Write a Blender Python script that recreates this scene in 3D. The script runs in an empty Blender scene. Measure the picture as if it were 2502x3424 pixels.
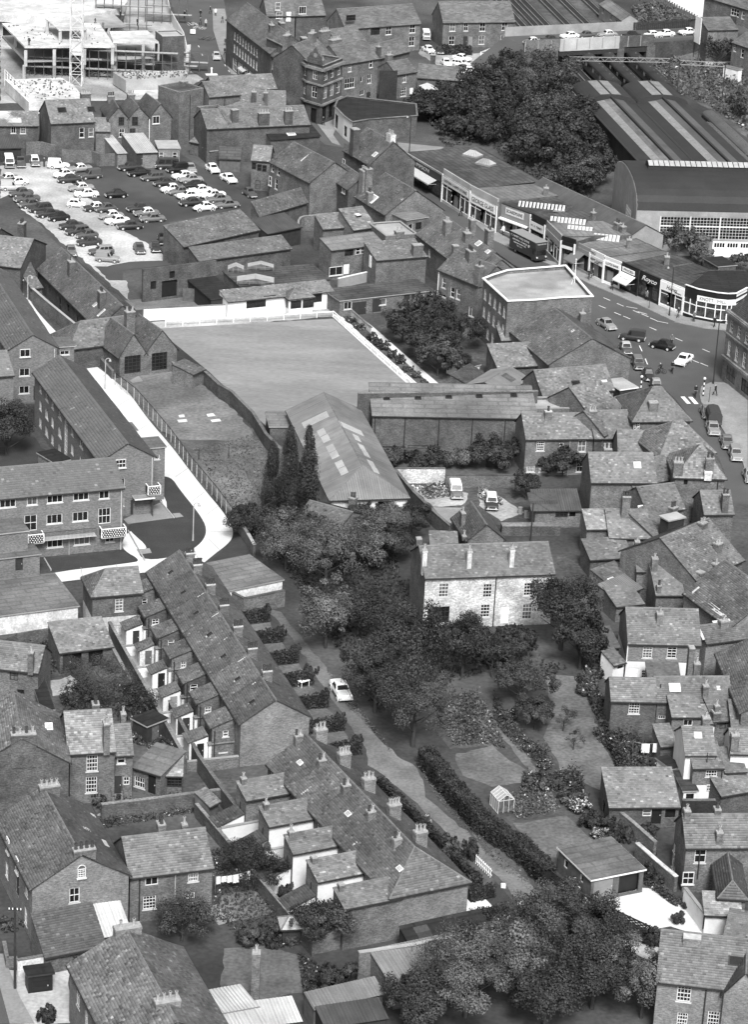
import bpy,bmesh,math,random
import numpy as np
from mathutils import Vector,Matrix
R=math.radians
sc=bpy.context.scene
C=sc.collection

# ---------------------------------------------------------------- camera, sky, sun, exposure
cd=bpy.data.cameras.new('camera');cam=bpy.data.objects.new('camera',cd);C.objects.link(cam)
cd.sensor_fit='VERTICAL';cd.angle=R(20.973);cd.clip_start=1;cd.clip_end=4000
cam.matrix_world=Matrix.Translation((0,0,131.14))@Matrix.Rotation(R(90-22.2896),4,'X')@Matrix.Rotation(R(3.0186),4,'Z')
sc.camera=cam
SUN_EL,SUN_AZ=48.0,172.0 # azimuth clockwise from +Y: behind the camera, a little to its right
world=bpy.data.worlds.new('World');sc.world=world;world.use_nodes=True
wn=world.node_tree.nodes;wl=world.node_tree.links
sky=wn.new('ShaderNodeTexSky');sky.sky_type='NISHITA';sky.sun_disc=False
sky.sun_elevation=R(SUN_EL);sky.sun_rotation=R(SUN_AZ);sky.air_density=1.0;sky.dust_density=4.0
bw=wn.new('ShaderNodeRGBToBW') # black-and-white film
wl.new(sky.outputs[0],bw.inputs[0]);wl.new(bw.outputs[0],wn['Background'].inputs[0])
wn['Background'].inputs[1].default_value=0.1
sd=bpy.data.lights.new('sun','SUN');sd.energy=2.25;sd.angle=R(15);sd.color=(1,1,1)
sun=bpy.data.objects.new('sun',sd);C.objects.link(sun)
_d=Vector((math.sin(R(SUN_AZ))*math.cos(R(SUN_EL)),math.cos(R(SUN_AZ))*math.cos(R(SUN_EL)),math.sin(R(SUN_EL))))
sun.rotation_euler=_d.to_track_quat('Z','Y').to_euler()
sc.view_settings.view_transform='Standard';sc.view_settings.look='None'
sc.view_settings.exposure=0.98;sc.view_settings.gamma=1.0;sc.view_settings.use_curve_mapping=False
sc.cycles.max_bounces=5;sc.cycles.diffuse_bounces=1;sc.cycles.transparent_max_bounces=6

# ---------------------------------------------------------------- materials (grey: the photograph is black and white)
MT={}
def mat(name,g,var=.25,scale=1.2,fine=.15,fscale=14.,rough=.85,tone=False,brick=0,bump=0.,spec=.3,uvs=False,patch=0.,stretch=None,bc=(.62,1.25,.95)):
 """grey base colour broken by two noises; 'tone' reads the per-face tone of slates and leaves; 'brick' adds courses"""
 if name in MT:return MT[name]
 m=bpy.data.materials.new(name);m.use_nodes=True;nt=m.node_tree;N=nt.nodes;K=nt.links
 b=N['Principled BSDF'];b.inputs['Roughness'].default_value=rough;b.inputs['Specular IOR Level'].default_value=spec
 tc=N.new('ShaderNodeTexCoord');geo=N.new('ShaderNodeNewGeometry')
 src=tc.outputs['UV']if uvs else geo.outputs['Position']
 if stretch:
  vm=N.new('ShaderNodeVectorMath');vm.operation='MULTIPLY';vm.inputs[1].default_value=stretch;K.new(src,vm.inputs[0]);src=vm.outputs[0]
 def noise(s,det=4.):
  n=N.new('ShaderNodeTexNoise');n.inputs['Scale'].default_value=s;n.inputs['Detail'].default_value=det
  K.new(src,n.inputs['Vector']);return n.outputs['Fac']
 def mr(o,a,c,lo=.25,hi=.75):
  r=N.new('ShaderNodeMapRange');r.inputs[1].default_value=lo;r.inputs[2].default_value=hi
  r.inputs[3].default_value=a;r.inputs[4].default_value=c;K.new(o,r.inputs[0]);return r.outputs[0]
 def mul(a,c):
  x=N.new('ShaderNodeMath');x.operation='MULTIPLY';K.new(a,x.inputs[0])
  if isinstance(c,float):x.inputs[1].default_value=c
  else:K.new(c,x.inputs[1])
  return x.outputs[0]
 v=mul(mr(noise(scale),1-var,1+var),g*1.0)
 if fine:v=mul(v,mr(noise(fscale,6.),1-fine,1+fine,.3,.7))
 if patch:
  v=mul(v,mr(noise(scale*.23,5.),1-patch,1+patch,.42,.58))
 if brick:
  t=N.new('ShaderNodeTexBrick');K.new(tc.outputs['UV'],t.inputs['Vector'])
  t.inputs['Scale'].default_value=1.;t.inputs['Brick Width'].default_value=.26*brick;t.inputs['Row Height'].default_value=.09*brick
  t.inputs['Mortar Size'].default_value=.012*brick;t.inputs['Color1'].default_value=(bc[0],)*3+(1,)
  t.inputs['Color2'].default_value=(bc[1],)*3+(1,);t.inputs['Mortar'].default_value=(bc[2],)*3+(1,)
  t.inputs['Bias'].default_value=-.1
  s=N.new('ShaderNodeSeparateColor');K.new(t.outputs['Color'],s.inputs[0]);v=mul(v,s.outputs[0])
 if tone:
  a=N.new('ShaderNodeAttribute');a.attribute_name='tone';v=mul(v,a.outputs['Fac'])
 cc=N.new('ShaderNodeCombineColor')
 for i in range(3):K.new(v,cc.inputs[i])
 K.new(cc.outputs[0],b.inputs['Base Color'])
 if bump:
  bp=N.new('ShaderNodeBump');bp.inputs['Strength'].default_value=bump;bp.inputs['Distance'].default_value=.05
  K.new(noise(fscale*.6),bp.inputs['Height']);K.new(bp.outputs[0],b.inputs['Normal'])
 MT[name]=m;return m
mat('brick',.135,.28,.9,.3,7.,.9,brick=1,patch=.12)
mat('brick_dark',.09,.3,.9,.3,7.,.9,brick=1,patch=.15)
mat('brick_pale',.19,.2,.8,.22,8.,.9,brick=1,patch=.1)
mat('brick_flats',.165,.12,.5,.16,8.,.9,brick=1)
mat('brick_black',.03,.3,.7,.2,7.,.9,brick=1)
mat('painted_brick',.5,.25,1.6,.3,6.,.9,brick=1,patch=.2)
mat('whitewash',.68,.12,.8,.05,6.,.8,patch=.05)
mat('limewash',.5,.3,1.1,.25,5.,.9,patch=.15)
mat('render_grey',.26,.15,.7,.1,5.,.9,patch=.1)
mat('stone',.17,.4,.5,.3,4.,.9,patch=.2)
mat('stone_dark',.07,.5,.5,.35,4.,.9,patch=.2)
mat('concrete',.36,.2,.4,.12,5.,.85,patch=.15)
mat('concrete_white',.5,.35,.5,.2,5.,.85,patch=.08)
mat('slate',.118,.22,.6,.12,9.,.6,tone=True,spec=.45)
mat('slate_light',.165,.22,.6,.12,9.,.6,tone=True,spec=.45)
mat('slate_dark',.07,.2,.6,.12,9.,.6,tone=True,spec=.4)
mat('tile_flats',.125,.1,.4,.1,9.,.75,tone=True)
mat('deck',.05,.2,1.,0,rough=.9)
mat('slate_far',.11,.25,.6,.25,5.,.7,brick=3.2,spec=.4,patch=.12)
mat('slate_far_dark',.07,.25,.6,.25,5.,.7,brick=3.2,spec=.4,patch=.12)
mat('felt',.07,.3,.5,.2,4.,.85,patch=.25,brick=11,bc=(.85,1.12,.6))
mat('felt_black',.024,.3,.5,.2,4.,.7,brick=11,bc=(.8,1.2,.6))
mat('felt_grey',.15,.28,.4,.2,4.,.85,patch=.2,brick=11,bc=(.88,1.1,.75))
mat('felt_pale',.3,.2,.5,.15,5.,.85,patch=.2)
mat('corrugated',.165,.22,.5,.12,8.,.7,tone=True,patch=.12)
mat('corrugated_dark',.06,.25,.5,.12,8.,.7,tone=True,patch=.12)
mat('corrugated_white',.4,.15,.7,.1,8.,.7,tone=True,patch=.12)
mat('shed_roof',.085,.12,.3,.15,3.,.7,patch=.1)
mat('shed_black',.03,.15,.3,.1,3.,.7)
mat('glazing_shed',.2,.3,.5,.3,3.,.4)
mat('glazing_pale',.36,.2,.8,.12,5.,.35)
mat('ridge_tile',.15,.3,2.,0,rough=.8)
mat('lead_pale',.45,.25,2.,0,rough=.6)
mat('white_paint',.8,.05,2.,0,rough=.5)
mat('cream_paint',.6,.08,2.,0,rough=.55)
mat('grey_paint',.22,.1,2.,0,rough=.6)
mat('dark_paint',.035,.2,2.,0,rough=.5)
mat('black_paint',.015,.2,2.,0,rough=.5)
mat('iron',.03,.2,2.,0,rough=.6)
mat('glass',.016,.5,.9,0,rough=.12,spec=.5)
mat('glass_curtain',.10,.7,2.2,0,rough=.3)
mat('shop_glass',.05,.9,1.6,.6,9.,rough=.15,spec=.5)
mat('stone_sill',.52,.12,2.,0,rough=.8)
mat('pot_pale',.3,.3,3.,0,rough=.8)
mat('pot_dark',.05,.3,3.,0,rough=.8)
mat('timber',.10,.3,2.,.2,12.,.85)
mat('timber_dark',.03,.3,2.,.2,12.,.85)
mat('timber_pale',.34,.2,2.,.15,12.,.8)
mat('bark',.045,.3,3.,.2,10.,.9)
mat('leaf',.053,.35,.5,0,rough=.6,tone=True,spec=.25)
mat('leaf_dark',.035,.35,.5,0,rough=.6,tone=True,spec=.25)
mat('leaf_light',.098,.3,.6,0,rough=.6,tone=True,spec=.25)
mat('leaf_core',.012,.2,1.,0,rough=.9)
mat('flower',.5,.3,2.,0,rough=.7,tone=True)
mat('asphalt',.082,.12,.25,.12,6.,.85,patch=.1)
mat('asphalt_dark',.06,.2,.2,.12,5.,.85,patch=.2)
mat('pavement',.24,.14,.5,.12,4.,.85,patch=.1)
mat('path_white',.62,.1,.3,.1,5.,.8,patch=.04)
mat('gravel',.30,.35,.22,.25,2.5,.9,patch=.25)
mat('gravel_pale',.38,.3,.2,.2,2.5,.9,patch=.22)
mat('earth',.07,.45,.4,.4,2.4,.95,patch=.25)
mat('lane',.135,.35,.3,.22,3.,.95,patch=.2)
mat('playground',.14,.3,.25,.3,2.2,.9,patch=.2)
mat('bowling_turf',.215,.14,.5,.16,4.,.9,bump=.15,patch=.09,stretch=(.3,1.1,1))
mat('lawn',.12,.3,.4,.3,2.6,.95,bump=.3,patch=.16)
mat('lawn_dark',.042,.2,.4,.16,5.,.95,bump=.2)
mat('rough_grass',.085,.4,.35,.3,3.,.95,bump=.3,patch=.25)
mat('ground',.06,.4,.12,.25,2.,.95,patch=.3)
mat('chrome',.55,.1,2.,0,rough=.25,spec=.6)
mat('rubber',.02,.2,2.,0,rough=.8)
mat('skin',.42,.05,3.,0,rough=.6)
for _i,_g in enumerate((.012,.035,.075,.14,.25,.42,.8)):
 mat('paint_%d'%_i,_g,.05,.5,0,rough=.28,spec=.5)
for _n,_g in(('cloth_black',.02),('cloth_dark',.05),('cloth_mid',.14),('cloth_pale',.45),('cloth_white',.8)):
 mat(_n,_g,.1,3.,0,rough=.85)

# ---------------------------------------------------------------- helpers
def link(o,parent=None):
 C.objects.link(o)
 if parent is not None:o.parent=parent
 return o
def tag(o,label=None,cat=None,group=None,kind=None):
 if label:o['label']=label
 if cat:o['category']=cat
 if group:o['group']=group
 if kind:o['kind']=kind
 return o
def empty(name,x,y,a=0.,z=0.):
 o=bpy.data.objects.new(name,None);o.empty_display_size=.5
 o.location=(x,y,z);o.rotation_euler=(0,0,a);return link(o)
class MB:
 """collects faces; build() links them as one mesh object"""
 def __init__(s):s.v=[];s.f=[];s.m=[];s.uv=[];s.tone=[]
 def poly(s,pts,m=0,uv=None,tone=1.):
  n=len(s.v);s.v.extend(tuple(p)for p in pts);s.f.append(tuple(range(n,n+len(pts))));s.m.append(m);s.tone.append(tone)
  s.uv.extend(uv if uv else[(p[0],p[1])for p in pts]if abs(pts[0][2]-pts[-1][2])+abs(pts[0][2]-pts[1][2])<1e-4 else[(p[0]+p[1],p[2])for p in pts])
 def box(s,x0,y0,z0,x1,y1,z1,m=0,tone=1.):
  a=[(x0,y0),(x1,y0),(x1,y1),(x0,y1)]
  for i in range(4):
   p,q=a[i],a[(i+1)%4];l=math.hypot(q[0]-p[0],q[1]-p[1])
   s.poly([(*p,z0),(*q,z0),(*q,z1),(*p,z1)],m,[(0,z0),(l,z0),(l,z1),(0,z1)],tone)
  s.poly([(*p,z1)for p in a],m,a,tone);s.poly([(*p,z0)for p in a[::-1]],m,a[::-1],tone)
 def bar(s,p,q,w,m=0,w2=None):
  p,q=Vector(p),Vector(q);d=(q-p).normalized();u=d.cross(Vector((0,0,1)))
  if u.length<1e-3:u=Vector((1,0,0))
  u.normalize();n=u.cross(d);w2=w2 or w;r=[]
  for c in(p,q):r.append([c+u*(i*w/2)+n*(j*w2/2)for i,j in((-1,-1),(1,-1),(1,1),(-1,1))])
  for i in range(4):s.poly([r[0][i],r[0][(i+1)%4],r[1][(i+1)%4],r[1][i]],m)
  s.poly(r[0][::-1],m);s.poly(r[1],m)
 def tube(s,p,q,r0,r1=None,n=8,m=0,cap=True):
  p,q=Vector(p),Vector(q);d=(q-p).normalized();u=d.cross(Vector((0,0,1)))
  if u.length<1e-3:u=Vector((1,0,0))
  u.normalize();w=u.cross(d);r1=r0 if r1 is None else r1
  A=[p+(u*math.cos(t)+w*math.sin(t))*r0 for t in[2*math.pi*i/n for i in range(n)]]
  B=[q+(u*math.cos(t)+w*math.sin(t))*r1 for t in[2*math.pi*i/n for i in range(n)]]
  for i in range(n):s.poly([A[i],A[(i+1)%n],B[(i+1)%n],B[i]],m)
  if cap:s.poly(A[::-1],m);s.poly(B,m)
 def mesh(s,name,mats,smooth=False):
  me=bpy.data.meshes.new(name);me.from_pydata(s.v,[],s.f)
  for k in mats:me.materials.append(MT[k])
  if len(mats)>1:me.polygons.foreach_set('material_index',s.m)
  uv=me.uv_layers.new(name='UVMap');uv.data.foreach_set('uv',np.array(s.uv,dtype=np.float32).ravel())
  at=me.attributes.new('tone','FLOAT','FACE');at.data.foreach_set('value',np.array(s.tone,dtype=np.float32))
  if smooth:me.polygons.foreach_set('use_smooth',[True]*len(s.f))
  me.validate();return me
 def build(s,name,mats,parent=None,smooth=False):
  return link(bpy.data.objects.new(name,s.mesh(name,mats if isinstance(mats,(list,tuple))else[mats],smooth)),parent)
def np_mesh(name,V,F,tone,mats,mi=None):
 """V (n,3), F (m,4) quads, tone (m,)"""
 me=bpy.data.meshes.new(name);nv,nf=len(V),len(F)
 me.vertices.add(nv);me.vertices.foreach_set('co',np.asarray(V,np.float32).ravel())
 me.loops.add(nf*4);me.loops.foreach_set('vertex_index',np.asarray(F,np.int32).ravel())
 me.polygons.add(nf);me.polygons.foreach_set('loop_start',np.arange(0,nf*4,4,dtype=np.int32))
 try:me.polygons.foreach_set('loop_total',np.full(nf,4,np.int32))
 except Exception:pass
 for k in mats:me.materials.append(MT[k])
 at=me.attributes.new('tone','FLOAT','FACE');at.data.foreach_set('value',np.asarray(tone,np.float32))
 if mi is not None:me.polygons.foreach_set('material_index',np.asarray(mi,np.int32))
 me.update(calc_edges=True);return me

# ---------------------------------------------------------------- slates, tiles, corrugated sheets as real pieces
rs=np.random.RandomState(5)
def lay_slates(slopes,w,e,lift,spread,patch):
 """slopes: list of (eL,eR,rR,rL). Returns one mesh worth of overlapping slates."""
 VV=[];TT=[]
 for eL,eR,rR,rL in slopes:
  eL,eR,rR,rL=[np.array(p,float)for p in(eL,eR,rR,rL)]
  u=eR-eL;Lw=np.linalg.norm(u)
  if Lw<.2:continue
  u/=Lw;t=rL-eL;v=t-u*(t@u);H=np.linalg.norm(v)
  if H<.15:continue
  v/=H;n=np.cross(u,v);a1=(rL-eL)@u;b1=(rR-eL)@u
  rows=max(1,int(round(H/e)));ee=H/rows
  big=.82+.36*rs.rand();ph=rs.rand(2)*6
  for r in range(rows):
   f0=r/rows;f1=(r+.5)/rows
   xl=a1*f1;xr=Lw+(b1-Lw)*f1
   if xr-xl<.08:continue
   k=int((xr-xl)/w)+2
   x0=xl-(w*.5 if r%2 else 0.)+np.arange(k)*w
   x1=np.minimum(x0+w*.985,xr);x0=np.maximum(x0,xl);ok=x1-x0>.04;x0=x0[ok];x1=x1[ok];k=len(x0)
   if not k:continue
   lf=lift*(.7+.6*rs.rand(k));y0=r*ee-.01*rs.rand(k);y1=(r+1)*ee+.02
   def P(x,y,z):return eL+np.outer(x,u)+np.outer(np.broadcast_to(y,x.shape),v)+np.outer(np.broadcast_to(z,x.shape),n)
   sg=.03*(1+np.sin(x0*.75+ph[0])*np.sin(r*.32+ph[1]));lf=lf+sg;up=.006+sg
   q=np.stack([P(x0,y0,lf),P(x1,y0,lf),P(x1,y1,up),P(x0,y1,up),P(x0,y0,-.05+0*x0),P(x1,y0,-.05+0*x1)],1)
   VV.append(q.reshape(-1,3))
   tn=1+spread*rs.randn(k)+patch*np.sin(x0*.9+ph[0]+r*.21)*np.sin(r*.3+ph[1]+x0*.17)
   tn*=np.where(rs.rand(k)<.22*spread,1.4+.5*rs.rand(k),1.);tn*=np.where(rs.rand(k)<.03,.7,1.)
   TT.append(np.clip(tn*big,.4,2.6))
 if not VV:return None
 V=np.concatenate(VV);T=np.concatenate(TT);k=len(T);b=np.arange(k)[:,None]*6
 F=np.concatenate([b+np.array([[0,1,2,3]]),b+np.array([[4,5,1,0]])])
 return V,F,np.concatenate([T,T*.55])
def lay_corrugated(slopes,pitch=.3,amp=.035):
 VV=[];FF=[];TT=[];n0=0
 for eL,eR,rR,rL in slopes:
  eL,eR,rR,rL=[np.array(p,float)for p in(eL,eR,rR,rL)]
  u=eR-eL;Lw=np.linalg.norm(u);u/=Lw;t=rL-eL;v=t-u*(t@u);H=np.linalg.norm(v);v/=H;n=np.cross(u,v)
  a1=(rL-eL)@u;b1=(rR-eL)@u
  k=max(2,int(Lw/pitch)*2)
  xs=np.linspace(0,Lw,k+1)
  for i in range(k):
   xa,xb=xs[i],xs[i+1]
   def top(x):
    y=H
    if a1>1e-6 and x<a1:y=min(y,H*x/a1)
    if b1<Lw-1e-6 and x>b1:y=min(y,H*(Lw-x)/(Lw-b1))
    return max(y,.01)
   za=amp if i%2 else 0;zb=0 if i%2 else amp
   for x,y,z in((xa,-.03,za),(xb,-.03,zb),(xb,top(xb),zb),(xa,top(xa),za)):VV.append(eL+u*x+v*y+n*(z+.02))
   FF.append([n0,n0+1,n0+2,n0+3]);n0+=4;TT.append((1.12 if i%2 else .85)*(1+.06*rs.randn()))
 return np.array(VV),np.array(FF),np.array(TT)

# ---------------------------------------------------------------- windows and doors
WC={}
def window_mesh(w,h,nx,ny,st):
 k=('w',w,h,nx,ny,st)
 if k not in WC:
  b=MB();fw=.075 if w>.5 else .05;bb=.045
  b.box(-w/2,-.01,-h/2,-w/2+fw,.08,h/2);b.box(w/2-fw,-.01,-h/2,w/2,.08,h/2)
  b.box(-w/2+fw,-.012,h/2-fw,w/2-fw,.08,h/2);b.box(-w/2+fw,-.012,-h/2,w/2-fw,.08,-h/2+fw)
  for i in range(1,nx):x=-w/2+w*i/nx;b.box(x-bb/2,.0,-h/2+fw,x+bb/2,.06,h/2-fw)
  for j in range(1,ny):
   z=-h/2+h*j/ny;t=bb*(1.5 if ny%2==0 and j==ny//2 else 1);b.box(-w/2+fw,-.004,z-t/2,w/2-fw,.058,z+t/2)
  if st=='a':
   n=8;ro=w/2;pts=[(-ro*math.cos(math.pi*i/n),h/2+ro*math.sin(math.pi*i/n))for i in range(n+1)]
   for i in range(n):
    p,q=pts[i],pts[i+1];b.bar((p[0],.03,p[1]),(q[0],.03,q[1]),.07)
  WC[k]=b.mesh('window',['dark_paint' if st=='k' else 'cream_paint'])
  p=MB();p.poly([(-w/2+.02,.045,-h/2+.02),(w/2-.02,.045,-h/2+.02),(w/2-.02,.045,h/2-.02),(-w/2+.02,.045,h/2-.02)])
  if st=='a':p.poly([(-w/2*math.cos(math.pi*i/8),.045,h/2-.02+w/2*math.sin(math.pi*i/8))for i in range(8,-1,-1)])
  WC[k+('p',)]=p.mesh('pane',['glass']);WC[k+('c',)]=p.mesh('pane',['glass_curtain'])
  s=MB();s.box(-w/2-.09,-.1,-h/2-.13,w/2+.09,.05,-h/2)
  WC[k+('s',)]=s.mesh('sill',['stone_sill'])
 return WC[k],WC[k+('p',)],WC[k+('c',)],WC[k+('s',)]
wr=random.Random(3)
def add_window(root,loc,ang,w,h,nx,ny,st,recess=.08):
 if st in 'do': # door leaf / dark opening
  b=MB()
  if st=='o':b.poly([(-w/2,.25,-h/2),(w/2,.25,-h/2),(w/2,.25,h/2),(-w/2,.25,h/2)])
  else:
   b.box(-w/2,.0,-h/2,w/2,.05,h/2)
   for j in(0,1):b.box(-w/2+.12,-.02,-h/2+.15+j*h*.47,w/2-.12,.0,-h/2+.1+h*.4+j*h*.47)
  col={0:'dark_paint',1:'white_paint',2:'grey_paint',3:'black_paint',4:'timber'}[nx]
  o=b.build('door' if st=='d' else 'opening',[col],root);o.location=loc;o.rotation_euler=(0,0,ang)
  if st=='d':
   k=MB();k.box(w/2-.16,-.05,-.06,w/2-.1,.0,.06);k.build('handle',['chrome'],o)
  return o
 a,p,c,s=window_mesh(w,h,nx,ny,st)
 o=link(bpy.data.objects.new('window',a),root);o.location=loc;o.rotation_euler=(0,0,ang)
 link(bpy.data.objects.new('pane',c if wr.random()<.3 else p),o)
 if st in 'sa':link(bpy.data.objects.new('sill',s),o)
 return o
POT={}
def pot_mesh(kind):
 if kind not in POT:
  b=MB();b.tube((0,0,0),(0,0,.1),.17,.15,8);b.tube((0,0,.1),(0,0,.5),.135,.11,8);b.tube((0,0,.5),(0,0,.6),.15,.15,8)
  b.tube((0,0,.601),(0,0,.605),.09,.09,8,1)
  POT[kind]=b.mesh('pot',[{'p':'pot_pale','d':'pot_dark'}.get(kind,'brick'),'black_paint'])
 return POT[kind]
def add_chimney(root,x,y,wx,wy,z0,z1,pots,pk='p',m='brick',cap='pot_pale',ang=0.):
 b=MB();X,Y=wx/2,wy/2
 b.box(-X,-Y,z0,X,Y,z1-.3);b.box(-X-.05,-Y-.05,z1-.3,X+.05,Y+.05,z1-.12);b.box(-X-.02,-Y-.02,z1-.12,X+.02,Y+.02,z1,1)
 o=b.build('chimney',[m,cap if pk!='n' else m],root);o.location=(x,y,0);o.rotation_euler=(0,0,ang)
 for i in range(pots):
  t=(i+.5)/pots-.5
  p=link(bpy.data.objects.new('pot',pot_mesh('d' if pk=='d' or(pk=='m' and i%2)else 'p')),o)
  p.location=(t*wx,0,z1)if wx>=wy else(0,t*wy,z1);s=.85+.3*wr.random();p.scale=(1.15,1.15,s)if pk=='d' else(1,1,s)
 return o

# ---------------------------------------------------------------- buildings
def wall_face(b,O,U,W,z0,z1,holes,m=0,rec=.14,off=0.):
 U=Vector((U[0],U[1],0));O=Vector((O[0],O[1],0));nrm=U.cross(Vector((0,0,1)))
 hs=[h for h in holes if h[0]>.02 and h[1]<W-.02 and h[2]>=z0-.001 and h[3]<z1-.02]
 us=sorted({0.,W,*[h[0]for h in hs],*[h[1]for h in hs]});zs=sorted({z0,z1,*[h[2]for h in hs],*[h[3]for h in hs]})
 P=lambda u,z,d=0.:O+U*u-nrm*d+Vector((0,0,z))
 for i in range(len(us)-1):
  for j in range(len(zs)-1):
   a,c,e,f=us[i],us[i+1],zs[j],zs[j+1];cu,cz=(a+c)/2,(e+f)/2
   if c-a<1e-4 or f-e<1e-4 or any(h[0]<cu<h[1]and h[2]<cz<h[3]for h in hs):continue
   b.poly([P(a,e),P(c,e),P(c,f),P(a,f)],m,[(a+off,e),(c+off,e),(c+off,f),(a+off,f)])
 for a,c,e,f in hs:
  for p,q in(((a,e),(a,f)),((c,f),(c,e)),((a,f),(c,f)),((c,e),(a,e))):
   b.poly([P(*p),P(*q),P(*q,rec),P(*p,rec)],m)
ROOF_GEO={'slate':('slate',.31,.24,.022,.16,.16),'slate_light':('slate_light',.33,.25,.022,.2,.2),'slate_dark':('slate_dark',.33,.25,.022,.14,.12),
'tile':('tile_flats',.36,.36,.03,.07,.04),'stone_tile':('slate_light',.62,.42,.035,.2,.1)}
FAR=520.;ROOTS={}
def wm(o):return Matrix.Translation(o.location)@Matrix.Rotation(o.rotation_euler.z,4,'Z')
def make_roof(root,kind,L,D,h,rise,rm,hl=0.,hr=0.,ov=.22,vo=.12,far=False,gutter=True,name='roof',ridge='ridge_tile',patches=()):
 """kind 'g' gable or hip with the ridge along x; 'm' single slope low at y=0"""
 S=[]
 if kind=='g':
  tn=rise/(D/2);e=h-ov*tn;xl=-(ov if hl else vo);xr=L+(ov if hr else vo);rl=hl if hl else-vo;rr=L-hr if hr else L+vo
  z=h+rise
  S.append([(xl,-ov,e),(xr,-ov,e),(rr,D/2,z),(rl,D/2,z)]);S.append([(xr,D+ov,e),(xl,D+ov,e),(rl,D/2,z),(rr,D/2,z)])
  if hl:S.append([(xl,D+ov,e),(xl,-ov,e),(rl,D/2,z),(rl,D/2,z)])
  if hr:S.append([(xr,-ov,e),(xr,D+ov,e),(rr,D/2,z),(rr,D/2,z)])
 else:
  tn=rise/D;S.append([(-vo,-ov,h-ov*tn),(L+vo,-ov,h-ov*tn),(L+vo,D,h+rise),(-vo,D,h+rise)])
 b=MB();up=Vector((0,0,.05));m0='deck'
 fm={'slate':'slate_far','slate_dark':'slate_far_dark','tile':'slate_far','slate_light':'slate_far','stone_tile':'slate_far'}.get(rm)
 geo=ROOF_GEO.get(rm)if not far else None;cor=rm.startswith('corrugated')
 if not geo and not cor:m0=fm or rm
 for s in S:
  P=[Vector(p)for p in s]
  if(P[2]-P[3]).length<1e-5:P=P[:3]
  u=(P[1]-P[0]).normalized();n=u.cross(P[-1]-P[0]).normalized();v=n.cross(u);T=[p+n*.05 for p in P];Bm=[p+n*.004 for p in P]
  b.poly(T,0,[((p-P[0]).dot(u),(p-P[0]).dot(v))for p in P]);b.poly(Bm[::-1],0)
  for i in range(len(P)):j=(i+1)%len(P);b.poly([Bm[i],Bm[j],T[j],T[i]],2 if i==0 else 0)
  if gutter:b.bar(P[0]+Vector((0,0,.0))-v*.06,P[1]-v*.06,.11,2)
 if kind=='g':
  b.tube((rl,D/2,z+.06),(rr,D/2,z+.06),.09,n=6,m=1)
  for cx,rx in((xl,rl),(xr,rr)):
   if(cx==xl and hl)or(cx==xr and hr):
    for cy in(-ov,D+ov):b.tube((cx,cy,e+.06),(rx,D/2,z+.06),.08,n=6,m=1)
 ro=b.build(name,[m0,ridge,'iron'],root)
 sl=[[tuple(Vector(p)+(Vector(s[1])-Vector(s[0])).cross(Vector(s[3])-Vector(s[0])).normalized()*.052)for p in s]for s in S]
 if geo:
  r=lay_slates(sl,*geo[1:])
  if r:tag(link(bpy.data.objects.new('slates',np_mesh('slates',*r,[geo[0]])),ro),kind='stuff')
 elif cor:
  r=lay_corrugated(sl);tag(link(bpy.data.objects.new('sheets',np_mesh('sheets',*r,[rm])),ro),kind='stuff')
 # roof lights and lead patches: (slope index, u, v, w, l, kind)
 for si,pu,pv,w,l,k in patches:
  s=[Vector(p)for p in S[si]];u=(s[1]-s[0]).normalized();n=u.cross(s[3]-s[0]).normalized();v=n.cross(u)
  o=s[0]+u*pu+v*pv+n*.06;q=MB();hh=.12 if k in 'sf' else .04
  c=[o-u*w/2-v*l/2,o+u*w/2-v*l/2,o+u*w/2+v*l/2,o-u*w/2+v*l/2];t=[p+n*hh for p in c]
  for i in range(4):j=(i+1)%4;q.poly([c[i],c[j],t[j],t[i]])
  q.poly(t);nm='skylight' if k in 'sf' else 'lead_patch'
  so=q.build(nm,[{'s':'white_paint','f':'iron','p':'lead_pale','w':'corrugated_white','d':'felt'}[k]],ro)
  if k in 'sf':
   g=MB();t2=[p+n*.012 for p in t];cc=sum(t2,Vector())/4;g.poly([cc+(p-cc)*.82 for p in t2]);g.build('pane',['glazing_pale' if k=='s' else 'glass'],so)
 return ro
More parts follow.
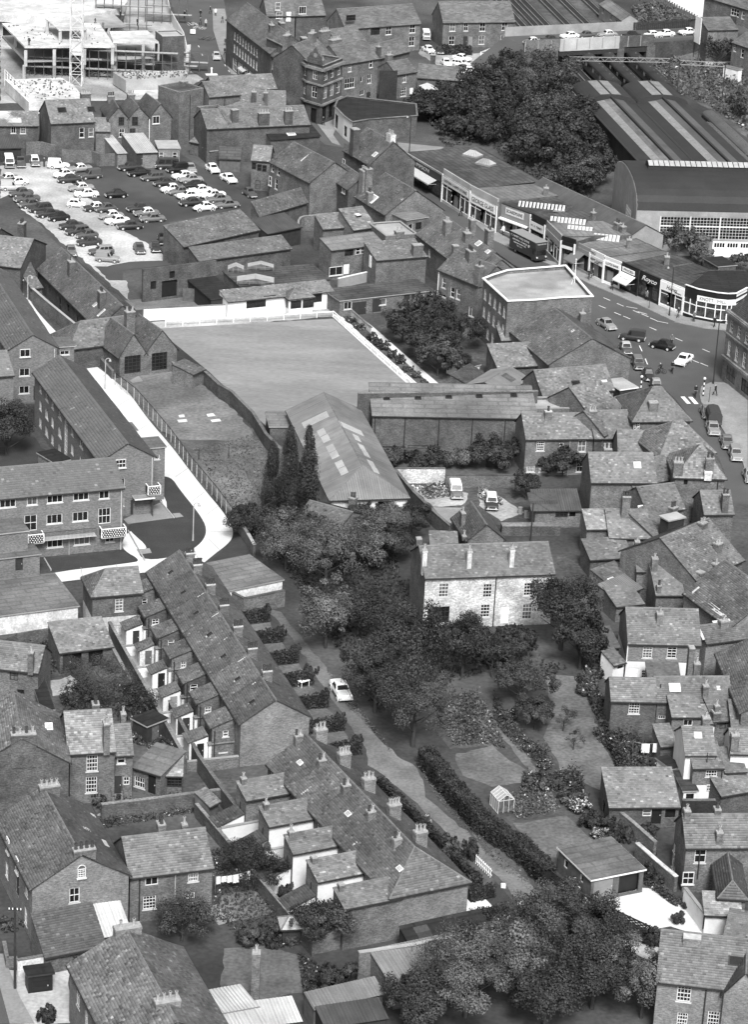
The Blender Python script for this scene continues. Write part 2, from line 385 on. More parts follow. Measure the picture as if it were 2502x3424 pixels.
def H(name,label,cat,x,y,a,L,D,h,kind,rise,wall,rm,wins=(),chs=(),**o):
 into=ROOTS.get(o.get('into'));root=empty(name,x,y,a,o.get('z',0.));far=(y>FAR)if 'far' not in o else o['far']
 FR={'F':((0,0),(1,0),L),'R':((L,0),(0,1),D),'B':((L,D),(-1,0),L),'L':((0,D),(0,-1),D)}
 hz={f:[]for f in 'FRBL'}
 for f,u,z,w,hh,nx,ny,st in wins:
  if st!='x':hz[f].append((u-w/2,u+w/2,max(0.02,z-hh/2),z+hh/2))
 b=MB();low=o.get('low');fmat=o.get('fmat',('',wall));zt={'F':h,'R':h,'B':h,'L':h}
 if kind=='m':zt['B']=h+rise
 if kind=='f':zt={f:h+rise for f in 'FRBL'}
 for i,f in enumerate('FRBL'):
  O,U,W=FR[f];skip=f in o.get('open','')
  if skip:continue
  if f in fmat[0]:wall_face(b,O,U,W,0.,zt[f],hz[f],2);continue
  if low and zt[f]>low[0]: # painted lower storey
   wall_face(b,O,U,W,0.,low[0],[q for q in hz[f]if q[3]<low[0]],1,off=i*3.3);wall_face(b,O,U,W,low[0],zt[f],[q for q in hz[f]if q[2]>=low[0]],0,off=i*3.3)
  else:wall_face(b,O,U,W,0.,zt[f],hz[f],0,off=i*3.3)
 gt=.03
 hl,hr=o.get('hl',0.),o.get('hr',0.)
 if kind=='g':
  for f,hp in(('R',hr),('L',hl)):
   if not hp:
    X=L if f=='R' else 0.;s=1 if f=='R' else-1
    pts=[(X,0,h),(X,D,h),(X,D/2,h+rise-gt)]
    if f=='L':pts=pts[::-1]
    b.poly(pts,0,[(p[1],p[2])for p in pts])
 if kind=='m':
  for X in(L,0.):
   pts=[(X,0,h),(X,D,h),(X,D,h+rise-gt)]
   if X==0:pts=pts[::-1]
   b.poly(pts,0,[(p[1],p[2])for p in pts])
 b.build('wall',[wall,low[1]if low else wall,fmat[1]],root)
 if kind in 'gm':
  make_roof(root,kind,L,D,h,rise,rm,hl,hr,o.get('ov',.22),o.get('vo',.12),far,o.get('gutter',True),ridge=o.get('ridge','ridge_tile'),patches=o.get('patches',()))
 elif kind=='f':
  r=MB();pw=.24 if rise>0 else-.15;zz=h+(.0 if rise>0 else .02)
  if rise>0:
   r.poly([(pw,pw,h),(L-pw,pw,h),(L-pw,D-pw,h),(pw,D-pw,h)]);
   for A in(((pw,D-pw),(pw,pw)),((L-pw,pw),(L-pw,D-pw)),((L-pw,D-pw),(pw,D-pw)),((pw,pw),(L-pw,pw))):
    p,q=A;r.poly([(*q,h),(*p,h),(*p,h+rise),(*q,h+rise)],2)
   t=h+rise;c=.03;e=o.get('cop',.1)
   for(x0,y0,x1,y1)in((-c,-c,L+c,pw+c),(-c,D-pw-c,L+c,D+c),(-c,pw+c,pw+c,D-pw-c),(L-pw-c,pw+c,L+c,D-pw-c)):r.box(x0,y0,t,x1,y1,t+e,1)
  else:
   r.box(-.18,-.18,h,L+.18,D+.18,h+.16,1);r.poly([(-.17,-.17,h+.165),(L+.17,-.17,h+.165),(L+.17,D+.17,h+.165),(-.17,D+.17,h+.165)])
  r.build('roof',[rm,o.get('coping','render_grey'),wall],root)
 for f,u,z,w,hh,nx,ny,st in wins:
  O,U,W=FR[f];ang=math.atan2(U[1],U[0]);d=Vector((U[0],U[1],0));nrm=d.cross(Vector((0,0,1)))
  zb=max(z-hh/2,.02);zc=(zb+z+hh/2)/2;hh=round(z+hh/2-zb,2)
  hole=(u-w/2>.02 and u+w/2<W-.02 and z+hh/2<zt[f]-.02 and st!='x' and not(low and zb<low[0]<zb+hh))
  p=Vector((O[0],O[1],0))+d*u+Vector((0,0,zc))-nrm*(.06 if hole else-.085)
  add_window(root,p,ang,round(w,2),hh,nx,ny,'s' if st=='x' else st)
 for c in chs:
  cx,cy,wx,wy,z1,n=c[:6];kw=c[6]if len(c)>6 else{}
  add_chimney(root,cx,cy,wx,wy,max(.5,h-.3)if not kw.get('z0')else kw['z0'],z1,n,kw.get('pk','p'),kw.get('m',wall if wall.startswith('brick')else 'brick'),kw.get('cap','pot_pale'))
 for f,u,z0,z1,m in o.get('pipes',()):
  O,U,W=FR[f];d=Vector((U[0],U[1],0));nrm=d.cross(Vector((0,0,1)));p=Vector((O[0],O[1],0))+d*u+nrm*.08
  q=MB();q.tube(p+Vector((0,0,z0)),p+Vector((0,0,z1)),.065,n=6);q.build('drainpipe',[m],root)
 if into is not None: # a wing, lean-to or bay: its parts belong to the house it is built on
  M=wm(into).inverted()@wm(root)
  for ch in list(root.children):ch.parent=into;ch.matrix_basis=M@ch.matrix_basis
  bpy.data.objects.remove(root);return into
 ROOTS[1]=root
 return tag(root,label,cat,o.get('group'))
# ---------------------------------------------------------------- ground sheets, walls, fences
SOFT=('lawn','lawn_dark','earth','gravel','gravel_pale','lane','rough_grass','playground')
def ragged(pts,step=1.1,j=.22):
 rr=random.Random(len(pts)*7+int(abs(pts[0][0])*10));out=[]
 for i in range(len(pts)):
  p,q=pts[i],pts[(i+1)%len(pts)];l=math.hypot(q[0]-p[0],q[1]-p[1]);n=max(1,min(60,int(l/step)))
  for k in range(n):out.append((p[0]+(q[0]-p[0])*k/n+rr.uniform(-j,j),p[1]+(q[1]-p[1])*k/n+rr.uniform(-j,j)))
 return out
def ground(name,pts,m,z,label=None,thick=0.,kerb=None,smooth=0):
 for _ in range(smooth):pts=[(p[0]*f+q[0]*(1-f),p[1]*f+q[1]*(1-f))for p,q in zip(pts,pts[1:]+pts[:1])for f in(.75,.25)]
 if not thick and not smooth and m in SOFT:pts=ragged(pts)
 b=MB();a=sum(pts[i][0]*pts[(i+1)%len(pts)][1]-pts[(i+1)%len(pts)][0]*pts[i][1]for i in range(len(pts)))
 if a<0:pts=pts[::-1]
 b.poly([(p[0],p[1],z+thick)for p in pts])
 if thick:
  for i in range(len(pts)):p,q=pts[i],pts[(i+1)%len(pts)];b.poly([(*p,z),(*q,z),(*q,z+thick),(*p,z+thick)],1)
 return tag(b.build(name,[m,kerb or m]),label,kind='structure')
def polyline_wall(name,label,pts,h,t,m,cop=None,cat='wall',group=None,h1=None,panels=0):
 b=MB();n=len(pts)-1;x0,y0=pts[0]
 for i in range(n):
  p=Vector((pts[i][0]-x0,pts[i][1]-y0,0));q=Vector((pts[i+1][0]-x0,pts[i+1][1]-y0,0));d=(q-p).normalized();w=Vector((d.y,-d.x,0))*t/2
  ha=h if h1 is None else h+(h1-h)*i/n;hb=h if h1 is None else h+(h1-h)*(i+1)/n
  if i<n-1:q2=q+d*(t*.3)
  else:q2=q
  l=(q2-p).length;Z=Vector((0,0,1));uv=[(0,0),(l,0),(l,hb),(0,ha)]
  A,B,Cc,Dd=p+w,q2+w,q2-w,p-w
  b.poly([A,B,B+Z*hb,A+Z*ha],0,uv);b.poly([Cc,Dd,Dd+Z*ha,Cc+Z*hb],0,uv);b.poly([B,Cc,Cc+Z*hb,B+Z*hb]);b.poly([Dd,A,A+Z*ha,Dd+Z*ha]);b.poly([A+Z*ha,B+Z*hb,Cc+Z*hb,Dd+Z*ha])
 root=tag(b.build(name,[m]),label,cat,group);root.location=(x0,y0,0)
 if cop:
  c=MB()
  for i in range(n):
   p=Vector((pts[i][0]-x0,pts[i][1]-y0,0));q=Vector((pts[i+1][0]-x0,pts[i+1][1]-y0,0))
   ha=h if h1 is None else h+(h1-h)*i/n;hb=h if h1 is None else h+(h1-h)*(i+1)/n
   c.bar(p+Vector((0,0,ha+.05)),q+Vector((0,0,hb+.05)),t+.1,0,.1)
  c.build('coping',[cop],root)
 return root
def walk(pts,step):
 out=[];carry=0.
 for(x0,y0),(x1,y1)in zip(pts,pts[1:]):
  l=math.hypot(x1-x0,y1-y0);s=carry
  while s<l:out.append((x0+(x1-x0)*s/l,y0+(y1-y0)*s/l));s+=step
  carry=s-l
 return out
def fence(name,label,pts,h,step,pm,rails,rm,pw=.1,mesh=None,cat='fence',rw=(.06,.12)):
 x0,y0=pts[0];root=tag(empty(name,x0,y0),label,cat)
 b=MB();b.box(-pw/2,-pw/2,0,pw/2,pw/2,h);pm_=b.mesh('post',[pm])
 for x,y in walk(pts,step):o=link(bpy.data.objects.new('post',pm_),root);o.location=(x-x0,y-y0,0)
 for z in rails:
  for p,q in zip(pts,pts[1:]):
   r=MB();r.bar((p[0]-x0,p[1]-y0,z),(q[0]-x0,q[1]-y0,z),rw[0],0,rw[1]);r.build('rail',[rm],root)
 if mesh: # chain link: fine wires too small to pick apart
  r=MB()
  for p,q in zip(pts,pts[1:]):
   P=Vector((p[0]-x0,p[1]-y0,0));Q=Vector((q[0]-x0,q[1]-y0,0));l=(Q-P).length;d=(Q-P)/l;k=int(l/mesh)
   for i in range(k):
    for sg in(0,1):
     a=P+d*(i*mesh)+Vector((0,0,.05 if sg else h-.05));c=P+d*min(l,i*mesh+h)+Vector((0,0,h-.05 if sg else .05));r.bar(a,c,.012)
  tag(r.build('chain_link',['iron'],root),kind='stuff')
 return root

# ---------------------------------------------------------------- trees, hedges, scrub
def leaves(cent,size,rng,nrm=None,tones=None,flat=.34):
 n=len(cent);a=rng.randn(n,3)
 if nrm is not None:a=np.cross(nrm*(1-flat)+flat*rng.randn(n,3),rng.randn(n,3))
 a/=np.linalg.norm(a,axis=1)[:,None]+1e-9;b=rng.randn(n,3)
 if nrm is not None:b=np.cross(nrm*(1-flat)*2+flat*rng.randn(n,3),a)
 b-=a*(a*b).sum(1)[:,None];b/=np.linalg.norm(b,axis=1)[:,None]+1e-9
 s=(size*(.6+.8*rng.rand(n)))[:,None]/2;a=a*s*1.25;b=b*s*.85
 V=np.stack([cent-a,cent-b*.9,cent+a,cent+b*.9],1).reshape(-1,3)
 F=np.arange(n*4).reshape(-1,4);return V,F,(tones if tones is not None else np.ones(n))*(.85+.3*rng.rand(n))
def crown_pts(rng,n_cl,per,rx,rz,zc,shape='round',ry=None):
 """uneven crown: boughs of different size reach out of a lumpy outline and leave gaps"""
 ry=ry or rx;CC=[];TT=[];NN=[];lob=rng.randn(9,3);lob/=np.linalg.norm(lob,axis=1)[:,None];lw=.1+.3*rng.rand(9)*np.where(rng.rand(9)<.35,-1,1)
 for i in range(n_cl):
  d=rng.randn(3);d/=np.linalg.norm(d);rr=.4+.6*rng.rand()**.55
  if shape=='round' and d[2]<-.3:d[2]*=-.6
  out=.86+(lw*np.clip(lob@d,0,1)**3).sum()
  if shape=='poplar':
   t=rng.rand();prof=(1-t)**.55*min(1,.45+2.2*t)*1.15
   c=np.array([d[0]*rx*prof*.62,d[1]*rx*prof*.62,zc+(t-.5)*2*rz]);cr=rx*.5*(.35+prof*.65)*(.7+.6*rng.rand())
  else:
   c=np.array([d[0]*rx*rr*out,d[1]*ry*rr*out,zc+d[2]*rz*rr*out]);cr=(rx+ry+rz)/3*(.1+.26*rng.rand()**1.5)
  k=max(20,int(per*(cr/((rx+ry+rz)/3*.23))**1.6))if shape!='poplar' else per
  p=rng.randn(k,3);p/=np.linalg.norm(p,axis=1)[:,None];rad=(.35+.75*rng.rand(k)**.6)[:,None];ax=rng.rand(3)*.7+.65
  if shape=='poplar':ax=np.array([.7,.7,1.7])
  CC.append(c+p*ax*cr*rad);NN.append(p*.6+d*.4);TT.append(np.full(k,.6+.75*rng.rand()))
 return np.concatenate(CC),np.concatenate(NN),np.concatenate(TT)
def tree(name,label,x,y,h,r,seed,m='leaf',shape='round',n_cl=46,per=120,ls=.34,trunk=True,cat='tree',group=None,base=None,bare=False,ry=None,rot=0.):
 rng=np.random.RandomState(seed);root=tag(empty(name,x,y,rot),label,cat,group)
 zb=base if base is not None else h*.22;rz=(h-zb)/2;zc=zb+rz
 vr=.72+.5*rng.rand();ls*=vr;per=int(per/vr)
 P,Nn,T=crown_pts(rng,int(n_cl*1.1),int(per*(1.9 if y<330 else 1.4)),r,rz,zc,shape,ry)
 ok=P[:,2]>.05;P,Nn,T=P[ok],Nn[ok],T[ok]
 V,F,t=leaves(P,ls*(.58 if y<330 else .7),rng,Nn,T);link(bpy.data.objects.new('crown',np_mesh('crown',V,F,t,[m])),root)
 if trunk:
  b=MB();tr=max(.06,h*.022)
  b.tube((0,0,0),(0,0,zb+rz*.5),tr*1.3,tr*.7,8);top=zb+rz*(1.6 if shape=='poplar' else .9);b.tube((0,0,zb+rz*.5),(.1,.05,top),tr*.7,tr*.2,7)
  for i in range(9):
   an=i*2.4+seed;z0=zb*.75+rz*(.1+.09*i);ln=r*(.8-.03*i)*(.5 if shape=='poplar' else 1)
   b.tube((0,0,z0),(math.cos(an)*ln,math.sin(an)*ln,z0+ln*.75),tr*.45,tr*.1,5)
  b.build('trunk',['bark'],root)
 return root
def hedge(name,label,pts,w,h,m='leaf_dark',dens=70,ls=.2,group=None,seed=1,flowers=0):
 rng=np.random.RandomState(seed);x0,y0=pts[0];root=tag(empty(name,x0,y0),label,'hedge',group);P=[];N=[]
 core=MB()
 for p,q in zip(pts,pts[1:]):
  d=np.array([q[0]-p[0],q[1]-p[1]]);l=np.linalg.norm(d);d/=l;nn=np.array([d[1],-d[0]]);o=np.array([p[0]-x0,p[1]-y0])
  k=int(dens*l*(w+2*h));s=rng.rand(k)*(w+2*h);t=rng.rand(k)*(l+w*.5)-w*.25
  side=np.where(s<h,-1,np.where(s<h+w,0,1));off=np.where(side==0,s-h-w/2,side*w/2);z=np.where(side==0,h,np.where(side<0,s,s-h-w))
  bul=1+.13*np.sin(t*2.1)+.1*np.sin(t*5.3+1);off=off*bul+rng.randn(k)*.06;z=z*(1+.05*np.sin(t*1.7+2))+rng.randn(k)*.06
  xy=o+np.outer(t,d)+np.outer(off,nn);P.append(np.column_stack([xy,np.maximum(z,.03)]))
  N.append(np.column_stack([np.outer(side,nn)+0,(side==0)*1.]))
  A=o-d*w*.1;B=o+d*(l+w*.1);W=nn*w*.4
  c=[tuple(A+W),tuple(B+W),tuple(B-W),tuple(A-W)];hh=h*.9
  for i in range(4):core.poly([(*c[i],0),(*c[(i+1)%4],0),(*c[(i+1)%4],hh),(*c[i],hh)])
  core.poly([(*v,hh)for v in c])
 P=np.concatenate(P);N=np.concatenate(N);T=.8+.4*np.sin(P[:,0]*1.3+P[:,1])**2
 V,F,t=leaves(P,ls,rng,N,T);link(bpy.data.objects.new('foliage',np_mesh('foliage',V,F,t,[m])),root);core.build('shade_core',['leaf_core'],root)  # solid near-black box behind the leaves, its colour standing in for inner shade
 return root
BM={}
def bush(name,label,x,y,r,h,m='leaf',seed=0,group=None,cat='bush',flowers=0):
 """a low plant: stems and a ball of small leaves, some with pale flowers"""
 k=(m,seed%4,flowers)
 if k not in BM:
  rng=np.random.RandomState(40+seed%4);P,Nn,T=crown_pts(rng,34,90,.8,.46,.46,'bush');P[:,2]=np.clip(P[:,2],.02,None)
  V,F,t=leaves(P,.16,rng,Nn,T);mi=(rng.rand(len(F))<flowers).astype(int)
  s=MB()
  for i in range(6):s.tube((0,0,0),(.5*math.cos(i),.5*math.sin(i),.6),.03,.01,5)
  BM[k]=(np_mesh('foliage',V,F,t,[m,'flower'],mi),s.mesh('stem',['bark']))
 root=tag(empty(name,x,y,seed*1.7),label,cat,group)
 for nm,me in zip(('foliage','stem'),BM[k]):o=link(bpy.data.objects.new(nm,me),root);o.scale=(r,r,h)
 return root
def scatter(name,label,polys,n,h,ls,m='leaf',seed=0,flowers=0.,z0=0.):
 """ground cover nobody could count"""
 rng=np.random.RandomState(seed);P=[]
 for pts in polys:
  a=np.array(pts);lo,hi=a.min(0),a.max(0);q=lo+rng.rand(n*3,2)*(hi-lo);ins=np.zeros(len(q),bool);j=len(a)-1
  for i in range(len(a)):
   c=((a[i,1]>q[:,1])!=(a[j,1]>q[:,1]))&(q[:,0]<(a[j,0]-a[i,0])*(q[:,1]-a[i,1])/(a[j,1]-a[i,1]+1e-12)+a[i,0]);ins^=c;j=i
  q=q[ins][:n];cl=.5+.5*np.sin(q[:,0]*.9+seed)*np.sin(q[:,1]*.7+2*seed);z=np.abs(rng.randn(len(q)))*h*.5*(.3+cl);P.append(np.column_stack([q,z+.02+z0]))
 P=np.concatenate(P);c=P.mean(0);c[2]=0;P=P-c
 V,F,t=leaves(P,ls,rng,None,.7+.5*np.sin(P[:,0]*.8)**2);mi=(rng.rand(len(F))<flowers).astype(int)
 o=link(bpy.data.objects.new(name,np_mesh(name,V,F,t,[m,'flower'],mi)));o.location=c;return tag(o,label,kind='stuff')

# ---------------------------------------------------------------- vehicles
def loft(b,secs,m=0):
 for A,B in zip(secs,secs[1:]):
  n=len(A)
  for i in range(n):j=(i+1)%n;b.poly([A[i],A[j],B[j],B[i]],m)
 b.poly(secs[0][::-1],m);b.poly(secs[-1],m)
def ring(x,hw,zb,zt,tf=.86,cr=.03):
 h=[(0,zb),(hw*.84,zb),(hw*.98,zb+(zt-zb)*.3),(hw,zb+(zt-zb)*.6),(hw*tf,zt),(hw*.45,zt+cr),(0,zt+cr*1.4)]
 return[(x,y,z)for y,z in h]+[(x,-y,z)for y,z in h[-2:0:-1]]
CARS={ # L, body sections (x,hw,zb,zt), cabin bottom (x0,x1,hw,z), cabin top (x0,x1,hw,z), wheel x, wheel r
'saloon':([(-2.1,.62,.42,.7),(-2.02,.73,.32,.86),(-1.2,.79,.24,.93),(0,.8,.22,.93),(1.05,.78,.24,.9),(1.85,.72,.32,.82),(2.02,.6,.42,.68)],(-1.25,.8,.73,.9),(-.85,.3,.58,1.42),(-1.25,1.27),.31),
'finned':([(-2.2,.66,.45,.84),(-2.1,.78,.32,.9),(-1.2,.82,.24,.9),(0,.83,.22,.91),(1.15,.82,.24,.9),(1.95,.78,.32,.86),(2.15,.68,.45,.72)],(-1.1,.85,.76,.9),(-.75,.35,.62,1.4),(-1.35,1.35),.32),
'estate':([(-2.05,.64,.36,.8),(-1.98,.74,.3,.9),(-1.2,.78,.24,.93),(0,.8,.22,.93),(1.05,.78,.24,.9),(1.85,.72,.32,.82),(2.0,.6,.42,.68)],(-1.95,.8,.73,.9),(-1.7,.3,.6,1.44),(-1.25,1.25),.31),
'minor':([(-1.88,.5,.4,.62),(-1.75,.66,.3,.82),(-1.2,.76,.24,.95),(0,.77,.22,.98),(.8,.72,.24,.95),(1.5,.62,.3,.86),(1.82,.48,.4,.7)],(-1.3,.7,.68,.92),(-.8,.28,.54,1.48),(-1.15,1.15),.31),
'beetle':([(-2.0,.4,.38,.5),(-1.85,.56,.3,.72),(-1.45,.68,.26,.95),(-.9,.74,.24,1.05),(0,.77,.24,1.0),(.7,.74,.24,.95),(1.3,.66,.27,.84),(1.8,.52,.32,.64),(1.98,.4,.4,.5)],(-1.35,.62,.66,.95),(-.6,.3,.5,1.5),(-1.2,1.2),.34),
'mini':([(-1.5,.58,.32,.68),(-1.44,.66,.26,.84),(-.8,.7,.22,.88),(0,.7,.2,.88),(.7,.7,.22,.86),(1.4,.66,.28,.78),(1.52,.58,.34,.66)],(-1.35,.72,.64,.86),(-1.0,.38,.54,1.34),(-1.0,1.05),.26),
'van':([(-1.95,.68,.34,.9),(-1.9,.74,.28,1.0),(-1.0,.78,.24,1.0),(0,.78,.22,1.0),(.9,.74,.24,.98),(1.6,.66,.3,.88),(1.85,.52,.4,.7)],(-1.93,.75,.74,.96),(-1.88,.3,.68,1.7),(-1.15,1.2),.32),
'minibus':([(-2.1,.78,.34,.95),(-2.05,.84,.28,1.05),(-1,.86,.26,1.1),(1,.86,.26,1.1),(1.9,.84,.28,1.02),(2.05,.78,.36,.9)],(-2.06,1.95,.84,1.06),(-1.95,1.55,.74,1.95),(-1.25,1.25),.33),
'pickup':([(-2.3,.78,.5,1.0),(-2.2,.82,.4,1.0),(-.2,.84,.36,1.0),(.9,.78,.34,1.05),(1.8,.7,.4,.98),(2.05,.56,.5,.8)],(-.35,.85,.74,1.0),(-.25,.45,.64,1.62),(-1.4,1.3),.36)}
CM={}
def car_parts(kind,tone,roof=None):
 k=(kind,tone,roof)
 if k in CM:return CM[k]
 secs,cb,ct,wx,wr_=CARS[kind];out=[];P='paint_%d'%tone;PR='paint_%d'%(tone if roof is None else roof)
 b=MB();loft(b,[ring(*s)for s in secs])
 for x in wx:
  for s in(-1,1):b.tube((x,s*(secs[3][1]-.12),wr_+.02),(x,s*(secs[3][1]+.02),wr_+.02),wr_+.1,n=12,m=0)
 out.append(('body',b.mesh('body',[P],True),None))
 def fr(q,c):
  x0,x1,hw,z=q;return[(x0+c,-hw,z),(x1-c,-hw,z),(x1,-hw+c,z),(x1,hw-c,z),(x1-c,hw,z),(x0+c,hw,z),(x0,hw-c,z),(x0,-hw+c,z)]
 r=MB();mid=tuple(ct[i]*.92+cb[i]*.08 for i in range(4))
 loft(r,[fr(cb,.12),fr(mid,.12),fr(ct,.14),fr((ct[0]+.16,ct[1]-.14,ct[2]-.14,ct[3]+.045),.14),fr((ct[0]+.4,ct[1]-.35,max(.1,ct[2]-.38),ct[3]+.06),.08)])
 out.append(('cabin',r.mesh('cabin',[PR],True),None))
 def lerp(t):return[cb[i]+(ct[i]-cb[i])*t for i in range(4)]
 lo,hi=lerp(.14),lerp(.9);e=.018;g=MB();y0,y1=lo[2]-.13,hi[2]-.1
 g.poly([(lo[1]+e,-y0,lo[3]),(lo[1]+e,y0,lo[3]),(hi[1]+e,y1,hi[3]),(hi[1]+e,-y1,hi[3])]);out.append(('windscreen',g.mesh('windscreen',['glass']),None))
 g=MB();g.poly([(lo[0]-e,y0,lo[3]),(lo[0]-e,-y0,lo[3]),(hi[0]-e,-y1,hi[3]),(hi[0]-e,y1,hi[3])]);out.append(('rear_window',g.mesh('rear_window',['glass']),None))
 n=1 if kind=='van' else 3 if kind in('estate','minibus')else 2
 for s in(-1,1):
  for i in range(n):
   A=[lo[0]+.12,lo[1]-.15,hi[0]+.12,hi[1]-.13]
   if kind=='van':A[0]=A[2]=.05
   f0,f1=i/n+.025,(i+1)/n-.025;g=MB();xa=lambda q,f:A[q]+(A[q+1]-A[q])*f
   p=[(xa(0,f0),s*(lo[2]+e),lo[3]),(xa(0,f1),s*(lo[2]+e),lo[3]),(xa(2,f1),s*(hi[2]+e),hi[3]),(xa(2,f0),s*(hi[2]+e),hi[3])]
   g.poly(p if s<0 else p[::-1]);out.append(('side_window',g.mesh('side_window',['glass']),None))
 if 'tyre' not in CM:
  t=MB();t.tube((0,-.08,0),(0,.08,0),1.,n=14);CM['tyre']=t.mesh('wheel',['rubber']);t=MB();t.tube((0,-.1,0),(0,.1,0),.55,n=10);CM['hub']=t.mesh('hubcap',['chrome'])
 for x in wx:
  for s in(-1,1):out.append(('wheel',CM['tyre'],(x,s*(secs[3][1]-.03),wr_,wr_)))
 for x,nm in((secs[0][0]-.04,'bumper'),(secs[-1][0]+.04,'bumper')):
  g=MB();hw=secs[1][1];g.box(x-.05,-hw,.4,x+.05,hw,.5);out.append((nm,g.mesh('bumper',['chrome']),None))
 xf=secs[-1][0];zf=secs[-1][3];hw=secs[-1][1]
 for s in(-1,1):g=MB();g.tube((xf-.1,s*(hw-.1),zf-.1),(xf+.05,s*(hw-.1),zf-.1),.1,n=8);out.append(('headlight',g.mesh('headlight',['chrome']),None))
 CM[k]=out;return out
def car(label,x,y,a,kind,tone,roof=None,group=None,z=0.,name=None,cat=None):
 nm=name or{'van':'van','minibus':'minibus','pickup':'pickup_truck','estate':'estate_car'}.get(kind,'parked_car')
 root=tag(empty(nm,x,y,a,z),label,cat or{'van':'van','minibus':'van','pickup':'truck'}.get(kind,'car'),group)
 for pn,me,w in car_parts(kind,tone,roof):
  o=link(bpy.data.objects.new(pn,me),root)
  if w:o.location=w[:3];o.scale=(w[3],1,w[3]);hcap=link(bpy.data.objects.new('hubcap',CM['hub']),o)
 return root

# ---------------------------------------------------------------- people (one continuous skinned figure per pose)
POSE={}
def person_mesh(pose,top,leg,hat=False):
 k=(pose,top,leg)
 if k in POSE:return POSE[k]
 J=[(0,0,.95,.14),(0,0,1.18,.13),(0,0,1.4,.15),(0,0,1.53,.06),(.02,0,1.66,.10),(.02,0,1.76,.07)];E=[(0,1),(1,2),(2,3),(3,4),(4,5)]
 st={'walk':.28,'stand':.03,'ride':.0}[pose]
 def chain(root,pts):
  r=root
  for p in pts:J.append(p);E.append((r,len(J)-1));r=len(J)-1
 for s in(-1,1):
  f=st*s
  if pose=='ride':chain(0,[(.1,s*.1,.9,.1),(.42-.1*s,s*.11,.72+.1*s,.075),(.22-.08*s,s*.1,.34+.12*s,.05),(.34-.08*s,s*.1,.28+.12*s,.04)])
  else:chain(0,[(.0,s*.1,.88,.1),(f*.55+.04,s*.1,.5,.075),(f,s*.1,.09,.05),(f+.15,s*.1,.05,.04)])
  if pose=='ride':chain(2,[(0,s*.2,1.38,.07),(.22,s*.24,1.18,.05),(.46,s*.2,1.1,.04),(.54,s*.2,1.08,.035)])
  else:chain(2,[(0,s*.2,1.38,.07),(-f*.3,s*.25,1.12,.05),(-f*.6+.06,s*.25,.88,.04),(-f*.6+.1,s*.24,.78,.035)])
 if pose=='ride':
  for i,p in enumerate(J):
   if i in(2,3,4,5):J[i]=(p[0]+.12+.06*(i-2),p[1],p[2]-.04,p[3])
   elif i==1:J[i]=(p[0]+.06,p[1],p[2],p[3])
 me=bpy.data.meshes.new('person');me.from_pydata([j[:3]for j in J],E,[]);ob=bpy.data.objects.new('person_build',me);C.objects.link(ob)
 sk=ob.modifiers.new('skin','SKIN');me.skin_vertices[0].data[0].use_root=True
 for i,j in enumerate(J):me.skin_vertices[0].data[i].radius=(j[3],j[3])
 su=ob.modifiers.new('sub','SUBSURF');su.levels=1;su.render_levels=1
 dg=bpy.context.evaluated_depsgraph_get();out=bpy.data.meshes.new_from_object(ob.evaluated_get(dg));bpy.data.objects.remove(ob)
 out.materials.clear()
 for m in(top,leg,'skin','black_paint'):out.materials.append(MT[m])
 for p in out.polygons:
  c=p.center;p.use_smooth=True
  p.material_index=3 if c.z>1.7 or c.z<.1 else 2 if c.z>1.5 or(abs(c.y)>.17 and c.z<.84 and pose!='ride')else 0 if c.z>(.72 if pose!='ride' else .95)else 1
 POSE[k]=out;return out
def person(label,x,y,a,pose='walk',top='cloth_dark',leg='cloth_black',z=0.,group=None,s=1.):
 o=link(bpy.data.objects.new('person',person_mesh(pose,top,leg)));o.location=(x,y,z);o.rotation_euler=(0,0,a);o.scale=(s,s,s)
 return tag(o,label,'person',group)
def bicycle(label,x,y,a):
 root=tag(empty('bicycle',x,y,a),label,'bicycle')
 for wx in(-.5,.55):
  w=MB();n=16
  for i in range(n):t0,t1=2*math.pi*i/n,2*math.pi*(i+1)/n;w.bar((wx+.33*math.cos(t0),0,.34+.33*math.sin(t0)),(wx+.33*math.cos(t1),0,.34+.33*math.sin(t1)),.04)
  for i in range(4):t=math.pi*i/4;w.bar((wx+.32*math.cos(t),0,.34+.32*math.sin(t)),(wx-.32*math.cos(t),0,.34-.32*math.sin(t)),.012)
  w.build('wheel',['rubber'],root)
 f=MB()
 for p,q in(((-.5,0,.34),(-.1,0,.3)),((-.1,0,.3),(-.18,0,.85)),((-.18,0,.82),(.4,0,.85)),((-.1,0,.3),(.4,0,.8)),((-.5,0,.34),(-.18,0,.8)),((.38,0,.95),(.55,0,.34))):f.bar(p,q,.035)
 f.build('frame',['iron'],root);h=MB();h.bar((.36,-.25,.98),(.36,.25,.98),.03);h.build('handlebar',['chrome'],root);s=MB();s.box(-.3,-.08,.86,-.05,.08,.92);s.build('saddle',['black_paint'],root)
 return root

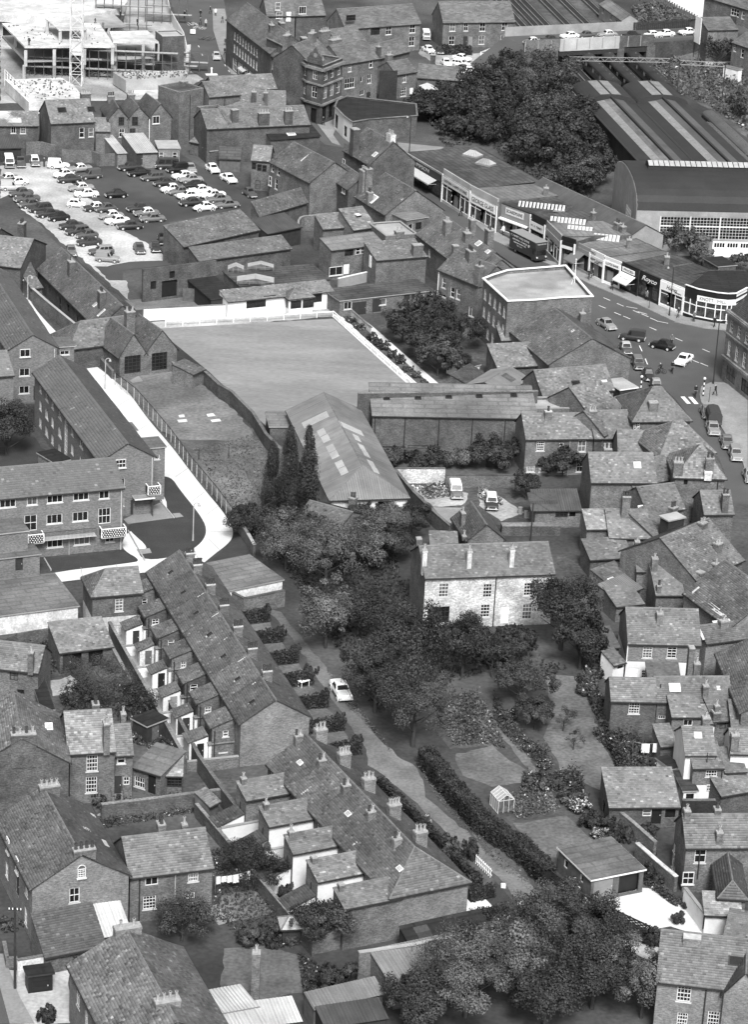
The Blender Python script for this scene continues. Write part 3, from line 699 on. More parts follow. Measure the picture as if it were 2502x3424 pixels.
# ---------------------------------------------------------------- lettering, prisms, shops
def lettering(root,text,loc,ang,size,m,w=None,name='lettering',shear=0.,bold=0.,sx=1.):
 c=bpy.data.curves.new(name,'FONT');c.body=text;c.size=size;c.align_x='CENTER';c.align_y='CENTER';c.extrude=.012;c.shear=shear;c.offset=bold;c.resolution_u=3;c.space_line=.85
 t=bpy.data.objects.new(name,c);C.objects.link(t);dg=bpy.context.evaluated_depsgraph_get();me=bpy.data.meshes.new_from_object(t.evaluated_get(dg));bpy.data.objects.remove(t)
 me.materials.clear();me.materials.append(MT[m]);o=link(bpy.data.objects.new(name,me),root);o.location=loc;o.rotation_euler=(R(90),0,ang)
 xs=[v.co.x for v in me.vertices]
 if w and xs:o.scale=(w/max(.01,max(xs)-min(xs)),1,1)
 return tag(o,kind='stuff')
def P(name,label,cat,x,y,pts,h,wall,rm,wins=(),cop=None,par=.35,bands=(),chs=(),open_=(),cm='stone',em=None):
 """building on any footprint (local points, anticlockwise): wins = (edge, u, z, w, h, nx, ny, style)"""
 root=tag(empty(name,x,y),label,cat);n=len(pts);b=MB()
 for i in range(n):
  if i in open_:continue
  p,q=Vector((*pts[i],0)),Vector((*pts[(i+1)%n],0));W=(q-p).length;U=(q-p)/W
  hs=[(u-w/2,u+w/2,max(.02,z-hh/2),z+hh/2)for e,u,z,w,hh,*_ in wins if e==i]
  wall_face(b,p,U,W,0.,h+par,hs,1 if em and i in em[0]else 0,off=i*2.7)
  nr=U.cross(Vector((0,0,1)))
  for e,u,z,w,hh,nx,ny,st in wins:
   if e!=i:continue
   zb=max(z-hh/2,.02);add_window(root,p+U*u+Vector((0,0,(zb+z+hh/2)/2))-nr*.06,math.atan2(U.y,U.x),round(w,2),round(z+hh/2-zb,2),nx,ny,st)
 b.build('wall',[wall,em[1]if em else wall],root)
 for z,t,pr,es in bands: # string courses and cornices
  c=MB()
  for i in(es if es else range(n)):
   p,q=Vector((*pts[i],z)),Vector((*pts[(i+1)%n],z));d=(q-p).normalized();nr=d.cross(Vector((0,0,1)))
   c.bar(p+nr*pr*.5-d*pr*.4,q+nr*pr*.5+d*pr*.4,pr,0,t)
  c.build('cornice' if t>.25 else 'string_course',[cm],root)
 r=MB();r.poly([(*p,h)for p in pts]);
 r.build('roof',[rm],root)
 if cop:
  c=MB()
  for i in range(n):
   if i in open_:continue
   p,q=Vector((*pts[i],h+par+.05)),Vector((*pts[(i+1)%n],h+par+.05));d=(q-p).normalized();c.bar(p-d*.12,q+d*.12,.36,0,.12+.01*(i%2))
  c.build('coping',[cop],root)
 for c_ in chs:add_chimney(root,*c_)
 return root
def SHOP(name,label,x,y,a,L,D,h,rm='felt',fm='dark_paint',fz=(2.9,3.9),text=None,tm='black_paint',ts=.6,board=None,wallm='cream_paint',par=.35,awning=None,door=.5,ts_sx=None,shear=0.,extra=(),pil='white_paint',slope=0.,pane='shop_glass',tw=None):
 root=tag(empty(name,x,y,a),label,'shop')
 b=MB();zt=h+par
 wall_face(b,(L,0),(0,1),D,0,h+.06,[]);wall_face(b,(L,D),(-1,0),L,0,h+.06,[]);wall_face(b,(0,D),(0,-1),D,0,h+.06,[]);b.build('wall',['brick_dark'],root)
 b=MB();b.box(0,0,fz[1]-.02,L,.25,zt);b.build('parapet',[wallm],root)
 r=MB();r.poly([(.02,.26,h),(L-.02,.26,h),(L-.02,D-.02,h-slope),(.02,D-.02,h-slope)]);r.box(.1,.26,h-.25,L-.1,1.6,h-.1);r.build('roof',[rm],root)
 f=MB();f.box(.02,-.1,fz[0],L-.02,.2,fz[1]);f.build('fascia',[fm],root)
 if board:q=MB();u0,u1,z0,z1,m=board;q.box(u0,-.16,z0,u1,-.1,z1);q.build('sign_board',[m],root)
 zc=(fz[0]+fz[1])/2 if not board else(board[2]+board[3])/2;uc=L/2 if not board else(board[0]+board[1])/2;yd=-.12 if not board else-.18
 if text:lettering(root,text,(uc,yd,zc),0,ts,tm,tw or(board[1]-board[0])*.88 if board else tw or L*.8,shear=shear)
 for(tx,u,z,s,m,w)in extra:lettering(root,tx,(u,yd,z),0,s,m,w)
 s=MB();s.box(.02,-.05,0,L-.02,.1,.5);s.build('stall_riser',['black_paint' if pil!='white_paint' else fm],root)
 nP=max(2,int(L/1.6))
 for i in range(nP):
  x0,x1=.12+(L-.24)*i/nP,.12+(L-.24)*(i+1)/nP
  if abs((x0+x1)/2/L-door)<.5/nP:
   dq=MB();dq.box(x0+.15,.5,.05,x1-.15,.56,2.2);dq.build('door',['dark_paint' if i%2 else 'grey_paint'],root)
   dd=MB();dd.poly([(x0,.9,.05),(x1,.9,.05),(x1,.9,fz[0]),(x0,.9,fz[0])]);dd.build('lobby',['shop_glass'],root);continue
  w=MB();w.poly([(x0,.04,.5),(x1,.04,.5),(x1,.04,fz[0]),(x0,.04,fz[0])]);w.build('shop_window',[pane],root)
  g=MB();g.box(x0-.05,-.02,.5,x0+.05,.08,fz[0]);g.box(x0+.05,-.01,fz[0]-.55,x1-.05,.07,fz[0]-.47);g.box(x0+.05,-.01,.5,x1-.05,.07,.57);g.build('window_frame',[pil],root)
  gd=MB();rr=random.Random(int(x0*100)+len(label))
  for k in range(9):gx=x0+.15+rr.random()*(x1-x0-.4);gz=.6+rr.random()*(fz[0]-1.4);gd.box(gx,.1+rr.random()*.1,gz,gx+.12+.2*rr.random(),.35,gz+.15+.3*rr.random())
  tag(gd.build('display_goods',[rr.choice(['cloth_white','cloth_pale','cloth_mid','cloth_pale'])],root),kind='stuff')
 for u in(0,L):
  q=MB();q.box(u-.14,-.13,0,u+.14,.0,fz[1]+.06);q.build('pilaster',[pil],root)
 if awning:
  u0,u1,z0,out,z1,m,tx,tmm=awning;q=MB();q.poly([(u0,-.14,z0),(u0,-out,z1),(u1,-out,z1),(u1,-.14,z0)][::-1]);q.poly([(u0,-.14,z0-.03),(u0,-out,z1-.03),(u1,-out,z1-.03),(u1,-.14,z0-.03)])
  q.poly([(u0,-out,z1),(u0,-out,z1-.22),(u1,-out,z1-.22),(u1,-out,z1)][::-1]);aw=q.build('awning',[m],root)
  for u in(u0+.05,u1-.05):k=MB();k.bar((u,-.14,z1-.1),(u,-out,z1),.03);k.build('arm',['white_paint'],aw)
  if tx:
   c=lettering(aw,tx,((u0+u1)/2,-(out+.14)/2-.02,(z0+z1)/2+.03),0,.35,tmm,(u1-u0)*.6);c.rotation_euler=(math.atan2(z0-z1,out-.14),0,0)
 return root
# ---------------------------------------------------------------- small things
def POLE(name,label,x,y,h,m,cat,r=.13,arms=1):
 root=tag(empty(name,x,y),label,cat);b=MB();b.tube((0,0,0),(0,0,h),r,r*.7,8);b.build('shaft',[m],root)
 for i in range(arms):
  a=MB();a.bar((-.6,0,h-.3-.4*i),(.6,0,h-.3-.4*i),.09);a.build('crossarm',['timber_dark'],root)
  for x_ in(-.5,-.2,.2,.5):c=MB();c.tube((x_,0,h-.25-.4*i),(x_,0,h-.08-.4*i),.05,.04,6);c.build('insulator',['white_paint'],root)
 return root
def LAMP(name,label,x,y,a,h=4.4,m='concrete',neck=.7,r=.075):
 root=tag(empty(name,x,y,a),label,'street lamp');b=MB();b.tube((0,0,0),(0,0,.9),r*1.6,r*1.3,8);b.tube((0,0,.9),(0,0,h),r,r*.8,8);b.build('post',[m],root)
 n=MB();pr=(0,0,h)
 for i in range(1,6):
  t=math.pi*i/5*.8;p=(neck/2-neck/2*math.cos(t),0,h+.35*math.sin(t));n.tube(pr,p,r*.7,n=6);pr=p
 n.build('swan_neck',[m],root);l=MB();l.tube((pr[0],0,pr[2]),(pr[0],0,pr[2]-.3),.1,.2,8);l.build('lantern',['glazing_pale'],root);return root
def CHIM(name,label,x,y,h,wx,wy,m,pots=1):
 root=tag(empty(name,x,y),label,'chimney');add_chimney(root,0,0,wx,wy,0,h,pots,'p',m);return root
def WASHING(name,label,pts,h,items):
 (x0,y0),(x1,y1)=pts;a=math.atan2(y1-y0,x1-x0);l=math.hypot(x1-x0,y1-y0);root=tag(empty(name,x0,y0,a),label,'washing line')
 for x in(0,l):b=MB();b.tube((x,0,0),(x,0,h+.2),.05,n=6);b.build('post',['timber'],root)
 b=MB();n=8;sag=lambda t:h-.25*4*t*(1-t)
 for i in range(n):b.bar((l*i/n,0,sag(i/n)),(l*(i+1)/n,0,sag((i+1)/n)),.015)
 b.build('line',['cloth_pale'],root)
 for u,w,d in items:
  if u+w>l:continue
  c=MB();k=6;z=sag((u+w/2)/l)-.02
  for j in range(k):xa,xb=u+w*j/k,u+w*(j+1)/k;ya,yb=.05*math.sin(j*1.9),.05*math.sin((j+1)*1.9);c.poly([(xa,ya,z-d),(xb,yb,z-d),(xb,0,z),(xa,0,z)]);c.poly([(xa,ya+.012,z-d),(xa,.012,z),(xb,.012,z),(xb,yb+.012,z-d)])
  c.build('laundry',['cloth_white'],root)
 return root
def STEPS(name,label,x,y,a,n=5,w=1.2):
 root=tag(empty(name,x,y,a),label,'steps')
 for i in range(n):b=MB();b.box(-w/2,i*.3,0,w/2,(i+1)*.3-.004,.17*(i+1));b.build('step',['stone'],root)
 for s in(-1,1):r=MB();r.bar((s*w/2,0,.9),(s*w/2,n*.3,.9+.17*n),.04);r.bar((s*w/2,0,0),(s*w/2,0,.9),.04);r.build('railing',['iron'],root)
 return root
def TABLE(name,label,x,y,a):
 root=tag(empty(name,x,y,a),label,'table');b=MB();b.box(-.6,-.35,.68,.6,.35,.74);b.build('table_top',['white_paint'],root)
 for sx in(-1,1):
  for sy in(-1,1):l=MB();l.box(sx*.5-.03,sy*.28-.03,0,sx*.5+.03,sy*.28+.03,.68);l.build('leg',['white_paint'],root)
 return root
def BENCH(name,label,x,y,a,L=1.7,m='white_paint'):
 root=tag(empty(name,x,y,a),label,'bench')
 for i in range(3):b=MB();b.box(-L/2,-.2+i*.14,.42,L/2,-.09+i*.14,.46);b.build('seat_slat',[m],root)
 for i in range(2):b=MB();b.box(-L/2,.24,.6+i*.17,L/2,.28,.71+i*.17);b.build('back_slat',[m],root)
 for s in(-1,1):b=MB();b.box(s*L*.42-.03,-.2,0,s*L*.42+.03,.23,.42);b.box(s*L*.42-.03,.2,.42,s*L*.42+.03,.24,.9);b.build('leg',['iron'],root)
 return root
def BLOCKS(name,label,ps,s):
 for i,(x,y)in enumerate(ps):
  b=MB();b.box(-s/2,-s/2,0,s/2,s/2,s*.6);b.box(-s*.4,-s*.4,s*.6,s*.4,s*.4,s*.75);o=b.build(name,['whitewash']);o.location=(x,y,0);o.rotation_euler=(0,0,.6*i);tag(o,label+[', by the picket fence',', second down the lane',', nearest the big trees',', in the grass below',', beside the lawn corner'][i],'stone','white stones along the lane')
def WOVEN(name,label,pts,h):
 x0,y0=pts[0];root=tag(empty(name,x0,y0),label,'fence');P=walk(pts,1.8);P.append(pts[-1])
 for i,(x,y)in enumerate(P):
  b=MB();b.box(-.06,-.06,0,.06,.06,h+.1);o=b.build('post',['timber_dark'],root);o.location=(x-x0,y-y0,0)
  if i+1<len(P):
   X,Y=P[i+1];l=math.hypot(X-x,Y-y);a=math.atan2(Y-y,X-x);q=MB();rows=10;cols=6
   for r_ in range(rows):
    for c in range(cols):
     z0,z1=.08+(h-.1)*r_/rows,.08+(h-.1)*(r_+1)/rows-.01;xa,xb=l*c/cols,l*(c+1)/cols;d=.03 if(r_+c)%2 else-.03
     q.poly([(xa,-.01,z0),((xa+xb)/2,d,z0),((xa+xb)/2,d,z1),(xa,-.01,z1)],tone=1);q.poly([((xa+xb)/2,d,z0),(xb,-.01,z0),(xb,-.01,z1),((xa+xb)/2,d,z1)])
   for z in(.05,h/2,h):q.box(.02,-.05,z-.025,l-.02,.05,z+.025)
   w=q.build('woven_panel',['timber_dark'],root);w.location=(x-x0,y-y0,0);w.rotation_euler=(0,0,a)
 return root
def GREENHOUSE(name,label,x,y,a,w,l,h=1.4,rise=.6,n=4,base=0.,fm='cream_paint'):
 root=tag(empty(name,x,y,a,base),label,'greenhouse');f=MB()
 for i in range(n+1):
  yy=l*i/n;f.bar((0,yy,0),(0,yy,h),.05);f.bar((w,yy,0),(w,yy,h),.05);f.bar((0,yy,h),(w/2,yy,h+rise),.05);f.bar((w,yy,h),(w/2,yy,h+rise),.05)
 for p in((0,h),(w,h),(w/2,h+rise),(0,.05),(w,.05)):f.bar((p[0],0,p[1]),(p[0],l,p[1]),.06)
 for i in range(1,3):f.bar((w*i/3,0,0),(w*i/3,0,h+rise*(1-abs(i/3-.5)*2)),.04)
 f.bar((0,0,h),(w,0,h),.05);f.bar((0,l,h),(w,l,h),.05);f.build('frame',[fm],root)
 for i in range(n):
  y0,y1=l*i/n+.03,l*(i+1)/n-.03
  for P_ in([(0,y1,.1),(0,y0,.1),(0,y0,h-.03),(0,y1,h-.03)],[(w,y0,.1),(w,y1,.1),(w,y1,h-.03),(w,y0,h-.03)],[(0,y0,h),(w/2,y0,h+rise),(w/2,y1,h+rise),(0,y1,h)][::-1],[(w/2,y0,h+rise),(w,y0,h),(w,y1,h),(w/2,y1,h+rise)][::-1]):
   g=MB();g.poly(P_);g.build('pane',['glazing_pale'],root)
 for yy in(0,l):g=MB();g.poly([(.03,yy,.1),(w-.03,yy,.1),(w-.03,yy,h),(w/2,yy,h+rise-.03),(.03,yy,h)]);g.build('pane',['glass_curtain'],root)
 return root
def DRUM(name,label,x,y):
 root=tag(empty(name,x,y),label,'drum');b=MB();b.tube((0,0,0),(0,0,.85),.29,n=12);b.build('barrel',['render_grey'],root)
 for z in(.28,.57,.86):r=MB();r.tube((0,0,z-.02),(0,0,z+.02),.31,n=12);r.build('hoop',['grey_paint'],root)
def MAST(name,label,x,y,z,h):
 root=tag(empty(name,x,y,0,z),label,'mast');b=MB();b.tube((0,0,0),(0,0,h),.07,.05,8);b.tube((0,0,h),(0,0,h+.12),.1,n=8);b.build('shaft',['white_paint'],root)
 for t in(0,2.1,4.2):s=MB();s.bar((0,0,1.3),(1.0*math.cos(t),1.0*math.sin(t),0.02),.05);s.build('stay',['white_paint'],root)
def BALCONY(label,x,y,a,z,w):
 """concrete balcony slab with a black panel of white diamonds"""
 into=ROOTS[1];root=empty('balcony',x,y,a);d=1.1
 b=MB();b.box(-w/2,-d,z-.12,w/2,0,z);b.build('balcony_slab',['concrete'],root)
 p=MB();p.box(-w/2,-d,z+.003,w/2,-d+.06,z+1.02);p.box(-w/2,-d+.06,z+.003,-w/2+.06,-.02,z+1.02);p.box(w/2-.06,-d+.06,z+.003,w/2,-.02,z+1.02);pn=p.build('balcony_panel',['black_paint'],root)
 r=MB()
 for s in((-w/2-.03,-d-.03,w/2+.03,-d+.09),(-w/2-.03,-d+.09,-w/2+.09,0),(w/2-.09,-d+.09,w/2+.03,0)):r.box(s[0],s[1],z+1.02,s[2],s[3],z+1.12)
 for s in(-1,1):r.box(s*w/2-.05,-d-.02,z,s*w/2+.05,-d+.08,z+1.02)
 r.build('balcony_rail',['white_paint'],root);k=max(4,int(w/.3));dm=MB()
 for i in range(k):
  for j in range(4):
   cx=-w/2+w*(i+.5+(.25 if j%2 else-.25))/k;cz=z+.14+.24*j;dm.poly([(cx,-d-.006,cz-.09),(cx+.1,-d-.006,cz),(cx,-d-.006,cz+.09),(cx-.1,-d-.006,cz)])
 dm.build('diamond_pattern',['white_paint'],pn)
 M=wm(into).inverted()@wm(root)
 for ch in list(root.children):ch.parent=into;ch.matrix_basis=M@ch.matrix_basis
 bpy.data.objects.remove(root)
def RAILING(label,x,y,a,z,w):
 into=ROOTS[1];root=empty('railing',x,y,a);b=MB();b.box(0,0,z-.1,w,1.,z);b.build('walkway',['concrete'],root)
 r=MB();r.box(0,0,z+.95,w,.05,z+1.0);n=int(w/.16)
 for i in range(n+1):r.bar((w*i/n,.025,z),(w*i/n,.025,z+.95),.025)
 r.build('railing',['iron'],root);M=wm(into).inverted()@wm(root)
 for ch in list(root.children):ch.parent=into;ch.matrix_basis=M@ch.matrix_basis
 bpy.data.objects.remove(root)
# ---------------------------------------------------------------- railway, building site, street things
def arc(b,L,D,h,rise,m,n=14,x0=0.,thick=.12,y0=0.):
 ps=[(y0+D/2-D/2*math.cos(math.pi*i/n),h+rise*math.sin(math.pi*i/n)**.8)for i in range(n+1)]
 for(ya,za),(yb,zb)in zip(ps,ps[1:]):b.poly([(x0,ya,za),(x0+L,ya,za),(x0+L,yb,zb),(x0,yb,zb)],m,[(0,ya),(L,ya),(L,yb),(0,yb)]);b.poly([(x0,yb,zb-thick),(x0+L,yb,zb-thick),(x0+L,ya,za-thick),(x0,ya,za-thick)],m)
 return ps
def BARREL(name,label,x,y,a,L,D,h,rise):
 root=tag(empty(name,x,y,a),label,'train shed');b=MB();ps=arc(b,L,D,h,rise,0);b.build('roof',['shed_black'],root)
 w=MB();wall_face(w,(0,0),(1,0),L,0,h-.05,[(4.,L-.5,3.0,6.6)]);wall_face(w,(L,D),(-1,0),L,0,h-.05,[]);w.build('wall',['render_grey'],root)
 g=MB();n=46;strips=[(-.12,p[0],p[1])for p in ps]
 pts=[(-.02,0,0),(-.02,D,0)][::-1]+[(-.02,q[0],q[1]-.13)for q in ps];g.poly([(p[0],p[1],p[2])for p in pts][::-1]);gb=g.build('gable_boarding',['corrugated'],root)
 for i in range(n):
  yy=D*(i+.5)/n;t=math.acos(max(-1,min(1,1-2*yy/D)));zt=h+rise*math.sin(t)**.8-.2;s=MB();s.box(-.1,yy-D/n*.42,0,-.025,yy+D/n*.42,zt);s.build('board',['render_grey'],gb)
 for nm,args in(('gable_window',[(-.16,y_,z_)for y_ in(4.2,8.2)for z_ in(2.2,6.2)]),):
  f=MB();f.box(-.13,4.2,2.2,-.105,8.4,6.2,1)
  for i in range(8):f.box(-.16,4.2+i*.6-.03,2.2,-.131,4.2+i*.6+.03,6.2)
  for i in range(7):f.box(-.155,4.2,2.2+i*.66-.03,-.132,8.4,2.2+i*.66+.03)
  f.build(nm,['white_paint','glass'],root)
 for k in range(int((L-5)/5)): # bays of small panes
  x0=4.05+k*5;p=MB();p.poly([(x0,.1,3.),(x0+4.9,.1,3.),(x0+4.9,.1,6.6),(x0,.1,6.6)]);po=p.build('pane',['glass'],root);q=MB()
  for i in range(10):q.box(x0+i*.54-.02,.03,3.,x0+i*.54+.02,.08,6.6)
  for i in range(8):q.box(x0,.035,3.+i*.51-(.02 if i!=4 else .12),x0+4.9,.075,3.+i*.51+(.02 if i!=4 else .12))
  q.box(x0-.12,-.03,2.9,x0+.06,.1,6.7);q.build('window',['cream_paint'],root)
 c=MB();yc=D/2;c.box(3.2,yc-1.3,h+rise-.3,L,yc+1.3,h+rise+.6);c.build('clerestory',['shed_black'],root)
 for i in range(int((L-3.2)/.9)):g=MB();xx=3.2+i*.9;g.poly([(xx+.05,yc-1.5,h+rise+.62),(xx+.82,yc-1.5,h+rise+.62),(xx+.82,yc,h+rise+1.15),(xx+.05,yc,h+rise+1.15)]);g.poly([(xx+.82,yc+1.5,h+rise+.62),(xx+.05,yc+1.5,h+rise+.62),(xx+.05,yc,h+rise+1.15),(xx+.82,yc,h+rise+1.15)]);g.build('roof_light',['glazing_pale'],root)
 d=MB();d.box(13,-.3,0,22,-.06,2.6);dd=d.build('platform_doors',['white_paint'],root);e=MB()
 for i in range(4):
  for j in range(4):e.box(13.3+i*2.2+j*.45,-.33,1.7,13.65+i*2.2+j*.45,-.305,2.4)
 e.build('pane',['glass'],dd);return root
def TRAINSHED(name,label,x,y,a,L,W,h,hood):
 """x along the tracks, y across: two bays, each a low gable with glazed strip, and a black rounded hood at the far end"""
 root=tag(empty(name,x,y,a),label,'train shed');w=MB();wall_face(w,(0,0),(1,0),L,0,h,[]);wall_face(w,(L,2*W),(-1,0),L,0,h,[]);w.build('wall',['brick_black'],root);r=1.1
 for k in range(2):
  y0=k*W;P=[(0,0.),(.22,.42),(.36,.68),(.5,1.),(.56,.95),(.74,.6),(1.,0.)];M=['shed_black','glazing_shed','shed_roof','shed_black','shed_roof','shed_black']
  for i in range(6):
   b=MB();ya,za=y0+W*P[i][0],h+r*P[i][1];yb,zb=y0+W*P[i+1][0],h+r*P[i+1][1];nm='glazing_strip' if i==1 else 'roof_strip'
   b.poly([(0,ya,za),(L-hood,ya,za),(L-hood,yb,zb),(0,yb,zb)],0,[(0,0),(L,0),(L,2),(0,2)]);o=b.build(nm,[M[i]if i!=2 else 'felt_grey' if not k else 'shed_roof'],root)
   if i==1:
    g=MB();n=int((L-hood)/.75)
    for j in range(n):xx=(L-hood)*j/n;g.bar((xx,ya,za+.03),(xx,yb,zb+.03),.09)
    g.build('glazing_bars',['grey_paint'],o)
  q=MB();q.box(0,y0+W*.48,h+r*.95,L-hood,y0+W*.52,h+r+.35);q.build('ridge_vent',['shed_black'],root)
  b=MB();arc(b,hood,W,h-.2,r+.8,0,16,L-hood+.02,.2,y0);b.build('hood',['shed_black'],root)
  g=MB();n=16;hp=[(L-hood+.02,y0+W/2-W/2*math.cos(math.pi*i/n),h-.2+(r+.8)*math.sin(math.pi*i/n)**.8)for i in range(n+1)];g.poly(hp[::-1]);g.build('hood_end',['shed_black'],root)
  for s,d in((.30,.48),(.52,.70)):
   za=lambda f:h-.2+(r+.8)*math.sin(math.acos(1-2*f))**.8+.06
   g=MB();g.poly([(L-hood+.6,y0+W*s,za(s)),(L-.6,y0+W*s,za(s)),(L-.6,y0+W*d,za(d)),(L-hood+.6,y0+W*d,za(d))]);g.build('hood_light',['glazing_shed'],root)
  v=MB();v.box(0,y0-.25,h-.1,L-hood,y0+.25,h+.12);v.build('gutter',['iron'],root)
 e=MB();e.box(L-hood,-.15,0,L,-.02,h-.2);e.build('hood_wall',['render_grey'],root)
 return root
def COACH(label,x,y,a,L=18.,m='shed_black',z=0.):
 root=tag(empty('railway_coach',x,y,a,z),label,'train');b=MB();b.box(0,-1.35,1.0,L,1.35,2.9);b.build('body',['paint_1'],root);r=MB();n=8
 ps=[(1.4*-math.cos(math.pi*i/n),2.88+.75*math.sin(math.pi*i/n))for i in range(n+1)]
 for(ya,za),(yb,zb)in zip(ps,ps[1:]):r.poly([(0,ya,za),(L,ya,za),(L,yb,zb),(0,yb,zb)])
 r.poly([(0,*p)for p in ps]);r.poly([(L,*p)for p in ps][::-1]);r.build('roof',[m],root)
 for s in(-1,1):
  for i in range(int(L/1.5)):w=MB();w.box(.4+i*1.5,s*1.36-.01,1.9,1.5+i*1.5,s*1.36+.01,2.6);w.build('window',['glazing_pale' if i%4==0 else 'glass'],root)
 for i in range(int(L/3)):v=MB();v.tube((1.5+3*i,0,3.6),(1.5+3*i,0,3.75),.2,.14,6);v.build('roof_vent',['shed_roof'],root)
 u=MB()
 for xx in(2.5,L-2.5):
  for d in(-1.1,1.1):
   for s in(-.75,.75):u.tube((xx+d,s-.07,.46),(xx+d,s+.07,.46),.46,n=10)
 u.box(.3,-1.1,.6,L-.3,1.1,.98);u.build('bogies',['iron'],root);return root
def TRACK(label,p,q,z=.0):
 a=math.atan2(q[1]-p[1],q[0]-p[0]);L=math.hypot(q[0]-p[0],q[1]-p[1]);root=tag(empty('railway_track',p[0],p[1],a,z),label,'track','railway tracks')
 for s in(-.72,.72):r=MB();r.box(0,s-.05,.12,L,s+.05,.28);r.build('rail',['render_grey'],root)
 b=MB();n=int(L/.9)
 for i in range(n):b.box(i*.9,-1.25,.02,i*.9+.26,1.25,.12)
 tag(b.build('sleepers',['timber_dark'],root),kind='stuff')
def LORRY(label,x,y,a,text):
 root=tag(empty('removal_van',x,y,a),label,'lorry');b=MB();b.box(-4.2,-1.15,.7,2.1,1.15,3.4);b.box(2.1,-1.15,2.3,3.4,1.15,3.4);b.build('box_body',['paint_1'],root)
 c=MB();loft(c,[[(2.12,-1.1,.5),(2.12,1.1,.5),(2.12,1.1,2.28),(2.12,-1.1,2.28)],[(3.1,-1.1,.45),(3.1,1.1,.45),(3.1,1.05,2.28),(3.1,-1.05,2.28)],[(3.5,-1.05,.45),(3.5,1.05,.45),(3.35,.95,2.25),(3.35,-.95,2.25)]]);c.build('cab',['paint_1'],root)
 g=MB();g.poly([(3.49,-.9,1.3),(3.49,.9,1.3),(3.42,.85,2.1),(3.42,-.85,2.1)]);g.build('windscreen',['glass'],root)
 for s in(-1,1):g=MB();g.box(2.4,s*1.115-.005,1.35,3.0,s*1.115+.005,2.05);g.build('side_window',['glass'],root)
 for xx in(-2.6,2.4):
  for s in(-1,1):w=MB();w.tube((xx,s*.85-.15,.5),(xx,s*.85+.15,.5),.5,n=14);wo=w.build('wheel',['rubber'],root);h=MB();h.tube((xx,s*.85-.17,.5),(xx,s*.85+.17,.5),.22,n=10);h.build('hubcap',['grey_paint'],wo)
 for s in(-1,1):h=MB();h.tube((3.45,s*.85,.95),(3.6,s*.85,.95),.14,n=8);h.build('headlight',['chrome'],root)
 bm=MB();bm.box(3.52,-1.15,.5,3.62,1.15,.68);bm.build('bumper',['iron'],root);r=MB();r.box(-4.25,-1.2,3.4,3.45,1.2,3.46);r.build('roof',['paint_4'],root)
 for i,(t,z,s,w)in enumerate(text):lettering(root,t,(-1.2,-1.165,z),0,s,'cloth_pale',w)
 e=MB();e.tube((1.4,-1.17,2.3),(1.4,-1.15,2.3),.25,n=12);e.build('emblem',['cloth_pale'],root)
 lettering(root,text[0][0],(3.42,0,3.05),R(90),.3,'cloth_pale',1.8);return root
def ZEBRA(label,x,y):
 root=tag(empty('belisha_beacon',x,y),label,'beacon')
 for i in range(7):b=MB();b.tube((0,0,i*.36),(0,0,(i+1)*.36),.09 if i else .12,n=8);b.build('band',['white_paint' if i%2 else 'black_paint'],root)
 g=MB();
 for i in range(5):
  t0,t1=math.pi*i/5,math.pi*(i+1)/5;g.tube((0,0,2.74-.22*math.cos(t0)),(0,0,2.74-.22*math.cos(t1)),max(.03,.22*math.sin(t0)),max(.03,.22*math.sin(t1)),10)
 g.build('globe',['cream_paint'],root)
def SLAB(label,name,pts,z,t,m='concrete_white',cols=(),ch=3.2,cat='floor slab'):
 """a concrete floor with the columns that carry it"""
 x0,y0=pts[0];root=tag(empty(name,x0,y0),label,cat);b=MB();q=[(p[0]-x0,p[1]-y0)for p in pts]
 a=sum(q[i][0]*q[(i+1)%len(q)][1]-q[(i+1)%len(q)][0]*q[i][1]for i in range(len(q)))
 if a<0:q=q[::-1]
 b.poly([(*p,z)for p in q]);b.poly([(*p,z-t)for p in q[::-1]])
 for i in range(len(q)):p,r=q[i],q[(i+1)%len(q)];b.poly([(*p,z-t),(*r,z-t),(*r,z),(*p,z)])
 b.build('slab',[m],root)
 for cx,cy in cols:c=MB();c.box(cx-x0-.3,cy-y0-.3,z-t-ch,cx-x0+.3,cy-y0+.3,z-t);c.build('column',['concrete'],root)
 return root
def CRANE(label,x,y,h,w):
 root=tag(empty('tower_crane_mast',x,y),label,'crane')
 for sx in(-1,1):
  for sy in(-1,1):b=MB();b.bar((sx*w/2,sy*w/2,0),(sx*w/2,sy*w/2,h),.16);b.build('leg',['cream_paint'],root)
 n=int(h/w);k=MB()
 for i in range(n):
  z0,z1=i*w,(i+1)*w
  for j in range(4):
   c=[(-1,-1),(1,-1),(1,1),(-1,1)];p,q=c[j],c[(j+1)%4];P_=lambda u,z:(u[0]*w/2,u[1]*w/2,z)
   k.bar(P_(p,z0),P_(q,z0),.09);k.bar(P_(p if(i+j)%2 else q,z0),P_(q if(i+j)%2 else p,z1),.08)
 k.build('lattice',['cream_paint'],root);c=MB();c.box(-w*.42,-w*.42,6.,w*.42,w*.42,8.6);c.build('hoist_cage',['concrete_white'],root)
def SCAFFOLD(label,x,y,a,L,D,h,dx=1.8,dz=1.9):
 root=tag(empty('scaffolding',x,y,a),label,'scaffolding');b=MB()
 for i in range(int(L/dx)+1):
  for yy in(0,D):b.bar((i*dx,yy,0),(i*dx,yy,h),.11)
 for j in range(1,int(h/dz)+1):
  for yy in(0,D):b.bar((0,yy,j*dz),(L,yy,j*dz),.1)
 b.build('poles',['timber'],root)
 for j in range(1,int(h/dz)+1):p=MB();p.box(.1,.1,j*dz+.04,L*(.5+.5*(j%2)),D-.1,j*dz+.09);p.build('boards',['timber_pale'],root)
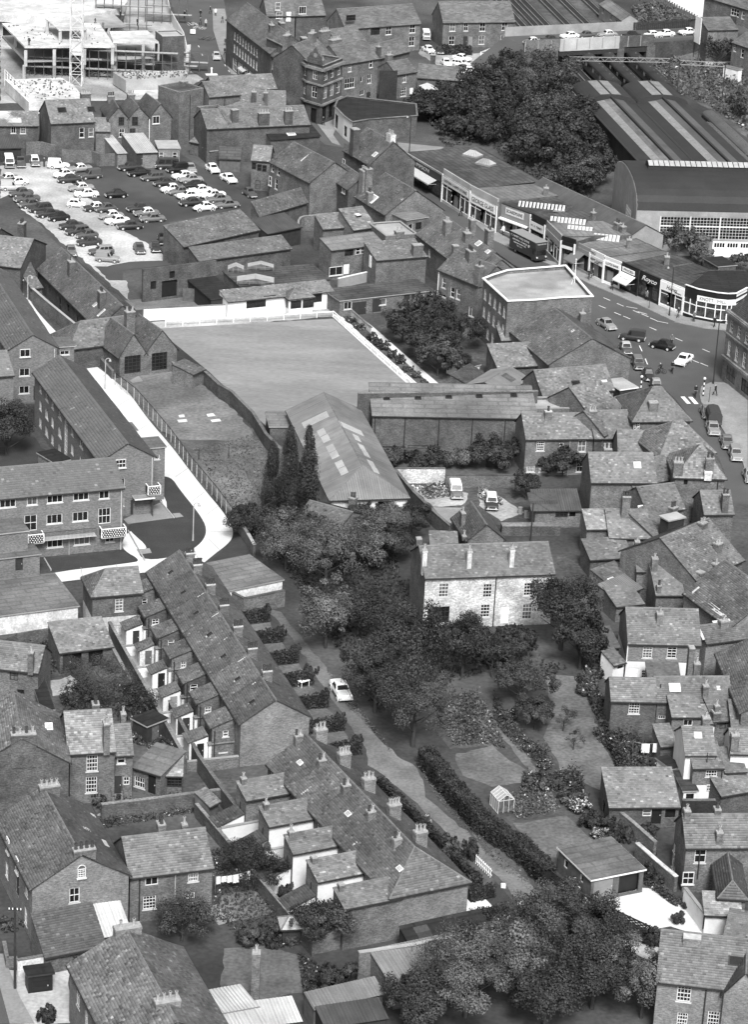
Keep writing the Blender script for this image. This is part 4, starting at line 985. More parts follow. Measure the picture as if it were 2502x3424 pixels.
def HEAP(label,x,y,items,m,name='timber_stack',a=0.):
 root=tag(empty(name,x,y,a),label,'timber');rr=random.Random(len(label))
 for i in range(items):b=MB();l=1.6+2*rr.random();t=rr.random()*.5-.25;b.bar((rr.random()*1.2-l/2,(i-items/2)*.32,.08+.1*(i%3)),(rr.random()*1.2+l/2,(i-items/2)*.32+t,.1+.12*(i%2)),.22,0,.07);b.build('plank',[m],root)
def LINES(pts,w,l,name='road_marking',label=None):
 """painted dashes on the road, each at its own place"""
 b=MB();x0,y0=pts[0][:2]
 for x,y,a in pts:
  c,s=math.cos(a),math.sin(a);q=lambda u,v:(x-x0+u*c-v*s,y-y0+u*s+v*c,0);b.poly([q(-l/2,-w/2),q(l/2,-w/2),q(l/2,w/2),q(-l/2,w/2)])
 o=b.build(name,['white_paint']);o.location=(x0,y0,.036);return tag(o,label,kind='structure')
def JOINTS(pts,w,l):
 o=LINES(pts,w,l,'path_joint');o.data.materials[0]=MT['render_grey'];o.location.z=.024
def BOARD(label,x,y,a,w,h,z0,text=None,m='white_paint',ts=.5):
 root=tag(empty('sign_board',x,y,a),label,'sign');b=MB();b.box(-w/2,-.05,z0,w/2,.05,z0+h);b.build('panel',[m],root)
 for s in(-.8,.8):p=MB();p.box(s*w/2-.06,.05,0,s*w/2+.06,.15,z0+h);p.build('post',['timber_dark'],root)
 if text:lettering(root,text,(0,-.06,z0+h/2),0,ts,'black_paint',w*.85)
 return root
def GANTRY(label,p,q,z):
 a=math.atan2(q[1]-p[1],q[0]-p[0]);L=math.hypot(q[0]-p[0],q[1]-p[1]);root=tag(empty('overhead_line_gantry',p[0],p[1],a),label,'gantry');b=MB()
 for zz in(z,z+.8):b.bar((0,0,zz),(L,0,zz),.12)
 n=int(L/.9)
 for i in range(n):b.bar((L*i/n,0,z+.8*(i%2)),(L*(i+1)/n,0,z+.8*((i+1)%2)),.07)
 b.build('girder',['render_grey'],root)
 for xx in(0,L):s=MB();s.bar((xx,0,0),(xx,0,z+.8),.2);s.build('stanchion',['iron'],root)
def KNOTT(name,label,x,y,pts):
 root=tag(empty(name,x,y),label,'shop');n=len(pts);h=4.3
 for i in range(5):
  p,q=Vector((*pts[i],0)),Vector((*pts[i+1],0));d=(q-p).normalized();nr=d.cross(Vector((0,0,1)));L=(q-p).length;a=math.atan2(d.y,d.x);wht=i==4
  f=MB();wall_face(f,p,d,L,3.0,4.9,[]);f.build('fascia',['white_paint' if wht else 'black_paint'],root)
  s=MB();s.box(0,-.12,0,L,.05,.5);o=s.build('stall_riser',['white_paint' if wht else 'black_paint'],root);o.location=p;o.rotation_euler=(0,0,a)
  w=MB();w.poly([p+Vector((0,0,.5)),q+Vector((0,0,.5)),q+Vector((0,0,3)),p+Vector((0,0,3))]);w.build('shop_window',['whitewash' if wht else 'shop_glass'],root)
  if not wht:
   g=MB();k=2
   for j in range(k+1):u=L*j/k;g.box(u-.06,-.09,.5,u+.06,.02,3.)
   g.box(0,-.08,2.2,L,.01,2.32);g.box(0,-.08,.5,L,.01,.66);o=g.build('window_frame',['white_paint'],root);o.location=p;o.rotation_euler=(0,0,a)
   gd=MB();rr=random.Random(i)
   for j in range(7):gx=.2+rr.random()*(L-.7);gd.box(gx,.0,.7,gx+.3,.2,1.+rr.random()*.9)
   o=gd.build('display_goods',['cloth_pale'],root);o.location=p-nr*.3;o.rotation_euler=(0,0,a)
 for z in(3.4,4.2):
  s=MB();p,q=Vector((*pts[4],z)),Vector((*pts[5],z));nr=(q-p).normalized().cross(Vector((0,0,1)));s.bar(p+nr*.03,q+nr*.03,.06,0,.25);s.build('black_band',['black_paint'],root)
 b=MB()
 for i in range(1,4):p,q=Vector((*pts[i],0)),Vector((*pts[i+1],0));d=(q-p).normalized();nr=d.cross(Vector((0,0,1)));b.poly([p+nr*.06+Vector((0,0,3.05)),q+nr*.06+Vector((0,0,3.05)),q+nr*.06+Vector((0,0,3.95)),p+nr*.06+Vector((0,0,3.95))])
 b.build('sign_board',['white_paint'],root)
 for i,t in((1,'KNOTT'),(2,'MILL')):
  p,q=Vector((*pts[i],0)),Vector((*pts[i+1],0));d=(q-p).normalized();nr=d.cross(Vector((0,0,1)));m=(p+q)/2+nr*.09;lettering(root,t,(m.x,m.y,3.5),math.atan2(d.y,d.x),.75,'black_paint',(q-p).length*(.72 if i==1 else .8))
 r=MB();r.poly([(*p,h)for p in pts]);r.build('roof',['felt_black'],root);c=MB()
 for i in range(5):p,q=Vector((*pts[i],4.95)),Vector((*pts[i+1],4.95));c.bar(p,q,.3,0,.12)
 c.build('coping',['whitewash'],root);w=MB()
 for i in range(5,n):p,q=Vector((*pts[i],0)),Vector((*pts[(i+1)%n],0));wall_face(w,p,(q-p).normalized(),(q-p).length,0,4.4,[])
 w.build('wall',['brick_dark'],root)
def LANTERN(name,label,x,y,a,w,l,z,hip=False):
 root=tag(empty(name,x,y,a,z),label,'roof light');b=MB();b.box(-w/2,-l/2,0,w/2,l/2,.3);b.build('kerb',['grey_paint'],root);n=max(4,int(w/.6));i0=w*.3 if hip else 0.
 for s in(-1,1):
  for i in range(n):
   f0,f1=i/n+.01,(i+1)/n-.02;X=lambda f,t:(-w/2+w*f)*(1-t)+(-w/2+i0+(w-2*i0)*f)*t
   p=[(X(f0,0),s*l/2,.3),(X(f1,0),s*l/2,.3),(X(f1,1),0,.3+l*.35),(X(f0,1),0,.3+l*.35)];g=MB();g.poly(p if s<0 else p[::-1]);g.build('pane',['felt_pale' if hip else 'lead_pale'],root)
 for s in(-1,1):g=MB();g.poly([(s*w/2,-l/2,.3),(s*w/2,l/2,.3),(s*(w/2-i0),0,.3+l*.35)][::s]);g.build('end_pane',['glazing_pale' if hip else 'felt'],root)
def STAIRS(name,label,x,y,a,n):
 root=tag(empty(name,x,y,a),label,'stairs')
 for i in range(n):b=MB();u=i*.34+(1.2 if i>n//2 else 0);b.box(u,-.75,0,u+.33,.75,.17*(i+1));b.build('step',['stone'],root)
def AWNINGS(name,label,pts,a):
 root=tag(empty(name,pts[0][0],pts[0][1]),label,'awning')
 for x,y,z in pts:
  q=MB();q.poly([(-1.8,0,z),(-1.8,-1.8,z-.7),(1.8,-1.8,z-.7),(1.8,0,z)][::-1]);q.poly([(-1.8,0,z-.04),(-1.8,-1.8,z-.74),(1.8,-1.8,z-.74),(1.8,0,z-.04)]);q.poly([(-1.8,-1.8,z-.7),(-1.8,-1.8,z-.95),(1.8,-1.8,z-.95),(1.8,-1.8,z-.7)][::-1])
  o=q.build('canvas',['cloth_pale'],root);o.location=(x-pts[0][0],y-pts[0][1],0);o.rotation_euler=(0,0,a)
  for s in(-1.7,1.7):k=MB();k.bar((s,-1.8,0),(s,-1.8,z-.75),.06);k.bar((s,0,z-.1),(s,-1.8,z-.75),.05);k.build('frame',['iron'],o)
def PEDIMENT(name,label,x,y,a,w,z):
 root=tag(empty(name,x,y,a,z),label,'gable');b=MB();b.box(-w/2,-.2,0,w/2,.3,.9);b.build('base',['stone_dark'],root);g=MB()
 pr=[(-w*.45,.9),(-w*.36,1.7),(-w*.22,2.1),(0,3.2),(w*.22,2.1),(w*.36,1.7),(w*.45,.9)]
 g.poly([(u,-.1,v)for u,v in pr][::-1]);g.poly([(u,.3,v)for u,v in pr])
 for p,q in zip(pr,pr[1:]):g.poly([(p[0],-.1,p[1]),(q[0],-.1,q[1]),(q[0],.3,q[1]),(p[0],.3,p[1])])
 g.build('gable_stone',['stone_dark'],root);c=MB();c.tube((0,-.16,1.6),(0,-.09,1.6),.45,n=14);c.build('roundel',['stone'],root)
 for s in(-1,1):f=MB();f.tube((s*w*.45,.1,.9),(s*w*.45,.1,1.8),.16,.02,6);f.build('finial',['stone'],root)
def CANVAS(label,x,y,a):
 root=tag(empty('canvas_truck',x,y,a),label,'truck');b=MB();b.box(-2.2,-.95,.6,1.2,.95,.95);b.build('bed',['paint_2'],root);c=MB();n=6;secs=[]
 for xx in(-2.2,1.2):secs.append([(xx,-.95,.95),(xx,-.95,1.9),(xx,-.7,2.3),(xx,0,2.45),(xx,.7,2.3),(xx,.95,1.9),(xx,.95,.95)])
 loft(c,secs);c.build('canvas_tilt',['cloth_dark'],root);d=MB();loft(d,[[(1.22,-.85,.5),(1.22,.85,.5),(1.22,.8,2.0),(1.22,-.8,2.0)],[(2.0,-.85,.5),(2.0,.85,.5),(1.8,.7,1.9),(1.8,-.7,1.9)],[(3.0,-.7,.5),(3.0,.7,.5),(2.9,.6,1.15),(2.9,-.6,1.15)]]);d.build('cab',['paint_3'],root)
 for xx in(-1.3,2.2):
  for s in(-1,1):w=MB();w.tube((xx,s*.8-.1,.38),(xx,s*.8+.1,.38),.38,n=12);w.build('wheel',['rubber'],root)
def SITE_DRUM(label,x,y,r,h):
 root=tag(empty('round_building',x,y),label,'building');b=MB();n=40
 for i in range(n):
  t0,t1=2*math.pi*i/n,2*math.pi*(i+1)/n;c=lambda t,q,z:(q*math.cos(t),q*math.sin(t),z)
  b.poly([c(t0,r*.9,0),c(t1,r*.9,0),c(t1,r*.9,h),c(t0,r*.9,h)],1 if i%3 else 2);b.poly([c(t0,r,h),c(t1,r,h),c(t1,r,h+1.6),c(t0,r,h+1.6)]);b.poly([c(t0,r*.9,h),c(t1,r*.9,h),c(t1,r,h),c(t0,r,h)][::-1])
 b.poly([(r*math.cos(2*math.pi*i/n),r*math.sin(2*math.pi*i/n),h+1.6)for i in range(n)]);b.build('drum',['concrete_white','glass','concrete'],root)
 for i in range(12):t=2*math.pi*i/12;p=MB();p.tube((r*.97*math.cos(t),r*.97*math.sin(t),0),(r*.97*math.cos(t+.08),r*.97*math.sin(t+.08),h),.3,n=8);p.build('pillar',['concrete'],root)
def TRAINSHED2(x,y,a,L,W,h,hood):
 root=TRAINSHED('train_shed','twin bay train shed with long glazed strips and black rounded hoods',x,y,a,L,W,h,hood)
 root.scale=(1,-1,1) # bays lie to the right of the left-hand wall
def BRIDGE(name,label,x,y,a,L,w,z):
 root=tag(empty(name,x,y,a),label,'bridge');b=MB();b.box(0,0,z-1.1,L,w,z);b.build('deck',['asphalt'],root)
 for i,(u0,u1,m)in enumerate(((0,L*.27,'brick'),(L*.27,L*.73,'concrete'),(L*.73,L,'brick_dark'))):p=MB();p.box(u0+.01,-.35,z-1.4 if i==1 else z-1.2,u1-.01,-.02,z+1.2);p.build('parapet',[m],root)
 p=MB();p.box(0,w,z-1.2,L,w+.3,z+1.9);p.build('far_parapet',['render_grey'],root);g=MB();g.box(L*.27,-.2,z-2.4,L*.97,w,z-1.42);g.build('girder',['iron'],root)
 for u,t in((0,L*.26),(L*.72,1.6),(L*.95,2.)):q=MB();q.box(u,-.3,0,u+t,w,z-1.15);q.build('pier',['brick_dark'],root)
 for i in range(int(L/3)):s=MB();s.box(i*3.,-.42,z-1.1,i*3.+.2,-.36,z+1.1);s.build('rib',['render_grey'],root)
def EMBANK(top,z,foot):
 b=MB();b.poly([(*foot[0],0),(*foot[1],0),(*top[1],z),(*top[0],z)]);o=b.build('embankment',['rough_grass']);tag(o,'grassy bank rising to the bridge road',kind='structure')
def RAMP(q,z):
 a,b,c,d=q;m=MB();m.poly([(*a,.02),(*b,z),(*c,z),(*d,.02)]);m.poly([(*a,0),(*b,0),(*b,z),(*a,.02)],1);m.poly([(*c,0),(*d,0),(*d,.02),(*c,z)],1);m.poly([(*b,0),(*c,0),(*c,z),(*b,z)],1);tag(m.build('bridge_ramp',['asphalt','brick_dark']),'road ramp climbing to the railway bridge',kind='structure')
def ISLAND(label,x,y):
 root=tag(empty('traffic_island',x,y,.3),label,'traffic island');b=MB();b.box(-1.2,-.5,0,1.2,.5,.16);b.build('kerb',['whitewash'],root);p=MB();p.tube((0,0,.16),(0,0,1.2),.18,.16,8);p.tube((0,0,1.2),(0,0,1.5),.24,.2,8);p.build('bollard',['white_paint'],root)
# ---------------------------------------------------------------- the two terraces: every house built on its own, with its yard, wings, hedge and garden
ORD=['nearest','second','third','fourth','fifth','sixth','farthest']
def TERRACE_A(x,y,a,L,D,n=7):
 W=D/n;c,s=math.cos(a),math.sin(a);at=lambda u,v:(x+u*c-v*s,y+u*s+v*c)
 for i in range(n):
  lab='%s house with whitewashed yard, %s from the plain brick gable'%('end-of-terrace' if i in(0,n-1)else 'terraced',ORD[i])
  H('terraced_house',lab,'house',*at(L,i*W+.004),a+math.pi/2,W-.008,L,4.9,'g',2.25,'brick' if i else 'brick_pale','slate',
[('F',W*.3,3.7,.9,1.4,2,2,'s'),('F',W*.7,3.7,.9,1.4,2,2,'s'),('F',W*.3,1.4,.9,1.5,2,2,'s'),('F',W*.75,1.1,.9,2.,0,1,'d'),('B',W*.5,3.6,.85,1.2,2,2,'s')],
[(W-.45 if i<n-1 else W*.5,L*.43,.55,1.0,8.1,3+i%2,{'pk':'d','m':'brick','cap':'lead_pale'})],vo=0. if 0<i<n-1 else .1,
patches=[(1,W*.62,2.4,.4,.65,'f'),(1,W*.62,2.,.34,.2,'p')]+([(1,W*.1,3.9,.14,1.1,'p')]if i<n-1 else[]),group='houses of the long slate roofed terrace')
  rr=random.Random(i+5);j=lambda s:s*(rr.random()-.5);v0=i*W+2.0+j(.4);hh=3.6+j(.35);wd=1.8+j(.5)
  H('wing','','',*at(-2.4,v0+2.8),a-math.pi/2,2.8,2.38,hh,'m',.85,'brick_dark' if i%3 else 'brick','slate',[('R',1.2+j(.5),2.9,.6+.1*(i%3),.7,1+i%2,2,'s')],into=1,pipes=[('R',.25,0,3.4,'iron')])
  H('wing','','',*at(-2.7-wd,v0+2.5),a-math.pi/2,2.0+j(.4),wd,1.9+j(.3),'m',.6,'whitewash' if i!=4 else 'limewash','slate',[('R',wd*.6,1.,.75,1.7,(3,0,2,3,4,0,3)[i],1,'d')],into=1,gutter=False)
  H('wing','','',*at(-2.68,v0+.12),a,2.66,.3,2.1+j(.6),'m',.05,'whitewash' if i!=2 else 'limewash','slate',[('F',1.5,1.3,.8,1.0,2,2,'s')],into=1,gutter=False)
  polyline_wall('yard_wall','whitewashed yard wall behind the %s house of the long terrace'%ORD[i],[at(-5.6,i*W+.1),at(-.1,i*W+.1)],1.2,.22,'whitewash' if i else 'brick','render_grey',group='yard walls of the long terrace')
  v=(i+.05)*W
  hedge('garden_hedge','clipped dark hedge dividing the front gardens, %s from the brick gable'%ORD[i],[at(L+.8,v),at(L+5.6,v)],.9,1.35,'leaf_dark',60,.2,'hedges between the terrace front gardens',i)
  ground('garden_lawn',[at(L+.3,v+.9),at(L+5.5,v+.9),at(L+5.5,v+W-.6),at(L+.3,v+W-.6)],'lawn' if i%2 else 'rough_grass',.014+.001*i)
  bush('bush','dark shrub at the gate of the terrace front garden, %s from the brick gable'%ORD[i],*at(L+5.9,v+1.6),.7,1.3,'leaf_dark',i,'gate shrubs of the terrace front gardens')
 polyline_wall('yard_wall','brick back wall along the rear yards of the long terrace',[at(-5.7,-.2),at(-5.7,D)],1.7,.25,'brick_dark','stone')
 ground('back_yard',[at(-6.2,0),at(-.05,0),at(-.05,D),at(-6.2,D)],'pavement',.01)
def TERRACE_B(x,y,a,L,D,h,n=5):
 W=D/n;c,s=math.cos(a),math.sin(a);at=lambda u,v:(x+u*c-v*s,y+u*s+v*c);O_=ORD[:4]+['farthest']
 for i in range(n):
  lab='terraced cottage with white rear walls, %s from the hipped near end'%O_[i]if i else 'end cottage with hipped slate roof and long plain brick side wall'
  H('terraced_cottage',lab,'house',*at(L,i*W+.004),a+math.pi/2,W-.008,L,h,'g',2.5,'brick' if i else 'brick_pale','slate',
[('F',W*.3,3.5,.9,1.3,2,2,'s'),('F',W*.7,1.2,.9,2.,0,1,'d'),('F',W*.3,1.3,.9,1.4,2,2,'s'),('B',W*.2,3.6,.8,1.,2,2,'s')],
[(W-.4,L*.32,.7,1.2,7.7,3+i%2,{'m':'brick_pale'}),(W-.35,L*.62,.6,.8,7.4,2,{'pk':'m'})],hl=3.4 if i==0 else 0.,vo=0.,
patches=[(1,W*.35,1.2+.3*(i%3),.2,1.2,'p')]if i%2 else[(1,W*.6,2.6,.8,.5,'s')],group='cottages of the terrace at the lower centre')
  ww=2.4+.25*math.sin(i*2.3)
  H('wing','','',*at(-4.6,i*W+(.15 if i else 0)),a,5.6,ww,4.1 if i else 4.4,'m',.8,'brick','slate',[],[(.5,ww*.8,.5,.5,5.5 if i else 5.8,1 if i>1 else 0,{'z0':2.5})],into=1,pipes=[('L',ww*.5,0,3.3,'iron')],fmat=('F','whitewash' if i in(1,2,3)else 'brick'))
  H('wing','','',*at(-7.3,i*W+.3+ww*.8),a-math.pi/2,ww*.8,2.6,1.6,'m',.9,'whitewash' if i else 'brick','slate_dark',into=1,gutter=False)
  if i>2:polyline_wall('yard_wall','white yard wall behind the %s cottage of the lower terrace'%O_[i],[at(-7.2,i*W),at(-.2,i*W)],1.6,.22,'whitewash','render_grey',group='yard walls of the lower terrace')
  hedge('garden_hedge','clipped hedge by the lane in front of the %s lower terrace cottage'%O_[i],[at(L+.6,i*W+.1),at(L+4.2,i*W+.1)],.8,1.2,'leaf_dark',60,.2,'hedges of the lower terrace front gardens',i+20)
  if i:hedge('garden_hedge','lane side hedge before the %s lower terrace cottage'%O_[i],[at(L+4.3,i*W+.3),at(L+4.3,i*W+W-.4)],.8,1.1,'leaf_dark',60,.2,'lane side hedges of the lower terrace',i+30)
  ground('front_garden',[at(L+.2,i*W+.5),at(L+3.9,i*W+.5),at(L+3.9,i*W+W-.3),at(L+.2,i*W+W-.3)],'earth' if i else 'path_white',.014+.001*i)
 polyline_wall('yard_wall','brick back wall along the yards of the lower terrace',[at(-7.5,0),at(-7.5,D)],1.5,.25,'brick_dark','stone')

# ================================================================ the place (metres; camera stands over the origin, looking along +Y)
ground('ground',[(-400,100),(400,100),(600,1500),(-600,1500)],'ground',-.02)
ground('high_street',[(-53.37,624.92),(-41.01,628.1),(-36.13,587.38),(-32.15,556.61),(-28.86,543.94),(-32.76,537.86),(-38.25,541.83),(-42.92,565.26),(-46.49,584.88)],'asphalt',.004)
ground('high_street',[(-38.45,544.41),(-29.02,546.54),(-21.81,535.17),(-14.52,519.45),(-9.38,525.41),(-9.07,495.3),(-12.52,496.8),(-20.96,518.07)],'asphalt',.006)
ground('high_street',[(-11.62,503.71),(-5.85,502.65),(7.06,501.95),(2.84,492.27),(9.27,477.76),(13.71,460.48),(18.91,442.04),(29.37,424.22),(26.25,420.4),(17.18,432.13),(8.38,443.73),(-5.59,491.65)],'asphalt',.008)
ground('high_street',[(25.95,425.27),(29.44,425.89),(40.6,408.66),(47.21,402.21),(52.49,400.86),(59.3,404.98),(62.57,393.09),(59.55,368.6),(54.48,327.44),(42.9,330.01),(40.76,365.5),(34.48,369.01),(33.67,388.4),(30.73,402.44)],'asphalt',.01)
ground('pavement',[(.3,492.84),(1.96,496.46),(9.27,477.76),(13.71,460.48),(18.22,445.49),(25.93,431.14),(32.44,426.42),(37.34,417.5),(46.27,405.05),(53.43,403.25),(56.05,407.45),(55.57,402.86),(52.38,399.74),(48.67,400.23),(44.4,402.49),(39.5,410.02),(32.1,419.8),(27.98,426.46),(17.35,440.86),(13.12,454.69),(7.08,475.29)],'pavement',.01,thick=.12)
ground('pavement',[(45.28,370.05),(45.8,373.37),(47.55,375.62),(49.32,375.56),(52.29,371.78),(48.66,337.28),(48.71,343.97),(47.1,357.2),(45.21,366.82)],'pavement',.01,thick=.12)
ground('pavement',[(-41.62,607.95),(-38.94,608.62),(-35.53,578.56),(-32.15,556.61),(-29.63,546.4),(-33.46,548.19),(-36.86,565.26),(-39.86,586.48)],'pavement',.01,thick=.12)
ground('pavement',[(-16.87,518.95),(-14.43,517.08),(-9.9,522.86),(-11.34,503.77),(-9.67,496.28),(-11.43,498.14),(-14.83,512.27)],'pavement',.01,thick=.12)
ground('pavement',[(.77,500.65),(9.34,499.08),(8.19,495.54),(1.43,493.07)],'pavement',.014,thick=.12)
LINES([(34.55,412.28,-.92),(33.6,408.24,-.915),(35.8,405.18,-.915),(37.11,403.52,-.915),(38.79,406.67,-.92),(39.99,405.13,-.92),(41.21,403.3,-.92),(40.76,398.77,-.915),(44.31,394.26,-.915),(48.0,389.74,-.915),(45.94,384.6,-.906),(47.14,383.28,-.907),(36.49,409.74,-.92)],.14,1.6)
LINES([(38.24,389.14,-1.489),(38.67,383.3,-1.509)],.14,2.6)
LINES([(42.49,402.17,-.429),(38.21,408.64,-.363),(39.71,406.22,-.703)],.14,1.8)
LINES([(43.09,367.45,-1.341),(44.18,367.49,-1.343)],.6,2.9,'zebra_crossing')
LINES([(-41.74,570.91,-1.383),(-40.47,563.6,-1.383),(-39.06,556.38,-1.383),(-35.11,555.12,-1.389),(-34.01,550.28,-1.389)],.14,1.6)
SHOP('shop','long low shop with TIMPSON in white on its dark fascia',1.76,478.34,-1.112,15.6,15,4.2,fm='dark_paint',text='TIMPSON',tm='cloth_pale',ts=.9,wallm='render_grey',tw=6.0,fz=(3.0,4.2),rm='felt',awning=(4,14,2.9,1.7,2.3,'cloth_pale','',''),pil='dark_paint',par=.3)
SHOP('shop','pale fronted shop signed EASTERN CARPET STORES',8.83,462.62,-1.127,10.76,14,5.3,fm='concrete',wallm='concrete',board=(.3,10.2,3.5,4.7,'cream_paint'),text='EASTERN CARPET STORES',ts=.6,fz=(3.4,4.9),rm='felt',par=.6)
SHOP('shop','pale fronted shop with big black letters GEORGE GLASS',13.52,452.77,-1.047,8.61,14,5.3,fm='concrete',wallm='concrete',board=(.2,8.2,3.1,4.5,'white_paint'),text='GEORGE GLASS',ts=1.1,fz=(3.0,4.6),rm='felt_grey',par=.6)
SHOP('shop','dark fronted shop signed BOARDMANS behind the removal van',17.93,446.61,-.861,8.2,13,5.0,fm='grey_paint',wallm='felt',board=(2.2,6.6,3.6,4.7,'cream_paint'),text='BOARDMANS',ts=.8,fz=(2.8,4.9),rm='felt',awning=(0,8,2.8,.6,2.7,'white_paint','',''),par=.2)
SHOP('shop','shop with white board W F TERRY under a black parapet',23.28,439.31,-1.028,4.24,12,5.0,fm='black_paint',wallm='black_paint',board=(.1,3.9,3.0,4.3,'cream_paint'),text='W. F. TERRY',ts=.5,fz=(2.8,4.6),rm='felt',par=.5)
SHOP('shop','shop with pale fascia beside the WF Terry shop',25.6,436.59,-1.308,8.41,12,4.9,fm='render_grey',wallm='render_grey',fz=(3.0,4.0),rm='felt_grey',par=.3)
SHOP('shop','narrow shop with wide glass front and black parapet',27.85,428.13,-.723,2.76,12,4.8,fm='black_paint',wallm='black_paint',board=(.2,2.4,3.3,3.8,'cream_paint'),fz=(3.2,4.4),rm='felt_grey',par=.4)
SHOP('shop','shop with deep grey awning over the pavement',30.13,427.58,-1.028,4.15,11,4.2,fm='grey_paint',wallm='grey_paint',fz=(3.1,3.9),rm='felt_grey',awning=(.1,2.9,3.3,2.2,1.9,'cloth_mid','',''),par=.3)
SHOP('shop','shop signed MACS ARMY and NAVY STORES',32.31,423.79,-1.03,3.86,11,4.3,fm='cream_paint',wallm='cream_paint',text='ARMY & NAVY',ts=.6,fz=(2.6,3.7),rm='felt_grey',extra=[('MACS',.9,4.15,.55,'black_paint',1.3),('STORES',2.0,2.8,.3,'black_paint',1.2)],tw=3.4,par=.3)
SHOP('bank','small bank with white fascia lettered LLOYDS BANK',34.39,420.53,-.871,3.65,11,4.2,fm='white_paint',wallm='cream_paint',text='LLOYDS BANK',ts=.55,fz=(3.1,3.9),rm='felt_grey',par=.3)
SHOP('shop','black fronted shop PRICES with a white sunblind',36.87,418.04,-.979,4.41,11,4.2,fm='black_paint',wallm='black_paint',board=(.5,3.6,3.2,3.9,'white_paint'),text='-PRICES-',ts=.5,fz=(2.8,4.2),rm='felt',awning=(.3,3.9,3.0,1.8,2.0,'cloth_white','Prices','cloth_mid'),pil='black_paint',par=.3)
SHOP('shop','black fronted shop with white script Royco',39.51,414.65,-.965,5.09,11,4.0,fm='black_paint',wallm='black_paint',text='Royco',tm='white_paint',ts=1.1,fz=(2.7,4.1),rm='felt',shear=.35,pil='black_paint',tw=3.6,par=.3)
SHOP('shop','white fronted bakery signed Hames',42.51,410.42,-.903,5.28,11,4.0,fm='white_paint',wallm='cream_paint',text='Hames',ts=.9,fz=(2.8,4.1),rm='felt',shear=.3,extra=[('BAKERS',4.1,3.1,.28,'black_paint',1.4)],tw=2.4,par=.3)
KNOTT('corner_shop','rounded corner shop lettered KNOTT MILL with black and white front',45.9,406.28,[(.0,.0),(1.76,-1.88),(4.53,-3.22),(6.25,-3.5),(7.56,-3.08),(9.54,.12),(12.04,5.12),(10.54,11.12),(4.5,10.0)])
H('rear_hall','long dark roofed hall behind the row of shops','hall',22.66,457.0,-1.019,30.07,7.5,4.2,'g',2.0,'render_grey','corrugated_dark',[],[(28.55,.35,.8,.8,6.0,1),(27.11,.3,1.1,.9,6.2,2,{'pk':'d'}),(20.05,.37,.7,.7,6.0,1)])
LANTERN('roof_lantern','white ribbed roof light on the Boardmans roof',25.28,444.97,-.18,8.0,2.0,4.7,False)
LANTERN('roof_lantern','white ribbed roof light behind the WF Terry shop',29.31,437.47,-.18,6.0,2.2,4.5,False)
LANTERN('roof_lantern','small white ribbed roof light behind the glass fronted shop',31.09,433.67,-.18,4.2,2.2,4.3,False)
LANTERN('roof_lantern','white ribbed roof light near the rear hall gable',35.28,430.81,-.18,4.4,2.2,4.0,False)
LANTERN('roof_lantern','glazed roof lantern on the Timpson roof, upper of two',14.17,478.46,-.6,3.0,2.2,4.2,True)
LANTERN('roof_lantern','glazed roof lantern on the Timpson roof, lower of two',16.4,473.16,-.6,3.0,2.2,4.2,True)
CHIM('roof_stack','brick stack on the roof behind the Royco shop',43.99,418.62,5.6,.8,.8,'brick')
CHIM('roof_stack','brick stack at the foot of the rear hall gable',38.52,426.23,5.8,.8,.8,'brick')
CHIM('roof_stack','brick stack at the end of the hip roof by the station trees',26.09,451.52,6.6,.8,.8,'brick')
H('shed','small dark flat roofed hut among bushes behind the corner shop','shed',52.84,424.02,.424,3.28,4.63,2.6,'f',.0,'brick_dark','felt_black')
LORRY('long dark removal van with white lettering parked by the shops',23.02,432.75,-1.015,[('P. FAHEY AND SONS',2.9,.5,5.2),('REMOVALS - STORAGE',2.35,.35,4.2),('HOUSEHOLD ESTIMATES FREE',1.9,.28,3.6),('TEL. ALT.',1.5,.25,1.8)])
P('stone_building','gothic stone fronted shop building with arched windows at the right edge','building',49.03,377.17,[(.0,.0),(8.3,-24.64),(17.78,-21.45),(9.48,3.19)],10.2,'stone','slate_far_dark',[(0,1.6,8.6,.95,1.6,2,3,'a'),(0,1.6,5.3,.95,2.1,2,3,'a'),(0,2.9,1.7,3.0,2.0,3,2,'k'),(0,4.15,8.6,.95,1.6,2,3,'a'),(0,4.15,5.3,.95,2.1,2,3,'a'),(0,6.7,8.6,.95,1.6,2,3,'a'),(0,6.7,5.3,.95,2.1,2,3,'a'),(0,8.0,1.7,3.0,2.0,3,2,'k'),(0,9.25,8.6,.95,1.6,2,3,'a'),(0,9.25,5.3,.95,2.1,2,3,'a'),(0,11.8,8.6,.95,1.6,2,3,'a'),(0,11.8,5.3,.95,2.1,2,3,'a'),(0,13.1,1.7,3.0,2.0,3,2,'k'),(0,14.35,8.6,.95,1.6,2,3,'a'),(0,14.35,5.3,.95,2.1,2,3,'a'),(0,16.9,8.6,.95,1.6,2,3,'a'),(0,16.9,5.3,.95,2.1,2,3,'a'),(0,18.2,1.7,3.0,2.0,3,2,'k'),(0,19.45,8.6,.95,1.6,2,3,'a'),(0,19.45,5.3,.95,2.1,2,3,'a'),(0,22.0,8.6,.95,1.6,2,3,'a'),(0,22.0,5.3,.95,2.1,2,3,'a'),(0,23.3,1.7,3.0,2.0,3,2,'k'),(0,24.55,8.6,.95,1.6,2,3,'a'),(0,24.55,5.3,.95,2.1,2,3,'a')],'stone',.3,[(3.6,.4,.35,[0]),(7.2,.2,.2,[0]),(10.3,.4,.4,[0])])
H('gothic_gable','steep slate roof of the gothic building at the right edge','roof',49.38,377.08,-1.246,25.5,9.4,10.45,'g',4.2,'stone','slate_dark',(),(),far=False)
LAMP('street_lamp','tall dark lamp standard at the street corner by the zebra crossing',47.65,374.84,.3,9.2,'iron',1.2,.1)
